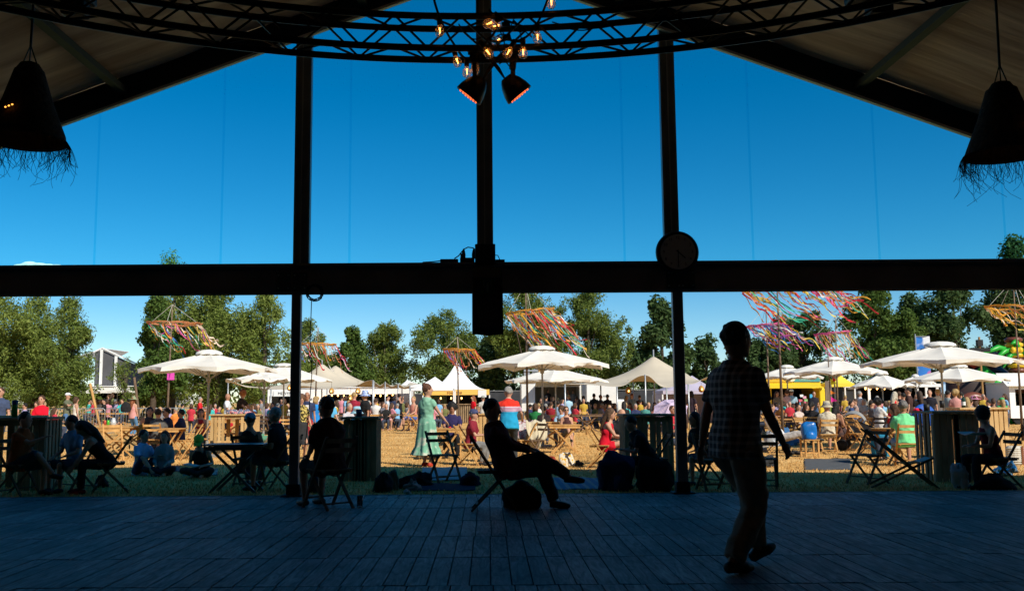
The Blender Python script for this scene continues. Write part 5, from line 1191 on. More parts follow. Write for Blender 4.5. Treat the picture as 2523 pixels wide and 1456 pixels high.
chair(X(192, 14.8), 14.85, R(-28), 'dark chair under the man in the light blue shirt', 0, WOODD)
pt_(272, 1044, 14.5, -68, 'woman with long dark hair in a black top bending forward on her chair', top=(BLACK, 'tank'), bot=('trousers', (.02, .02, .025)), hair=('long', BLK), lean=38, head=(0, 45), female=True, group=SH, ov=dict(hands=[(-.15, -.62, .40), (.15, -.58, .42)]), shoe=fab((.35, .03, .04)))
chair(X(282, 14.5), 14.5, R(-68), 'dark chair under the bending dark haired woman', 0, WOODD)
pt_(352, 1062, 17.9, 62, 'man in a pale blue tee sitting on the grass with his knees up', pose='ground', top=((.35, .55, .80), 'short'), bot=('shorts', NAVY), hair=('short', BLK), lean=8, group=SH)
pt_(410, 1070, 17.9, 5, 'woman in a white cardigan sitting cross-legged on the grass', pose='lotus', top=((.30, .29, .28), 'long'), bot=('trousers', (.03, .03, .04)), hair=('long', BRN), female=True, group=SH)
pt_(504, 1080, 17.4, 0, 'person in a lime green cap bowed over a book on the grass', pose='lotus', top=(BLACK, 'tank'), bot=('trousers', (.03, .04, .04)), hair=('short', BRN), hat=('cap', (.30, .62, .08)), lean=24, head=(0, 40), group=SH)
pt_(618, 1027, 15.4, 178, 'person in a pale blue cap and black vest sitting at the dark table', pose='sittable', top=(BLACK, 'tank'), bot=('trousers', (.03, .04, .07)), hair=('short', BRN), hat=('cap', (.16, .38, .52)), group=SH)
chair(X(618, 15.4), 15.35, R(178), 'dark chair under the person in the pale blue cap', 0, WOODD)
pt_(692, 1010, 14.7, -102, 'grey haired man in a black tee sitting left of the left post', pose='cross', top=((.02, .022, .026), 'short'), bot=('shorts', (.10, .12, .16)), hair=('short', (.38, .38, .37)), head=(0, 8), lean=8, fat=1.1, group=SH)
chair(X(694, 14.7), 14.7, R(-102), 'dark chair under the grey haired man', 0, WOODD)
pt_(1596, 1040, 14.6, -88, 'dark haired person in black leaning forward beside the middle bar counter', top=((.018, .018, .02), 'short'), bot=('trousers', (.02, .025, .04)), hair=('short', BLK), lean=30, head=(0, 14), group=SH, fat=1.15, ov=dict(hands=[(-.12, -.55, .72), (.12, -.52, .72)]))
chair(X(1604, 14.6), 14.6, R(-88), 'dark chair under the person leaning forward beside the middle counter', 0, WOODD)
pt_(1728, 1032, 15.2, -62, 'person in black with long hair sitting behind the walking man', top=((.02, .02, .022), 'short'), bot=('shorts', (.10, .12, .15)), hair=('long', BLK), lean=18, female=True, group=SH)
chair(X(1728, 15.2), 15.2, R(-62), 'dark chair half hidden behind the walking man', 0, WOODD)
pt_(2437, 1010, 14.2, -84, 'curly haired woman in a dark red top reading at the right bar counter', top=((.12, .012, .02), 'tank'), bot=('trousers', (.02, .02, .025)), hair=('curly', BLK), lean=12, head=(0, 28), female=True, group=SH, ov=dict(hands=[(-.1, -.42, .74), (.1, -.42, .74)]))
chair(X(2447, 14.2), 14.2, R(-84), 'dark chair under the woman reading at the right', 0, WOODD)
bk = empty('open_book', (X(2385, 14.2), 14.15, .80), R(-84), 'open book held by the curly haired woman at the right', 'book')
for sx in (-1, 1): m = MB(); m.box((sx * .09, 0, .02), (.18, .25, .015), Matrix.Rotation(-sx * .2, 3, 'Y')); m.build('page_block', mk('paper', (.5, .5, .5), .8), bk)
bk = empty('open_book', (X(503, 17), 16.75, .10), 0, 'open book on the lap of the person in the lime green cap', 'book')
for sx in (-1, 1): m = MB(); m.box((sx * .11, 0, .16), (.22, .30, .015), Matrix.Rotation(-sx * .2, 3, 'Y')); m.build('page_block', mk('paper', (.5, .5, .5), .8), bk)
# loose chairs, tables in the shade
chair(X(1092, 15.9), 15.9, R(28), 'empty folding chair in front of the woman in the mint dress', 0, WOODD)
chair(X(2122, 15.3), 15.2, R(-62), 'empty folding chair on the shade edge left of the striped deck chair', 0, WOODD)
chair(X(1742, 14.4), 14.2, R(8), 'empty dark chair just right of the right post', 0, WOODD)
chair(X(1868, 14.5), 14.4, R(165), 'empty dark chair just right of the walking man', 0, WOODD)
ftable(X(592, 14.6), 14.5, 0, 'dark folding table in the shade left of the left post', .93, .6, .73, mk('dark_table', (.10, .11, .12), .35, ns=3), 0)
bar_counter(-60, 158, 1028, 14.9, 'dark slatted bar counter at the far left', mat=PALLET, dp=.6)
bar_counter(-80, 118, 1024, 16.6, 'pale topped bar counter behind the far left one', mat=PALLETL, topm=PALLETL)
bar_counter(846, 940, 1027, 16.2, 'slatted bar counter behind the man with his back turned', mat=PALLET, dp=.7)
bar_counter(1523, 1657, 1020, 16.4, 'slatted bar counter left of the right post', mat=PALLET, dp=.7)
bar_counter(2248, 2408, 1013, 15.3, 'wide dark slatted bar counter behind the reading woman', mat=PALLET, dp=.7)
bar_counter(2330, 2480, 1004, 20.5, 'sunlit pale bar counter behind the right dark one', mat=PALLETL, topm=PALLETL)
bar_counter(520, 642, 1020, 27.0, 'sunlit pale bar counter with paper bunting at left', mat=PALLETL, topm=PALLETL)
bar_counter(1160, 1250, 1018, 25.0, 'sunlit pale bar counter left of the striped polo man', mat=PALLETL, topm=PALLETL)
# striped deck chair
dc = empty('deck_chair', (X(2205, 14.6), 14.6, 0), R(75), 'low deck chair with orange and white striped cloth on the shade edge', 'deck chair')
for sx in (-1, 1):
    m = MB(); m.bar((sx * .28, -.50, 0), (sx * .28, .50, .88), .03, .045, up=(1, 0, 0)); m.build('frame', WOODD, dc)
    m = MB(); m.bar((sx * .25, .45, 0), (sx * .25, -.45, .46), .03, .045, up=(1, 0, 0)); m.build('leg', WOODD, dc)
m = MB()
def fn(a, b):
    yy_ = -.43 + .92 * a; return (-.24 + .48 * b, yy_, .45 + (.88 - .45) * a - .30 * math.sin(PI * a * .85) )
m.grid(fn, 16, 4); m.build('sling', zband('striped_cloth', [(z / 100, ((.55, .16, .04) if i % 2 else (.55, .52, .48))) for i, z in enumerate(range(15, 96, 6))], None), dc, smooth=True, solid=.006)
# ================================================================== sunlit people
SU = 'people in the sunlit field'
wm = ps(1052, 951, 19.7, 142, 'woman in a long mint green dress standing with one arm reached out', top=((.30, .56, .42), 'cap'), bot=('midi_skirt', (.30, .56, .42)), hair=('bun', (.10, .04, .02)), female=True, head=(-35, 4), group=SU,
        topmat=spots('mint_cloth', (.20, .42, .30), (.25, .48, .35), 8, .5), botmat=spots('mint_cloth2', (.17, .38, .27), (.24, .47, .35), 9, .52, (.50, .52, .42)), ov=dict(hands=[(-.30, -.36, .92), (.22, .02, .82)]), shoe=fab((.45, .05, .03)))
m = MB(); m.tube([(-.03, .11, .98), (-.05, .13, .82), (-.02, .14, .62)], [.02, .018, .012], 6); m.tube([(.02, .11, .98), (.05, .13, .86), (.04, .14, .70)], [.02, .016, .01], 6); m.build('sash', fab((.30, .56, .42)), wm)
polo = zband('striped_polo', [(.70, (.02, .30, .52)), (1.11, (.55, .42, .50)), (1.125, (.40, .18, .30)), (1.14, (.60, .48, .55)), (1.155, (.40, .18, .30)), (1.17, (.60, .48, .55)), (1.185, (.40, .18, .30)), (1.20, (.60, .48, .55)), (1.22, (.68, .035, .02)), (1.39, (.42, .01, .07)), (1.8, (0, 0, 0))], None)
ps(1253, 955, 20.5, 184, 'broad man in a red, lilac and blue striped polo seen from behind', pose='lean', top=((.6, .1, .1), 'short'), topmat=polo, bot=('trousers', (.035, .038, .042)), hair=('short', GRY), lean=12, fat=1.2, group=SU, ov=dict(hands=[(-.35, -.35, 1.0), (.35, -.30, .95)]))
pt_(1158, 1014, 20.0, 78, 'man in a maroon tee and navy cap sitting left of the centre seated man', pose='sittable', top=(MAROON, 'short'), bot=('trousers', (.2, .2, .2)), hair=('short', GRY), hat=('cap', (.05, .06, .14)), lean=8, fat=1.1, group=SU)
chair(X(1154, 20), 20.0, R(78), 'chair under the man in the maroon tee', 0)
pt_(1114, 997, 22.6, 0, 'bearded man in a navy tee sitting behind the small crossed leg table', pose='sittable', top=((.03, .025, .09), 'short'), bot=('trousers', BLACK), hair=('curly', BLK), skin=SKIN2, group=SU)
chair(X(1114, 22.7), 22.75, 0, 'chair under the bearded man in the navy tee', 0)
ftable(X(1106, 21.7), 21.7, 0, 'small crossed leg table right of the woman in the mint dress', .62, .6)
rd = pt_(1486, 1011, 18.9, 72, 'woman in a short red dress sitting on a folding chair', pose='cross', top=((.60, .012, .03), 'tank'), bot=('short_skirt', (.60, .012, .03)), hair=('long', (.10, .055, .03)), female=True, lean=14, head=(0, 8), group=SU, ov=dict(feet=[(.02, -.50, .16), (.14, -.36, .085)], hands=[(-.02, -.50, .72), (.12, -.46, .70)]))
chair(X(1476, 18.9), 18.9, R(72), 'folding chair under the woman in the red dress', 0)
pt_(1514, 1012, 19.9, 25, 'bald man in a black polo bending beside the woman in the red dress', top=((.02, .02, .024), 'short'), bot=('shorts', (.4, .3, .2)), hair=('bald', BRN), lean=22, head=(20, 22), group=SU)
chair(X(1512, 20), 20.05, R(25), 'folding chair under the bald man in the black polo', 0)
pt_(1394, 1021, 26.0, 3, 'woman in a dark vest and sunglasses sitting behind the sunlit table', pose='cross', top=((.07, .03, .03), 'tank'), bot=('shorts', (.1, .1, .12)), hair=('pony', BRN), female=True, extra='shades', group=SU)
chair(X(1394, 26), 26.05, R(3), 'folding chair under the woman in the dark vest', 0)
pt_(1384, 1004, 27.6, -20, 'tousled person in a pale blue tee behind the woman in the dark vest', pose='sittable', top=((.28, .45, .62), 'short'), hair=('curly', BRN), lean=10, group=SU)
ftable(X(1388, 24.2), 24.2, 0, 'varnished folding table in the sun in front of the woman in the dark vest', .84, .6)
ps(1420, 977, 46, -140, 'woman in a patterned vest and wide pale jeans walking away', pose='walk', top=((.05, .03, .06), 'tank'), bot=('wide', (.42, .58, .64)), hair=('bun', BRN), female=True, group=SU, topmat=spots('floral_dark', (.02, .02, .03), (.35, .1, .15), 30, .55))
ps(1468, 1012, 46, 90, 'man in a rust orange tee and grey shorts bending down', pose='lean', top=((.42, .09, .03), 'short'), bot=('shorts', (.30, .32, .30)), hair=('short', BRN), lean=66, group=SU, ov=dict(hands=[(-.1, -.55, .45), (.1, -.5, .45)]))
ps(104, 978, 24.0, 4, 'woman in a bright red sweater behind the far left counters', top=((.72, .01, .03), 'long'), hair=('pony', BRN), female=True, fat=1.15, group=SU, pose='hold', z0=.0)
ps(2, 958, 25.5, 8, 'man in a navy tee with a pale badge, cut by the left edge', top=((.05, .07, .13), 'short'), hair=('short', BRN), group=SU)
ps(168, 970, 39, 82, 'man in an olive tee and white cap holding on to the woman in cream', pose='reach', top=((.13, .14, .09), 'short'), bot=('trousers', (.08, .16, .30)), hair=('short', BRN), hat=('cap', (.75, .74, .72)), group=SU, ov=dict(hands=[(-.15, -.42, 1.38), (.15, -.40, 1.3)]))
ps(189, 980, 38.6, 130, 'woman in a cream top with her back to the capped man', top=((.70, .64, .54), 'tank'), bot=('trousers', (.6, .55, .5)), hair=('bob', BRN), female=True, group=SU)
w = ps(330, 979, 38, 160, 'woman in an olive sun hat with a black backpack near the barriers', top=((.62, .30, .28), 'tank'), bot=('trousers', (.10, .22, .38)), hair=('long', RED_), hat=('sun', (.24, .27, .15)), female=True, group=SU)
bp_ = blob('backpack', 'black backpack worn by the woman in the olive sun hat', 'backpack', X(318, 38) , 37.75, (.36, .24, .5), (.02, .02, .022), 3, z0=.98); bp_['group'] = 'bags and things left on the grass'
TB = 'people at the tables under the left parasol'
pt_(371, 1007, 24.6, 25, 'dark haired woman listening at the left table', pose='sittable', top=((.07, .05, .05), 'short'), hair=('long', BLK), female=True, group=TB)
pt_(392, 1011, 23.4, 176, 'man in a grey tee with his back turned on a varnished chair', pose='sittable', top=((.10, .10, .10), 'short'), bot=('shorts', (.03, .25, .28)), hair=('short', BLK), group=TB, fat=1.05)
chair(X(389, 23.4), 23.3, R(180), 'varnished chair under the man in the grey tee', 0)
pt_(424, 1009, 24.6, -58, 'dark haired man in sunglasses and a navy top leaning on the left table', pose='sittable', top=((.02, .03, .07), 'short'), hair=('short', BLK), extra='shades', lean=12, group=TB, ov=dict(hands=[(-.2, -.5, .78), (.15, -.5, .78)]))
pt_(449, 1016, 25.2, -90, 'person in dark blue sitting right of the man in sunglasses', pose='sittable', top=((.02, .03, .09), 'short'), hair=('short', BLK), group=TB)
pt_(353, 1028, 24.0, 60, 'small blond child in an olive top at the left table', top=((.20, .14, .03), 'short'), hair=('short', BLD), group=TB, child=1)
ftable(X(428, 23.2), 23.2, 0, 'varnished crossed leg table under the big left parasol', .55, .6)
ftable(X(283, 23.6), 23.6, 0, 'varnished folding table left of the bending woman', 1.1, .6, .76)
ftable(X(320, 25.6), 25.8, 0, 'folding table with bottles behind the left tables', 1.3, .6)
ftable(X(560, 33), 33, 0, 'long folding table behind the pale counter at left', 1.6, .7)
chair(X(468, 22.6), 22.6, R(-52), 'first empty varnished chair left of the parasol pole', 0)
chair(X(487, 23.4), 23.5, R(-60), 'empty varnished chair nearest the big left parasol pole', 0)
chair(X(300, 23.0), 22.6, R(30), 'empty varnished chair in front of the leftmost table', 0)
pt_(497, 1012, 26.0, 20, 'person in a red vest sitting behind the big left parasol pole', pose='sittable', top=((.35, .02, .03), 'tank'), hair=('long', BRN), female=True, group=TB)
ps(494, 980, 42, 95, 'grey haired man in a red tee and white shorts carrying a tray', pose='hold', top=(REDC, 'short'), bot=('shorts', (.7, .68, .65)), hair=('short', GRY), group=SU)
ps(561, 972, 36, 88, 'balding man in a white shirt with a red jumper round his waist', pose='hold', top=((.62, .66, .68), 'short'), bot=('trousers', (.45, .02, .03)), hair=('bald', BRN), skin=SKIN2, group=SU)
ps(590, 965, 34, 75, 'man with curly ginger hair and a dark tee at the pale counter', pose='reach', top=((.035, .025, .02), 'short'), hair=('curly', (.30, .10, .03)), lean=12, head=(0, 18), group=SU)
# paper bunting on the counter
for k, (u, v, r_) in enumerate(((582, 1012, 20), (597, 1008, -15), (610, 1013, 10), (572, 1018, -25))):
    o = blob('paper_fan', 'crumpled red, white and grey paper on the pale counter, %s' % ('left of the middle', 'right of the middle', 'rightmost piece', 'leftmost piece')[k], 'paper', X(u, 27.3), 27.2, (.22, .2, .16), (.3, .2, .2), k, z0=Z(1021, 27, 590), mat=spots('printed_paper', (.12, .14, .22), (.55, .48, .45), 12, .5, (.45, .08, .12)), amp=.6)
    o['group'] = 'crumpled printed papers'
# right of the left post
pw = ps(742, 976, 22.3, 28, 'woman in a yellow patterned top and black skirt beside the left post', top=((.05, .04, .01), 'short'), topmat=spots('floral_yellow', (.02, .018, .01), (.55, .42, .12), 26, .52), bot=('skirt', (.03, .03, .032)), hair=('curly', (.12, .06, .03)), female=True, group=SU, ov=dict(hands=[(-.12, -.25, .92), (.30, -.15, .80)]), fat=1.1)
bag_ = blob('shoulder_bag', 'red floral shoulder bag of the woman in the patterned top', 'bag', X(764, 22.5), 22.4, (.34, .2, .62), (.4, .05, .05), 5, z0=.42, mat=spots('floral_red', (.30, .02, .03), (.50, .22, .12), 9, .5, (.12, .14, .05)))
ps(757, 969, 27, 10, 'bald bearded man in a navy tee with a white lanyard card', top=((.03, .04, .09), 'short'), bot=('shorts', (.1, .1, .12)), hair=('bald', BRN), skin=SKIN2, group=SU)
m = MB(); m.box((0, 0, 0), (.11, .01, .16)); o = m.build('name_card', PLASTICW, label='white name card hanging on the bald man in navy', cat='card'); o.location = (X(757, 26.7), 26.78, 1.18)
ps(778, 980, 31, 170, 'blond person in a bright blue shirt behind the bald man', top=((.02, .22, .60), 'short'), hair=('bob', BLD), group=SU)
pt_(812, 980, 32, 40, 'white haired man in a light blue tee behind the deck chair sitter', top=((.10, .38, .62), 'short'), hair=('short', WHT), group=SU, pose='sit')
ps(873, 969, 33, 165, 'man in a maroon tee with short blond hair seen from behind', top=((.28, .02, .04), 'short'), hair=('short', BLD), group=SU, bot=('trousers', (.3, .5, .6)))
ps(900, 966, 26.5, -60, 'man in a blue patterned bucket hat and a black tee', top=((.018, .018, .02), 'short'), hair=('short', BRN), hat=('bucket', spots('hat_print', (.55, .62, .75), (.05, .14, .5), 40, .5)), skin=SKIN2, fat=1.12, group=SU)
pt_(856, 997, 30, 40, 'older man in a pale checked shirt eating at a small table', pose='sittable', top=((.50, .48, .52), 'long'), hair=('short', GRY), lean=14, group=SU)
pt_(876, 1008, 21, 175, 'person in a bright blue shirt and pale cap sitting behind the slatted counter', pose='sittable', top=((.02, .20, .55), 'short'), hair=('short', GRY), hat=('bucket', (.28, .50, .62)), lean=16, fat=1.2, group=SU)
pt_(926, 984, 44, 175, 'person in a white tee sitting with their back turned under the scalloped canopies', top=((.65, .64, .62), 'short'), hair=('short', BRN), group=SU)
ps(955, 977, 47, 92, 'young man in a pale tee and light jeans between the canopy poles', top=((.55, .60, .66), 'short'), bot=('trousers', (.25, .38, .48)), hair=('short', BLK), group=SU)
ps(970, 976, 49, 170, 'person in a dark blue top right of the man in light jeans', top=((.03, .04, .08), 'short'), hair=('bob', BLK), group=SU)
ps(984, 972, 47, 150, 'woman in a black top lifting a hand to her head', top=(BLACK, 'tank'), bot=('shorts', BLACK), hair=('bun', BLK), female=True, group=SU, ov=dict(hands=[(-.15, -.1, 1.62), (.25, 0, .85)]))
pt_(1019, 979, 43, -40, 'person in a salmon top on a folding chair behind the woman in mint', top=((.55, .22, .16), 'tank'), bot=('shorts', (.06, .12, .35)), hair=('short', BLD), group=SU)
pt_(944, 992, 44, 60, 'person in pink shorts sitting on the bench under the canopies', top=((.12, .12, .14), 'short'), bot=('shorts', (.6, .3, .33)), hair=('long', BRN), group=SU)
chair(X(1009, 42), 42, R(80), 'varnished folding chair standing in the sun behind the woman in mint', 0)
ps(1166, 977, 44, -60, 'long haired woman in a red dress at the yellow lettered tent', top=((.62, .01, .02), 'short'), bot=('skirt', (.62, .01, .02)), hair=('long', RED_), female=True, group=SU)
ps(1190, 977, 43, -170, 'man in a pale grey tee and cap at the yellow lettered tent', top=((.50, .48, .44), 'short'), bot=('shorts', (.2, .2, .18)), hair=('short', BRN), hat=('cap', (.3, .3, .26)), group=SU)
TR_ = 'people around the white trailer'
zt_ = .62
for u, v, c_, lb, hr in ((1350, 960, (.02, .02, .03), 'server in black inside the trailer hatch, left side', BLK), (1399, 961, (.2, .03, .03), 'server in a maroon top inside the trailer hatch', BRN), (1411, 962, (.25, .25, .26), 'server in grey inside the trailer hatch, right side', BLK)):
    ps(u, v, 53.3, 10, lb, top=(c_, 'short'), hair=('short', hr), group=TR_, z0=zt_)
for u, v, d_, rt, tc_, bt, hr, lb in (
  (1362, 980, 45, 178, (.62, .55, .38), (.1, .1, .12), ('short', BRN), 'person in a pale yellow tee queuing below the hatch'),
  (1345, 976, 46, 170, (.03, .03, .04), (.05, .05, .06), ('short', BLK), 'person in black queuing at the left end of the hatch'),
  (1399, 973, 42, -160, (.35, .55, .72), (.03, .03, .05), ('short', BLD), 'blond person in a light blue tee queuing at the trailer'),
  (1437, 977, 47, 150, (.04, .03, .04), (.2, .3, .4), ('long', BRN), 'brown haired woman in black near the right end of the hatch'),
  (1463, 971, 49, 170, (.02, .02, .02), (.03, .03, .04), ('short', BLK), 'man in black in front of the white truck, leftmost'),
  (1479, 974, 49.5, 120, (.06, .05, .06), (.03, .03, .04), ('short', RED_), 'ginger haired man in dark clothes before the white truck'),
  (1496, 973, 48, 185, (.025, .02, .03), (.03, .03, .04), ('short', BLK), 'broad man in black before the white truck, rightmost'),
  (1543, 976, 50, 40, (.4, .3, .28), (.05, .05, .06), ('long', BLD), 'blond woman beside the mesh fence right of the truck'),
  (1556, 972, 49, -30, (.20, .26, .30), (.5, .35, .4), ('bob', RED_), 'person in a grey blue top and pink trousers by the mesh fence'),
  (1575, 975, 50, 170, (.05, .02, .02), (.03, .03, .03), ('short', BRN), 'person in dark brown left of the lilac umbrella'),
  (1703, 966, 42, 165, (.03, .02, .03), (.35, .32, .25), ('bob', BLK), 'woman in a black top and pale skirt left of the walking man')):
    ps(u, v, d_, rt, lb, top=(tc_, 'short'), bot=('trousers', bt), hair=hr, group=TR_, female='woman' in lb)
for u, v, d_, rt, tc_, hr, lb in (
  (1318, 997, 31, 170, (.02, .16, .05), ('bob', BRN), 'person in dark green sitting left of the middle parasol pole'),
  (1339, 1003, 29, 180, (.16, .15, .16), ('short', BLK), 'person in a grey checked shirt sitting behind the middle parasol pole'),
  (1357, 992, 40, 170, (.25, .02, .03), ('short', BRN), 'person in a dark red top sitting under the rear parasol'),
  (1374, 990, 41, 175, (.22, .34, .48), ('short', BLK), 'person in a blue shirt with a lanyard under the rear parasol'),
  (1448, 992, 42, -150, (.03, .03, .05), ('long', BLK), 'woman in black sitting right of the woman in pale jeans'),
  (1500, 1000, 40, 30, (.10, .22, .50), ('short', BLD), 'small blond child in blue behind the bald man'),
  (1536, 992, 37, 170, (.02, .02, .02), ('long', BLK), 'person in black sitting behind the middle slatted counter'),
  (1588, 995, 38, 150, (.08, .28, .25), ('short', BLK), 'person in a teal top sitting behind the middle slatted counter'),
  (1612, 1000, 36, 20, (.20, .08, .06), ('long', BRN), 'person in brown under the lilac umbrella'),
  (1675, 1030, 21, -110, (.62, .01, .04), ('long', BRN), 'person in a bright red top sitting right behind the right post'),
  (1655, 1018, 26, 30, (.55, .04, .06), ('short', BRN), 'person in crimson sitting at the right end of the middle counter')):
    pt_(u, v, d_, rt, lb, top=(tc_, 'short'), hair=hr, group=TR_, pose='sittable', child=1 if 'child' in lb else 0)
# lilac umbrella
u_ = empty('hand_umbrella', (X(1650, 30), 30, 1.0), 0, 'open lilac patterned umbrella tilted behind the middle bar counter', 'umbrella', tilt=(R(38), R(-14)))
canopy_mb(.58, .0, .28, 8, .0001, random.Random(3), 0, .035, 0).build('canopy', spots('lilac_print', (.48, .38, .55), (.62, .50, .62), 25, .5), u_, smooth=True)
m = MB(); m.tube([(0, 0, -.5), (0, 0, .3)], .008, 6); m.build('shaft', STEEL, u_)
# ------------------------------------------------------------------ right side
RT_ = 'people on the right side of the field'
pt_(1919, 1018, 23.6, 78, 'reclining man in a white tee and pale hat, hands behind his head', pose='recline', top=((.66, .66, .67), 'short'), bot=('trousers', (.35, .32, .30)), hair=('short', BRN), hat=('bucket', (.60, .57, .46)), lean=-34, head=(-20, -5), group=RT_)
chair(X(1912, 23.7), 23.75, R(85), 'folding chair under the reclining man', 0)
pt_(2034, 993, 23.8, 172, 'man in a pale patterned shirt and cap sitting with his back turned', pose='sit', top=((.55, .5, .4), 'short'), topmat=spots('beige_print', (.52, .47, .36), (.60, .55, .44), 16, .5, (.42, .36, .26)), bot=('shorts', (.3, .26, .2)), hair=('short', GRY), hat=('bucket', (.46, .40, .28)), fat=1.15, group=RT_)
chair(X(2034, 23.7), 23.7, R(172), 'folding chair under the man in the pale patterned shirt', 0)
pt_(2058, 996, 24.4, 120, 'dark haired woman in brown crossing her legs beside the patterned shirt man', pose='cross', top=((.10, .05, .04), 'tank'), bot=('short_skirt', (.06, .04, .04)), hair=('long', BLK), skin=SKIN2, female=True, group=RT_)
pt_(1997, 992, 27.5, 150, 'man in a black tee with a ponytail left of the patterned shirt man', pose='sittable', top=(BLACK, 'short'), hair=('pony', BLK), group=RT_, skin=SKIN2)
chair(X(1995, 27.4), 27.4, R(160), 'folding chair under the man with the ponytail', 0)
gs_ = pt_(2223, 992, 18.9, 168, 'grey haired man in a bright mint green tee sitting left of the wide counter', pose='sittable', top=((.20, .72, .32), 'short'), bot=('shorts', (.25, .32, .40)), hair=('short', (.16, .15, .14)), skin=SKIN2, fat=1.1, lean=5, group=RT_)
chair(X(2226, 18.8), 18.75, R(168), 'folding chair under the man in the mint green tee', 0)
pt_(2200, 1000, 20.4, -120, 'brown haired person beyond the man in the mint green tee', pose='sittable', top=((.10, .06, .05), 'short'), hair=('bob', BRN), group=RT_)
ftable(X(2188, 19.6), 19.6, R(10), 'varnished folding table beside the man in the mint green tee', .6, .6)
rdm = ps(2198, 969, 29, 125, 'long grey haired woman in a red dress reaching over a table', pose='reach', top=((.65, .01, .02), 'tank'), bot=('skirt', (.60, .01, .02)), hair=('long', (.42, .38, .30)), female=True, lean=12, group=RT_)
for u, v, d_, rt, tc_, hr, lb in (
  (1886, 963, 45, -150, (.02, .02, .02), ('short', BRN), 'man in a black tee at the left corner of the yellow stall'),
  (1913, 966, 43, 20, (.22, .18, .13), ('long', BRN), 'woman in a long beige dress before the yellow stall'),
  (1949, 961, 42, 150, (.28, .44, .55), ('short', BRN), 'person in a pale blue tee and white cap before the yellow stall'),
  (2004, 966, 47, 0, (.02, .02, .03), ('short', BLK), 'server in black inside the yellow stall'),
  (2117, 966, 42, 95, (.62, .64, .70), ('short', GRY), 'grey haired man in a white shirt before the dark stall'),
  (2214, 967, 33, 150, (.05, .03, .03), ('short', BRN), 'brown haired person right of the long grey haired woman'),
  (2224, 970, 32, -160, (.16, .10, .11), ('short', BLK), 'dark haired person in a mauve top right of the grey haired woman'),
  (2238, 957, 31, -120, (.06, .03, .025), ('short', BLK), 'tall man in a brown tee behind the wide counter'),
  (2264, 966, 30, 180, (.02, .018, .018), ('long', (.05, .03, .02)), 'long haired person in black behind the wide counter'),
  (2289, 962, 34, -30, (.02, .02, .03), ('short', BRN), 'man in a dark navy tee behind the blue chair back'),
  (2309, 961, 37, -170, (.55, .56, .58), ('short', BLD), 'man in a white tee left of the tall parasol pole'),
  (2334, 964, 32, 110, (.25, .30, .30), ('short', BLK), 'dark haired man in a grey green tee at the pale counter'),
  (2352, 963, 30, 160, (.50, .24, .22), ('curly', BLD), 'blond woman in a salmon pink shirt at the pale counter'),
  (2366, 967, 38, 150, (.06, .10, .20), ('short', BLK), 'person in dark blue behind the blond woman in salmon')):
    o = ps(u, v, d_, rt, lb, top=(tc_, 'short'), hair=hr, group=RT_, female='woman' in lb, bot=(('long_skirt', (.22, .18, .13)) if 'long beige' in lb else ('trousers', DENIM)), hat=(('cap', (.7, .75, .72)) if 'white cap' in lb else None))
ps(1938, 963, 42, 165, 'woman in a pink top and yellow trousers taking a photo at the yellow stall', pose='phone', top=((.55, .36, .35), 'short'), bot=('wide', (.70, .45, .03)), hair=('short', BRN), female=True, group=RT_)
for u, v, d_, rt, tc_, hr, lb in (
  (1899, 1000, 30, 80, (.04, .03, .03), ('short', BRN), 'person in dark clothes bending over the dark tables'),
  (1965, 999, 33, 20, (.55, .45, .4), ('short', BRN), 'small child in a pale top among the dark tables'),
  (2095, 990, 36, 60, (.03, .06, .16), ('short', BLK), 'person in blue sitting right of the bunting pole'),
  (2105, 985, 38, -90, (.35, .25, .22), ('short', BRN), 'person in beige behind the stroller'),
  (2127, 985, 40, -70, (.4, .38, .36), ('short', GRY), 'grey haired person facing left behind the stroller'),
  (2145, 990, 34, 90, (.10, .10, .12), ('short', BLK), 'person in charcoal right of the stroller'),
  (2162, 985, 29, 110, (.60, .58, .56), ('curly', BLK), 'dark haired woman in a white tee at a small table'),
  (2379, 982, 31, 170, (.60, .56, .48), ('long', BLD), 'person in a cream patterned top at the pale counter'),
  (2388, 984, 33, 150, (.28, .22, .18), ('short', BRN), 'person in brown right of the cream top at the pale counter'),
  (2398, 978, 34, 170, (.40, .46, .50), ('long', BRN), 'person in a pink sun hat behind the pale counter'),
  (2445, 988, 40, 160, (.3, .16, .1), ('short', BRN), 'small brown haired child before the inflatable'),
  (2466, 982, 38, 180, (.05, .35, .12), ('long', BLD), 'blond child in a green cap before the inflatable')):
    pt_(u, v, d_, rt, lb, top=(tc_, 'short'), hair=hr, group=RT_, pose='sittable', hat=(('sun', (.65, .25, .40)) if 'pink sun hat' in lb else ('cap', (.05, .4, .12)) if 'green cap' in lb else None), child=1 if 'child' in lb else 0, female='woman' in lb)
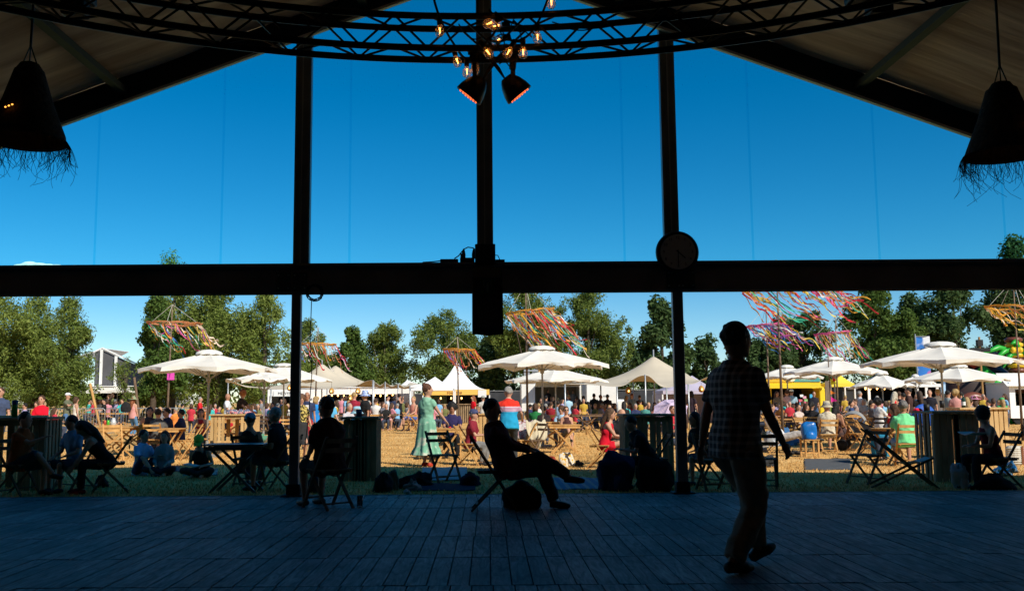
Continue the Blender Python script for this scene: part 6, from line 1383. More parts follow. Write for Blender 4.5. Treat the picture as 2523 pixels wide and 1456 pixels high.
# ------------------------------------------------------------------ crowd farther off
CR = 'distant crowd under the tents'
cols = [('teal', (.05, .45, .45)), ('crimson', (.50, .04, .06)), ('navy', (.03, .04, .10)), ('mustard', (.50, .33, .05)), ('white', (.68, .66, .62)), ('black', (.02, .02, .02)), ('pink', (.60, .25, .30)), ('sky blue', (.20, .42, .65)), ('olive', (.15, .16, .06)), ('grey', (.22, .22, .23)), ('lavender', (.38, .32, .50)), ('orange', (.65, .22, .05))]
zones = [(218, 330, 977, 60, 16, 'below the far left parasol'), (605, 735, 990, 43, 14, 'under the left beige tent wing'), (775, 915, 984, 46, 17, 'below the twin peaked tent'),
         (1620, 1650, 985, 40, 2, 'behind the middle slatted counter'), (1880, 1990, 998, 36, 10, 'before the yellow stall'), (2060, 2125, 984, 44, 7, 'between the bunting and the stroller'), (2245, 2335, 976, 42, 10, 'behind the wide slatted counter'), (505, 560, 1002, 40, 5, 'behind the pale counter at left'), (1030, 1100, 990, 47, 5, 'before the yellow lettered tent'), (30, 150, 1000, 34, 5, 'among the willows at left'), (1300, 1440, 990, 44, 14, 'below the trailer hatch'), (1450, 1520, 992, 45, 8, 'before the white truck'), (1535, 1640, 990, 42, 9, 'under the single peaked tent'), (2140, 2240, 984, 40, 9, 'before the dark stall'), (2345, 2480, 980, 42, 10, 'before the inflatable'), (920, 1010, 990, 46, 7, 'under the scalloped canopies'), (370, 480, 1003, 38, 6, 'behind the left tables')]
hk = [('short', BLK, 'black'), ('bob', BRN, 'brown'), ('short', BLD, 'blond'), ('long', BRN, 'long brown'), ('short', GRY, 'grey')]
ci = 0
for (u0, u1, v, d_, n_, where) in zones:
    for k in range(n_):
        cn, cc_ = cols[(ci * 5 + k) % 12]; h_ = hk[(k + ci + k // 12) % 5]; u = u0 + (u1 - u0) * (k + .5) / n_ + rnd.uniform(-3, 3)
        lb = 'person with %s hair in %s %s' % (h_[2], cn, where)
        if rnd.random() < .68: pt_(u, v + rnd.uniform(3, 8), d_ + rnd.uniform(-3, 3), rnd.choice((0, 60, -60, 120, 180, -120)), lb, pose='sittable', top=(cc_, 'short'), hair=(h_[0], h_[1]), group=CR)
        else: ps(u, v - rnd.uniform(4, 9), d_ + rnd.uniform(-3, 3), rnd.choice((0, 90, -90, 150, 180)), lb, top=(cc_, 'short'), hair=(h_[0], h_[1]), group=CR)
    ci += 1
# tables and chairs among the crowd
k = 0
for u, d_, w_ in ((640, 41, 1.6), (700, 41.5, 1.6), (790, 44, 1.6), (830, 30.5, .9), (860, 44, 1.6), (905, 44, 1.5), (965, 45, .8), (1030, 42.5, .8), (1345, 27.2, 1.6), (1330, 39, 1.3), (1440, 40, 1.3), (1560, 36, 1.5), (1925, 29, 1.3), (1975, 31, 1.3), (2140, 30, .8), (2085, 35, 1.2), (250, 58, 1.8), (300, 58, 1.8)):
    ftable(X(u, d_), d_ - .55, R(rnd.uniform(-6, 6)), 'folding table %s, seating the crowd' % ('under the left wing of the beige tent', 'between the parasol poles at left', 'right of the hanging cable', 'of the eating older man', 'below the twin peaks', 'behind the bucket hat man', 'beside the man in light jeans', 'beside the salmon top person', 'behind the hanging clothes', 'under the rear middle parasol', 'right of the pale jeans woman', 'left of the lilac umbrella', 'left of the ponytail man', 'nearest the ponytail man', 'of the woman in white', 'by the stroller', 'at the far left, left one', 'at the far left, right one')[k], w_, .6, .74, WOODN if d_ < 32 or k % 2 else WOODD); k += 1
k = 0
for u, d_, r_ in ((650, 30, 170), (700, 29, -160), (1285, 21.6, -60), (1312, 21.4, -58), (1445, 40, 30), (1928, 27.5, 60), (1950, 28, 120), (2110, 24, 100), (2132, 22.5, 75), (2150, 25, -60), (1900, 29, 40), (1055, 22.4, 150), (1075, 23.6, 60), (1530, 36.5, 20), (2060, 30, 120)):
    chair(X(u, d_), d_, R(r_), 'empty folding chair %s' % ('under the ruffled parasol, left one', 'under the ruffled parasol, right one', 'with a printed dress hung on it, left of the parasol pole', 'with a cream cloth hung on it, by the parasol pole', 'behind the red dress woman', 'at the dark tables, left one', 'at the dark tables, right one', 'behind the stroller', 'in front of the stroller', 'right of the stroller', 'behind the walking man’s arm', 'between the mint dress and the small table', 'left of the bearded man', 'behind the middle slatted counter', 'below the pink pennant')[k], 0, WOODN if k % 3 else WOODD); k += 1
# benches with clothes hung
for (u, d_, mat_, lb, sd) in ((1287, 21.9, spots('floral_pale', (.55, .52, .52), (.35, .2, .22), 18, .55), 'printed pale dress hung over the left chair', 1), (1318, 21.7, fab((.52, .46, .33)), 'cream cloth hung over the chair by the parasol pole', 2)):
    m = MB()
    def fn(a, b):
        z = .92 - abs(b - .4) * 1.15 + .03 * math.sin(a * 12 + sd); return ((a - .5) * (.5 + .1 * math.sin(b * 7)), (b - .4) * .32 + .03 * math.sin(a * 17 + sd * 2), z)
    m.grid(fn, 20, 16); o = m.build('draped_cloth', mat_, smooth=True, solid=.01, label=lb, cat='cloth'); o.location = (X(u, d_), d_, 0); o.rotation_euler = (0, 0, R(30))
# ================================================================== things on the grass
bag(945, 1212, 44, 48, (.03, .03, .035), 'black bag at the foot of the slatted counter', seed=1)
bag(968, 1207, 26, 50, (.16, .15, .13), 'beige grey bag beside the black one', seed=2)
bag(1003, 1203, 46, 32, (.02, .02, .022), 'black sack left of the empty folding chair', seed=3)
bag(1035, 1196, 60, 34, (.02, .02, .02), 'long black bag lying under the empty folding chair', seed=4)
bag(1015, 1208, 30, 22, (.35, .33, .32), 'crumpled pale cloth between the black bags', 'cloth', 5, name='cloth_bundle')
bag(1003, 1217, 16, 10, (.45, .5, .52), 'small crumpled white tissue at the deck edge', 'tissue', 6, name='tissue')
bag(1158, 1197, 42, 36, (.015, .02, .04), 'dark blue bag left of the cross-legged man', seed=7)
p = G(1290, 1250, DZ); o = blob('backpack', 'black backpack on the deck under the knees of the cross-legged man', 'backpack', X(1283, 11.2), 11.25, (.42, .36, .36), (.012, .012, .014), 8, z0=DZ)
bag(1516, 1208, 92, 88, (.02, .03, .07), 'big dark blue rucksack by the person leaning forward', 'rucksack', 9, name='rucksack')
bag(1612, 1210, 96, 84, (.012, .012, .014), 'big black rucksack under the middle counter', 'rucksack', 10, name='rucksack')
bag(775, 1213, 50, 38, (.03, .035, .05), 'grey bag at the foot of the left post', seed=11)
bag(1361, 1150, 32, 22, (.28, .05, .03), 'rust red cloth left of the patterned tote', 'cloth', 12, name='cloth_bundle')
bag(1396, 1150, 40, 34, (.5, .45, .3), 'white and yellow patterned tote bag on the grass', seed=13, mat=spots('tote_print', (.62, .58, .50), (.60, .36, .05), 22, .55))
bag(1423, 1148, 26, 12, (.04, .035, .03), 'dark scarf right of the patterned tote', 'scarf', 14, name='scarf')
bag(1545, 1140, 22, 18, (.12, .35, .06), 'green carrier bag under the red dress woman’s chair', seed=15)
bag(2367, 1203, 40, 62, (.42, .45, .48), 'white plastic bag in the shade by the right counter', seed=16)
bag(2480, 1172, 50, 34, (.45, .47, .5), 'crumpled silver foil blanket at the right edge', 'foil', 17, name='foil_sheet', mat=mk('silver_foil', (.6, .62, .65), .25, metal=.9, bump=1, bs=20))
bag(2450, 1208, 90, 42, (.015, .015, .017), 'large black bag below the reading woman', seed=18)
bag(2515, 1145, 40, 44, (.45, .25, .2), 'striped beach bag at the right edge', seed=19, mat=spots('beach_print', (.55, .50, .42), (.45, .12, .15), 9, .5))
bag(1875, 1112, 34, 22, (.30, .26, .22), 'pale crumpled jacket behind the walking man’s arm', 'jacket', 20, name='jacket')
bag(1890, 1150, 50, 28, (.03, .032, .035), 'grey jacket on the mat behind the walking man’s hand', 'jacket', 21, name='jacket')
bag(1900, 1100, 30, 40, (.35, .38, .42), 'pale denim bag at the foot of the tall ribbon pole', seed=22)
bag(1933, 1098, 50, 40, (.04, .12, .26), 'blue jacket heap right of the tall ribbon pole', 'jacket', 23, name='jacket')
bag(2172, 1125, 46, 60, (.02, .18, .30), 'turquoise bag below the table of the man in mint green', seed=24)
bag(2080, 1085, 70, 22, (.05, .02, .02), 'dark red bag under the patterned shirt man', seed=25)
bag(640, 1090, 40, 20, (.10, .25, .16), 'green cloth on the grass behind the pale blue cap', 'cloth', 26, name='cloth_bundle')
bag(250, 1200, 34, 30, (.02, .02, .022), 'black handbag at the feet of the bending woman', seed=27)
st = empty('stool', (X(1988, 22), 22, 0), R(6), 'small slatted wooden stool with the blue backpack on it', 'stool'); m = MB(); hs_ = .40
for k in range(4): m.box((0, -.13 + k * .088, hs_), (.36, .07, .02))
m.build('seat', WOODN, st)
for sx in (-1, 1):
    for sy in (-1, 1): m = MB(); m.box((sx * .155, sy * .13, hs_ / 2), (.035, .035, hs_ - .02)); m.build('leg', WOODN, st)
    m = MB(); m.box((0, sx * .13, .10), (.28, .02, .03)); m.build('stretcher', WOODN, st)
bpk = empty('backpack', (X(1988, 22), 22, .412), 0, 'shiny blue backpack standing on the wooden stool', 'backpack'); blob('main_bag', None, None, 0, 0, (.34, .22, .46), (.01, .13, .42), 31, parent=bpk, mat=mk('blue_nylon', (.01, .14, .45), .3, ns=4, na=.2, bump=.5, bs=8), amp=.12, boxy=.62)
blob('pocket', None, None, 0, -.12, (.22, .10, .22), (.01, .10, .34), 32, parent=bpk, mat=mk('blue_nylon', (.01, .14, .45), .3, ns=4, na=.2, bump=.5, bs=8), amp=.1)
m = MB(); m.tube([(-.06, 0, .44), (0, 0, .52), (.06, 0, .44)], .01, 6); m.build('strap', BLACKM, bpk)
for k, (u, lb) in enumerate(((1952, 'left shoe of the dark pair on the grass'), (1966, 'right shoe of the dark pair on the grass'))):
    p = G(u, 1122); m = MB(); m.tube([(0, -.12, .045), (0, -.02, .05), (0, .08, .06), (0, .13, .07)], [.025, .04, .042, .035], 10); m.lathe([(.04, .06), (.045, .12), (.04, .125)], 10, (0, .09, 0)); o = m.build('shoe', SHOE, smooth=True, label=lb, cat='shoe', group='pair of dark shoes'); o.location = (p.x, p.y, 0); o.rotation_euler = (0, 0, R(-40 + 70 * k))
cloth_sheet('ground_mat', 'large grey mat on the grass right of the walking man', 'mat', 1975, 2085, 1131, 1158, fab((.09, .095, .10)), 1)
cloth_sheet('ground_mat', 'pale grey blanket under the empty folding chair', 'blanket', 1040, 1150, 1152, 1185, fab((.35, .38, .40)), 2)
cloth_sheet('picnic_blanket', 'green and blue plaid blanket at the deck edge right of the cross-legged man', 'blanket', 1355, 1470, 1178, 1207, plaid('blanket_plaid', (.03, .16, .28), (.30, .42, .30), 2.2), 3)
cloth_sheet('picnic_blanket', 'dark blue blanket along the deck edge left of the cross-legged man', 'blanket', 1010, 1170, 1192, 1210, fab((.015, .025, .05)), 4)
cloth_sheet('picnic_blanket', 'green and black striped blanket under the lime cap reader', 'blanket', 460, 540, 1156, 1172, spots('stripe_green', (.03, .05, .05), (.25, .38, .35), 10, .5), 5)
cloth_sheet('ground_mat', 'pale green mat right of the left post', 'mat', 752, 782, 1134, 1144, fab((.35, .48, .38)), 6)
cloth_sheet('ground_mat', 'teal blanket under the seated pair at left', 'blanket', 380, 450, 1150, 1163, fab((.03, .10, .12)), 7)
bk = empty('wicker_basket', (X(2489, 19), 19, 0), 0, 'white ribbed basket with a brown strap at the right edge', 'basket'); m = MB(); m.lathe([(.14, 0), (.17, .1), (.17, .34), (.14, .38), (.001, .38)], 16, sx=1.0, sy=.7)
for k in range(8): m.lathe([(.173, .03 + k * .042), (.18, .04 + k * .042), (.173, .05 + k * .042)], 16, sx=1.0, sy=.7)
m.build('body', mk('wicker_white', (.55, .53, .46), .7), bk); m = MB(); m.box((.09, -.118, .2), (.045, .01, .36)); m.build('strap', fab((.2, .08, .04)), bk)
# things on counters
def on(name, label, cat, u, d, z, parts, grp=None):
    o = empty(name, (X(u, d), d, z), 0, label, cat, grp)
    for nm, prof, mt in parts: m = MB(); m.lathe(prof, 14); m.build(nm, mt, o, smooth=True)
    return o
hz = Z(1028, 14.9, 50)
on('flask', 'green drinking flask with a dark blue lid on the far left counter', 'flask', 39, 15.1, hz, [('body', [(.001, 0), (.045, 0), (.045, .2), (.04, .22), (.001, .22)], mk('green_plastic', (.01, .30, .06), .3, trans=.5)), ('lid', [(.046, .20), (.046, .27), (.001, .275)], mk('navy_plastic', (.01, .03, .08), .4))])
on('cup', 'blue grey beaker on the far left counter', 'cup', 67, 15.1, hz, [('body', [(.001, 0), (.04, 0), (.048, .10), (.045, .10), (.038, .01)], mk('cup_blue', (.10, .16, .24), .3))])
on('cup', 'dark blue cup on the slatted counter behind the man with his back turned', 'cup', 885, 16.5, Z(1027, 16.2, 890), [('body', [(.001, 0), (.05, 0), (.055, .13), (.052, .13), (.045, .01)], mk('navy_plastic', (.01, .03, .08), .4))])
on('cup', 'black cup on the wide dark counter at right', 'cup', 2280, 16.3, Z(1013, 16, 2300), [('body', [(.001, 0), (.05, 0), (.052, .12), (.049, .12), (.045, .01)], BLACKM)])
on('bottle', 'dark glass bottle on the sunlit pale counter at right', 'bottle', 2371, 20.7, Z(1004, 20.5, 2400), [('body', [(.001, 0), (.042, 0), (.042, .17), (.016, .23), (.016, .29), (.001, .29)], mk('bottle_glass', (.02, .05, .03), .15)), ('label_band', [(.043, .05), (.043, .13)], PLASTICW)])
on('cup', 'black beaker left of the dark bottle on the pale counter', 'cup', 2318, 20.7, Z(1004, 20.5, 2400), [('body', [(.001, 0), (.045, 0), (.05, .16), (.047, .16), (.04, .01)], BLACKM)])
GLM = bpy.data.materials.new('clear_glass'); GLM.use_nodes = True; b = GLM.node_tree.nodes['Principled BSDF']; b.inputs['Transmission Weight'].default_value = 1; b.inputs['Roughness'].default_value = .05; b.inputs['Base Color'].default_value = (.8, .9, .95, 1)
p = G(889, 1249, DZ); on('drinking_glass', 'clear drinking glass standing on the deck', 'glass', 889, p.y, DZ, [('body', [(.001, 0), (.032, 0), (.042, .135), (.040, .135), (.03, .006), (.001, .006)], GLM)])
blob('hat', 'bright red cloth lying on the wide dark counter', 'cloth', X(2258, 16.4), 16.4, (.14, .1, .06), (.75, .02, .06), 41, z0=Z(1013, 16, 2300))
hz2 = Z(1050, 23, 300)
for k, (u, c_, lb) in enumerate(((262, (.5, .08, .05), 'small red can on the leftmost varnished table'), (270, (.1, .5, .05), 'small green can on the leftmost varnished table'), (283, (.6, .62, .62), 'silver jug on the leftmost varnished table'))):
    on('can' if k < 2 else 'jug', lb, 'can' if k < 2 else 'jug', u, 23.6, .76, [('body', [(.001, 0), (.035 + .03 * (k == 2), 0), (.035 + .035 * (k == 2), .12), (.03, .17 + .06 * (k == 2)), (.001, .17 + .06 * (k == 2))], mk('tin', c_, .35, metal=.3))])
on('bottle', 'sauce bottle on the small crossed leg table', 'bottle', 1108, 21.7, .73, [('body', [(.001, 0), (.03, 0), (.03, .03), (.001, .035)], mk('red_plastic', (.6, .03, .02), .4))])
# stroller
sr = empty('stroller', (X(2112, 24.5), 24.5, 0), R(60), 'grey hooded stroller with black frame beside the patterned shirt man', 'stroller')
m = MB()
def fn(a, b): th = PI * (.05 + .75 * a); return ((b - .5) * .42, .12 - .28 * math.cos(th), .72 + .30 * math.sin(th) * (1 - .25 * abs(b - .5) ** 2 * 4))
m.grid(fn, 12, 8); m.build('hood', fab((.24, .25, .26)), sr, smooth=True, solid=.01)
m = MB(); m.add([(-.2, -.4, .42), (.2, -.4, .42), (.2, .15, .45), (-.2, .15, .45), (-.2, -.35, .60), (.2, -.35, .60), (.2, .3, .85), (-.2, .3, .85)], [(0, 3, 2, 1), (0, 1, 5, 4), (1, 2, 6, 5), (2, 3, 7, 6), (3, 0, 4, 7)]); m.build('seat', fab((.03, .03, .035)), sr)
m = MB()
for sx in (-1, 1): m.tube([(sx * .26, -.5, .15), (sx * .26, .1, .5), (sx * .26, .55, 1.05)], .013, 6); m.tube([(sx * .26, .4, .15), (sx * .26, 0, .55)], .013, 6)
m.tube([(-.26, .55, 1.05), (.26, .55, 1.05)], .014, 6); m.build('frame', BLACKM, sr)
for sx in (-1, 1):
    for yy_ in (-.5, .4):
        m = MB(); m.lathe([(.001, -.02), (.13, -.02), (.15, 0), (.13, .02), (.001, .02)], 18, (sx * .27, yy_, .15), Matrix.Rotation(PI / 2, 3, 'Y')); m.build('wheel', BLACKM, sr, smooth=True)
# ================================================================== ribbon poles
RC = [mk('ribbon', c_, .6, trans=.35) for c_ in ((.80, .38, .04), (.70, .04, .06), (.80, .12, .35), (.85, .70, .55), (.80, .62, .10), (.04, .42, .25), (.05, .22, .60), (.75, .30, .12), (.80, .78, .72), (.45, .06, .35))]
POLEB = mk('rusty_pole', (.16, .11, .075), .8, ns=6, na=.4)
RG = 'ribbon streamer poles over the field'
def ribbons(u0, vtop, ubase, d, uL, uR, vL, vR, tip, n, label, hues=None, vapex=None, droop=1.0, zb_=0.0):
    top = at(u0, vtop, d); base = X(ubase, d); o = empty('ribbon_pole', (base, d, 0), 0, label, 'streamer pole', RG); O_ = Vector((base, d, 0))
    m = MB(); m.tube([Vector((0, 0, 0)), (top - O_) * .5 + Vector((0, 0, 0)), top - O_], [.045, .03, .015], 8); m.build('pole', POLEB, o, smooth=True)
    A, B = at(uL, vL, d) - O_, at(uR, vR, d) - O_; T_ = top - O_; c_ = (A + B) / 2; hw = (B - A) / 2; dep = hw.length * .9
    m = MB(); hoop = [c_ + hw * math.cos(a) + Vector((0, dep * math.sin(a), 0)) for a in [2 * PI * k / 32 for k in range(33)]]; m.tube(hoop, .012, 6); m.build('hoop', POLEB, o, smooth=True)
    for a in (0, PI, PI * .5, PI * 1.5): m = MB(); m.tube([T_, c_ + hw * math.cos(a) + Vector((0, dep * math.sin(a), 0))], .007, 4); m.build('rope', mk('pale_rope', (.5, .48, .42), .8), o)
    tp = at(tip[0], tip[1], d) - O_; rs = random.Random(int(u0 * 3 + d)); k_m = F / d
    for k in range(n):
        a = rs.uniform(0, 2 * PI); s_ = c_ + hw * math.cos(a) + Vector((0, dep * math.sin(a), rs.uniform(-.05, .06))); f = rs.uniform(.25, 1.0) ** 1.1
        e_ = s_ + (tp - c_ - hw * .6) * f + Vector((rs.uniform(-.25, .12), rs.uniform(-.4, .4), rs.uniform(-.35, .12) * droop)); L = (e_ - s_).length
        wv = rs.uniform(.03, .10); ph, fr = rs.uniform(0, 6), rs.uniform(1.2, 2.6); wdt = rs.choice((.028, .04, .055)) * .5 * (1 if d < 40 else 1.2)
        m = MB(); K = 14; vs = []
        for i in range(K + 1):
            t_ = i / K; p = s_.lerp(e_, t_) + Vector((0, wv * math.cos(ph + fr * 6 * t_), wv * math.sin(ph + fr * 6 * t_) * (.3 + t_) - .18 * L * t_ * (1 - t_) * droop)); tw = ph + t_ * rs.uniform(2, 5)
            w_ = Vector((.25 * math.sin(tw), math.cos(tw) * .75, math.sin(tw) + .35)).normalized() * wdt; vs += [p - w_, p + w_]
        m.add(vs, [(2 * i, 2 * i + 1, 2 * i + 3, 2 * i + 2) for i in range(K)]); m.build('ribbon', RC[rs.choice(hues) if hues else rs.randrange(10)], o, smooth=True)
    m = MB(); pts = []
    for i in range(70): a = i / 70 * 2 * PI * 3; rr = .05 + .04 * math.sin(i * 2.1); pts.append(c_ + hw * math.cos(a) * (1 + rr) + Vector((0, dep * math.sin(a), rr - .03)))
    m.tube(pts, [.013] * 70, 5); m.build('wound_ribbon', RC[(hues or [7])[0]], o, smooth=True)
    return o
ribbons(425, 750, 413, 29, 368, 492, 798, 800, (545, 868), 42, 'ribbon pole with wide hoop behind the big left parasol')
ribbons(784, 806, 776, 40, 738, 826, 848, 850, (846, 900), 40, 'ribbon pole just right of the left post, pink and orange', hues=[0, 1, 2, 3, 7, 8, 6])
ribbons(1127, 830, 1130, 37, 1094, 1168, 862, 864, (1196, 912), 46, 'ribbon pole in front of the white peaked tent', hues=[0, 1, 3, 7, 4, 6, 1])
ribbons(1295, 700, 1299, 29, 1250, 1362, 776, 764, (1455, 864), 70, 'ribbon pole through the big middle parasol', hues=[0, 1, 3, 4, 5, 6, 7, 1, 8], vapex=700)
ribbons(1887, 756, 1893, 31, 1842, 1930, 806, 800, (2008, 846), 50, 'ribbon pole right behind the walking man’s head', hues=[2, 9, 4, 6, 8, 2, 0])
ribbons(1912, 640, 1924, 24.6, 1832, 2020, 716, 696, (2128, 778), 70, 'tall ribbon pole with pink and orange streamers cut by the beam', hues=[2, 0, 1, 4, 7, 4, 0, 1, 8, 5])
ribbons(2058, 778, 2060, 36, 2010, 2092, 826, 818, (2146, 900), 50, 'ribbon pole behind the parasols right of the walking man', hues=[2, 0, 4, 3, 5, 7, 8])
ribbons(2496, 690, 2511, 29.5, 2434, 2540, 757, 762, (2620, 800), 24, 'ribbon pole at the right edge', hues=[0, 4, 1, 7, 3])
# tripod foot of the right pole
fx = empty('pole_stand', (X(2511, 29.5), 29.4, 0), 0, 'black stand at the foot of the rightmost ribbon pole', 'stand')
for a in (0, 2.1, 4.2): m = MB(); m.tube([(0, 0, .5), (.35 * math.cos(a), .35 * math.sin(a), 0)], .015, 6); m.build('leg', BLACKM, fx)
blob('cable_bundle', None, None, .03, -.05, (.2, .2, .4), (.02, .02, .02), 3, parent=fx, z0=.15)
m = MB(); m.box((0, 0, 0), (.22, .02, .22)); o = m.build('pink_sign', mk('pink_card', (.75, .08, .45), .6), label='square pink card fixed to the left ribbon pole', cat='sign'); o.location = (X(420, 28.9), 28.9, Z(927, 28.9, 420))
# bunting of big pennants on a pole
bn = empty('pennant_pole', (X(2056, 33), 33, 0), 0, 'pole with large pink, orange, yellow and lime pennants', 'flag pole'); m = MB(); m.tube([(-.18, 0, 3.0), (-.16, 0, 1.2), (.1, 0, .0)], .018, 6); m.build('pole', POLEB, bn)
for (u, v, w_, h_, c_) in ((2048, 940, 13, 17, (.75, .75, .03)), (2053, 934, 8, 14, (.70, .03, .05)), (2048, 966, 12, 11, (.80, .25, .03)), (2048, 983, 15, 16, (.80, .03, .35)), (2048, 1008, 8, 22, (.35, .75, .03))):
    a = at(u - 2, v - h_ / 2, 33) - Vector((X(2056, 33), 33, 0)); k_ = 33 / F; m = MB(); m.grid(lambda s_, t_: (a.x + w_ * k_ * s_, .05 * math.sin(s_ * 5), a.z - h_ * k_ * (t_ * (1 - s_) + s_ * .75)), 5, 5); m.build('pennant', mk('pennant', c_, .6, trans=.3), bn, smooth=True)
# tall banner
bf = empty('banner_flag', (X(2262, 56), 56, 0), 0, 'tall blue and white banner behind the right parasols', 'banner'); zt_, zb2 = Z(829, 56, 2262), Z(948, 56, 2262)
m = MB(); m.tube([(0, 0, 0), (0, 0, zt_ + .15)], .04, 8); m.tube([(0, 0, zt_), (.85, 0, zt_)], .02, 6); m.build('pole', STEEL, bf)
m = MB(); m.grid(lambda a, b: (.04 + .80 * a, .06 * math.sin(a * 4 + b * 5), zt_ - (zt_ - zb2) * b), 6, 12); m.build('banner_cloth', ramp_mat('banner_print', [(.42, (.75, .76, .78)), (.47, (.03, .16, .5)), (.62, (.03, .18, .55)), (.66, (.6, .12, .3))], .9, .6, 1), bf, smooth=True)
# light mast behind the middle parasols
lm = empty('light_mast', (X(1331, 54), 54.8, 0), 0, 'wooden mast with four floodlights behind the middle parasols', 'light mast'); m = MB(); m.tube([(0, 0, 0), (0, 0, 4.0)], .07, 8); m.build('mast', wood((.42, .22, .05), (.55, .32, .1), 'yellow_wood'), lm)
for u, vv in ((1298, 913), (1318, 913), (1298, 921), (1318, 921)):
    m = MB(); q = at(u, vv, 54) - Vector((X(1331, 54), 54.8, 0)); m.box(q, (.34, .15, .14)); m.build('floodlight', mk('grey_lamp', (.25, .26, .28), .5), lm)
m = MB(); m.bar((-.9, -.3, 3.05), (0, 0, 3.05), .05, .05); m.build('arm', STEEL, lm)
# leaning wooden poles near the far left parasol
for (ua, va, ub, vb_, c_, lb) in ((222, 945, 252, 1012, WOODN, 'leaning varnished pole by the crowd barriers'), (331, 930, 350, 1012, WOODD, 'leaning dark pole by the olive hat woman')):
    a, b_ = at(ua, va, 43.5), at(ub, vb_, 43.0); b_.z = max(0, b_.z); m = MB(); m.tube([(0, 0, 0), a - Vector((b_.x, b_.y, 0))], .06, 8); o = m.build('leaning_pole', c_, smooth=True, label=lb, cat='pole'); o.location = (b_.x, b_.y, 0)
# ------------------------------------------------------------------ inflatable with palm
inf = empty('inflatable_slide', (X(2440, 48), 48, 0), 0, 'big inflatable slide with a brown arch, green base and striped palm trunk', 'inflatable'); IX = X(2440, 48)
GRN = mk('green_vinyl', (.02, .34, .03), .35); BRV = mk('brown_vinyl', (.16, .05, .03), .35); YLV = mk('yellow_vinyl', (.72, .45, .02), .35); DBR = mk('dark_brown_vinyl', (.03, .015, .012), .4); RDV = mk('red_vinyl', (.28, .03, .02), .4)
m = MB(); 
for k in range(4): m.tube([(X(2395, 48) - IX, -1 + k * .5, .22), (X(2570, 48) - IX, -1 + k * .5, .22)], .25, 12)
m.build('base', GRN, inf, smooth=True)
m = MB(); cx_ = X(2388, 47) - IX; pts = [(cx_ - .85 * math.cos(a) if False else cx_ + .85 * math.cos(a), -1.3, .1 + 1.25 * math.sin(a)) for a in [PI * k / 16 for k in range(17)]]; m.tube(pts, .26, 14); m.build('entrance_arch', BRV, inf, smooth=True)
m = MB(); m.lathe([(.8, 0), (.8, 2.6), (.6, 2.9), (.001, 3.0)], 20, (X(2430, 48) - IX, .8, 0), sx=2.1, sy=.8); m.build('rock_body', DBR, inf, smooth=True)
m = MB(); m.tube([(X(2420, 48) - IX, .3, 2.8), (X(2450, 48) - IX, .2, 2.2), (X(2475, 48) - IX, 0, 1.2), (X(2490, 48) - IX, -.2, .4)], .35, 12); m.build('side_tube', GRN, inf, smooth=True)
m = MB(); m.tube([(X(2405, 48) - IX, .6, 2.9), (X(2440, 48) - IX, .6, 3.5), (X(2475, 48) - IX, .6, 3.3)], .35, 12); m.build('red_roof_tube', RDV, inf, smooth=True)
for k in range(11):
    z = 1.5 + k * .26; m = MB(); m.lathe([(.30, 0), (.42, .07), (.42, .19), (.30, .26)], 18, (X(2512, 47.5) - IX + .06 * math.sin(k * .4), -.3, z)); m.build('trunk_ring', YLV if k % 2 else BRV, inf, smooth=True)
for k, (du, dv, b_) in enumerate(((-105, 12, 20), (-70, 28, 10), (-40, 40, -5), (40, 20, 8), (70, 40, 0), (-20, -18, 14))):
    a = at(2512, 870, 47.5) - Vector((IX, 48, 0)); e_ = at(2512 + du, 870 + dv - 5, 47.0) - Vector((IX, 48, 0)); mid = (a + e_) / 2 + Vector((0, 0, .35)); m = MB(); m.tube([a, mid, e_], [.15, .15, .04], 10); m.build('palm_leaf', GRN, inf, smooth=True)
for k in range(3): m = MB(); m.ell((X(2512, 47) - IX - .15 + k * .18, -.9, Z(862, 47, 2512)), (.14, .14, .16)); m.build('fruit', YLV, inf, smooth=True)
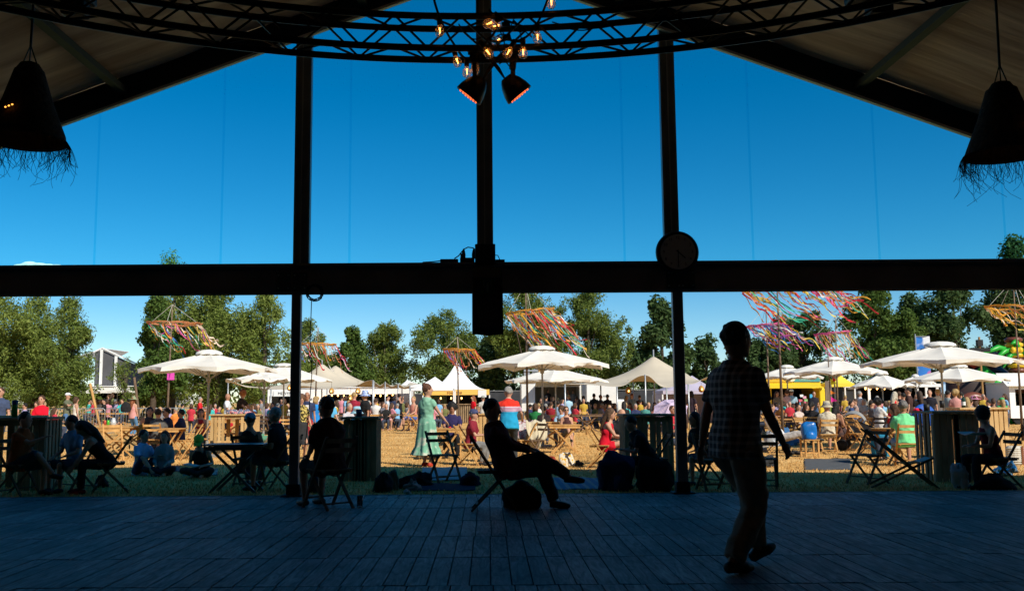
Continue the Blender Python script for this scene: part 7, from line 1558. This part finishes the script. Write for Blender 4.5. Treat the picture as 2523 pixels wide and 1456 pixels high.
lp_ = empty('light_mast', (X(2420, 44), 44, 0), 0, 'dark lamp mast in front of the inflatable', 'light mast'); m = MB(); m.tube([(0, 0, 0), (0, 0, Z(830, 44, 2420))], .05, 8); m.build('mast', POLEW, lp_)
m = MB(); m.box((0, 0, Z(862, 44, 2420)), (.9, .2, .18)); m.box((0, 0, Z(845, 44, 2420)), (.25, .2, .3)); m.build('lamp_head', BLACKM, lp_)
m = MB(); m.ell((0, 0, 0), (.28, .28, .28)); o = m.build('blue_chair_back', mk('blue_shell', (.02, .10, .45), .5), smooth=True, label='rounded blue chair back behind the wide counter', cat='chair'); o.location = (X(2272, 22), 22, .93); o.scale = (1, .4, 1)
# hanging wicker lanterns below the beige tents
k = 0
for u, v, d_, lb in ((714, 955, 47, 'left of the left post'), (817, 963, 47, 'right of the parasol edge'), (864, 980, 47, 'lowest under the twin peaked tent'), (882, 963, 47, 'left of the bucket hat'), (1806 - 6, 953, 43, 'right of the right post, upper'), (1728, 958, 43, 'nearest the walking man’s shoulder'), (1745, 968, 43, 'lowest beside the walking man'), (1548, 962, 43, 'beside the steel pole of the single peaked tent')):
    o = empty('wicker_lantern', at(u, v, d_), 0, 'round wicker lantern ' + lb, 'lantern', 'wicker lanterns under the beige tents'); m = MB(); m.lathe([(.02, .16), (.09, .12), (.14, .0), (.11, -.12), (.03, -.16)], 12); m.build('shade', mk('wicker', (.45, .24, .07), .8, ns=20, na=.4), o, smooth=True)
    m = MB(); m.tube([(0, 0, .15), (0, 0, .5)], .008, 4); m.build('cord', BLACKM, o); m = MB(); m.ell((0, -.13, -.02), (.035, .03, .045)); m.build('bulb', BULB, o)
# small white cloud low on the left horizon
cl = bpy.data.materials.new('cloud_white'); cl.use_nodes = True; b = cl.node_tree.nodes['Principled BSDF']; b.inputs['Base Color'].default_value = (.8, .78, .78, 1); b.inputs['Roughness'].default_value = 1
m = MB()
for k in range(7): m.ell((k * 9 - 27, 0, 2 * math.sin(k)), (9, 5, 3.2 + math.sin(k * 2)), None, 12, 8)
o = m.build('cloud', cl, kind='structure', voxel=1.2); o.location = at(118, 658, 900)
bake()
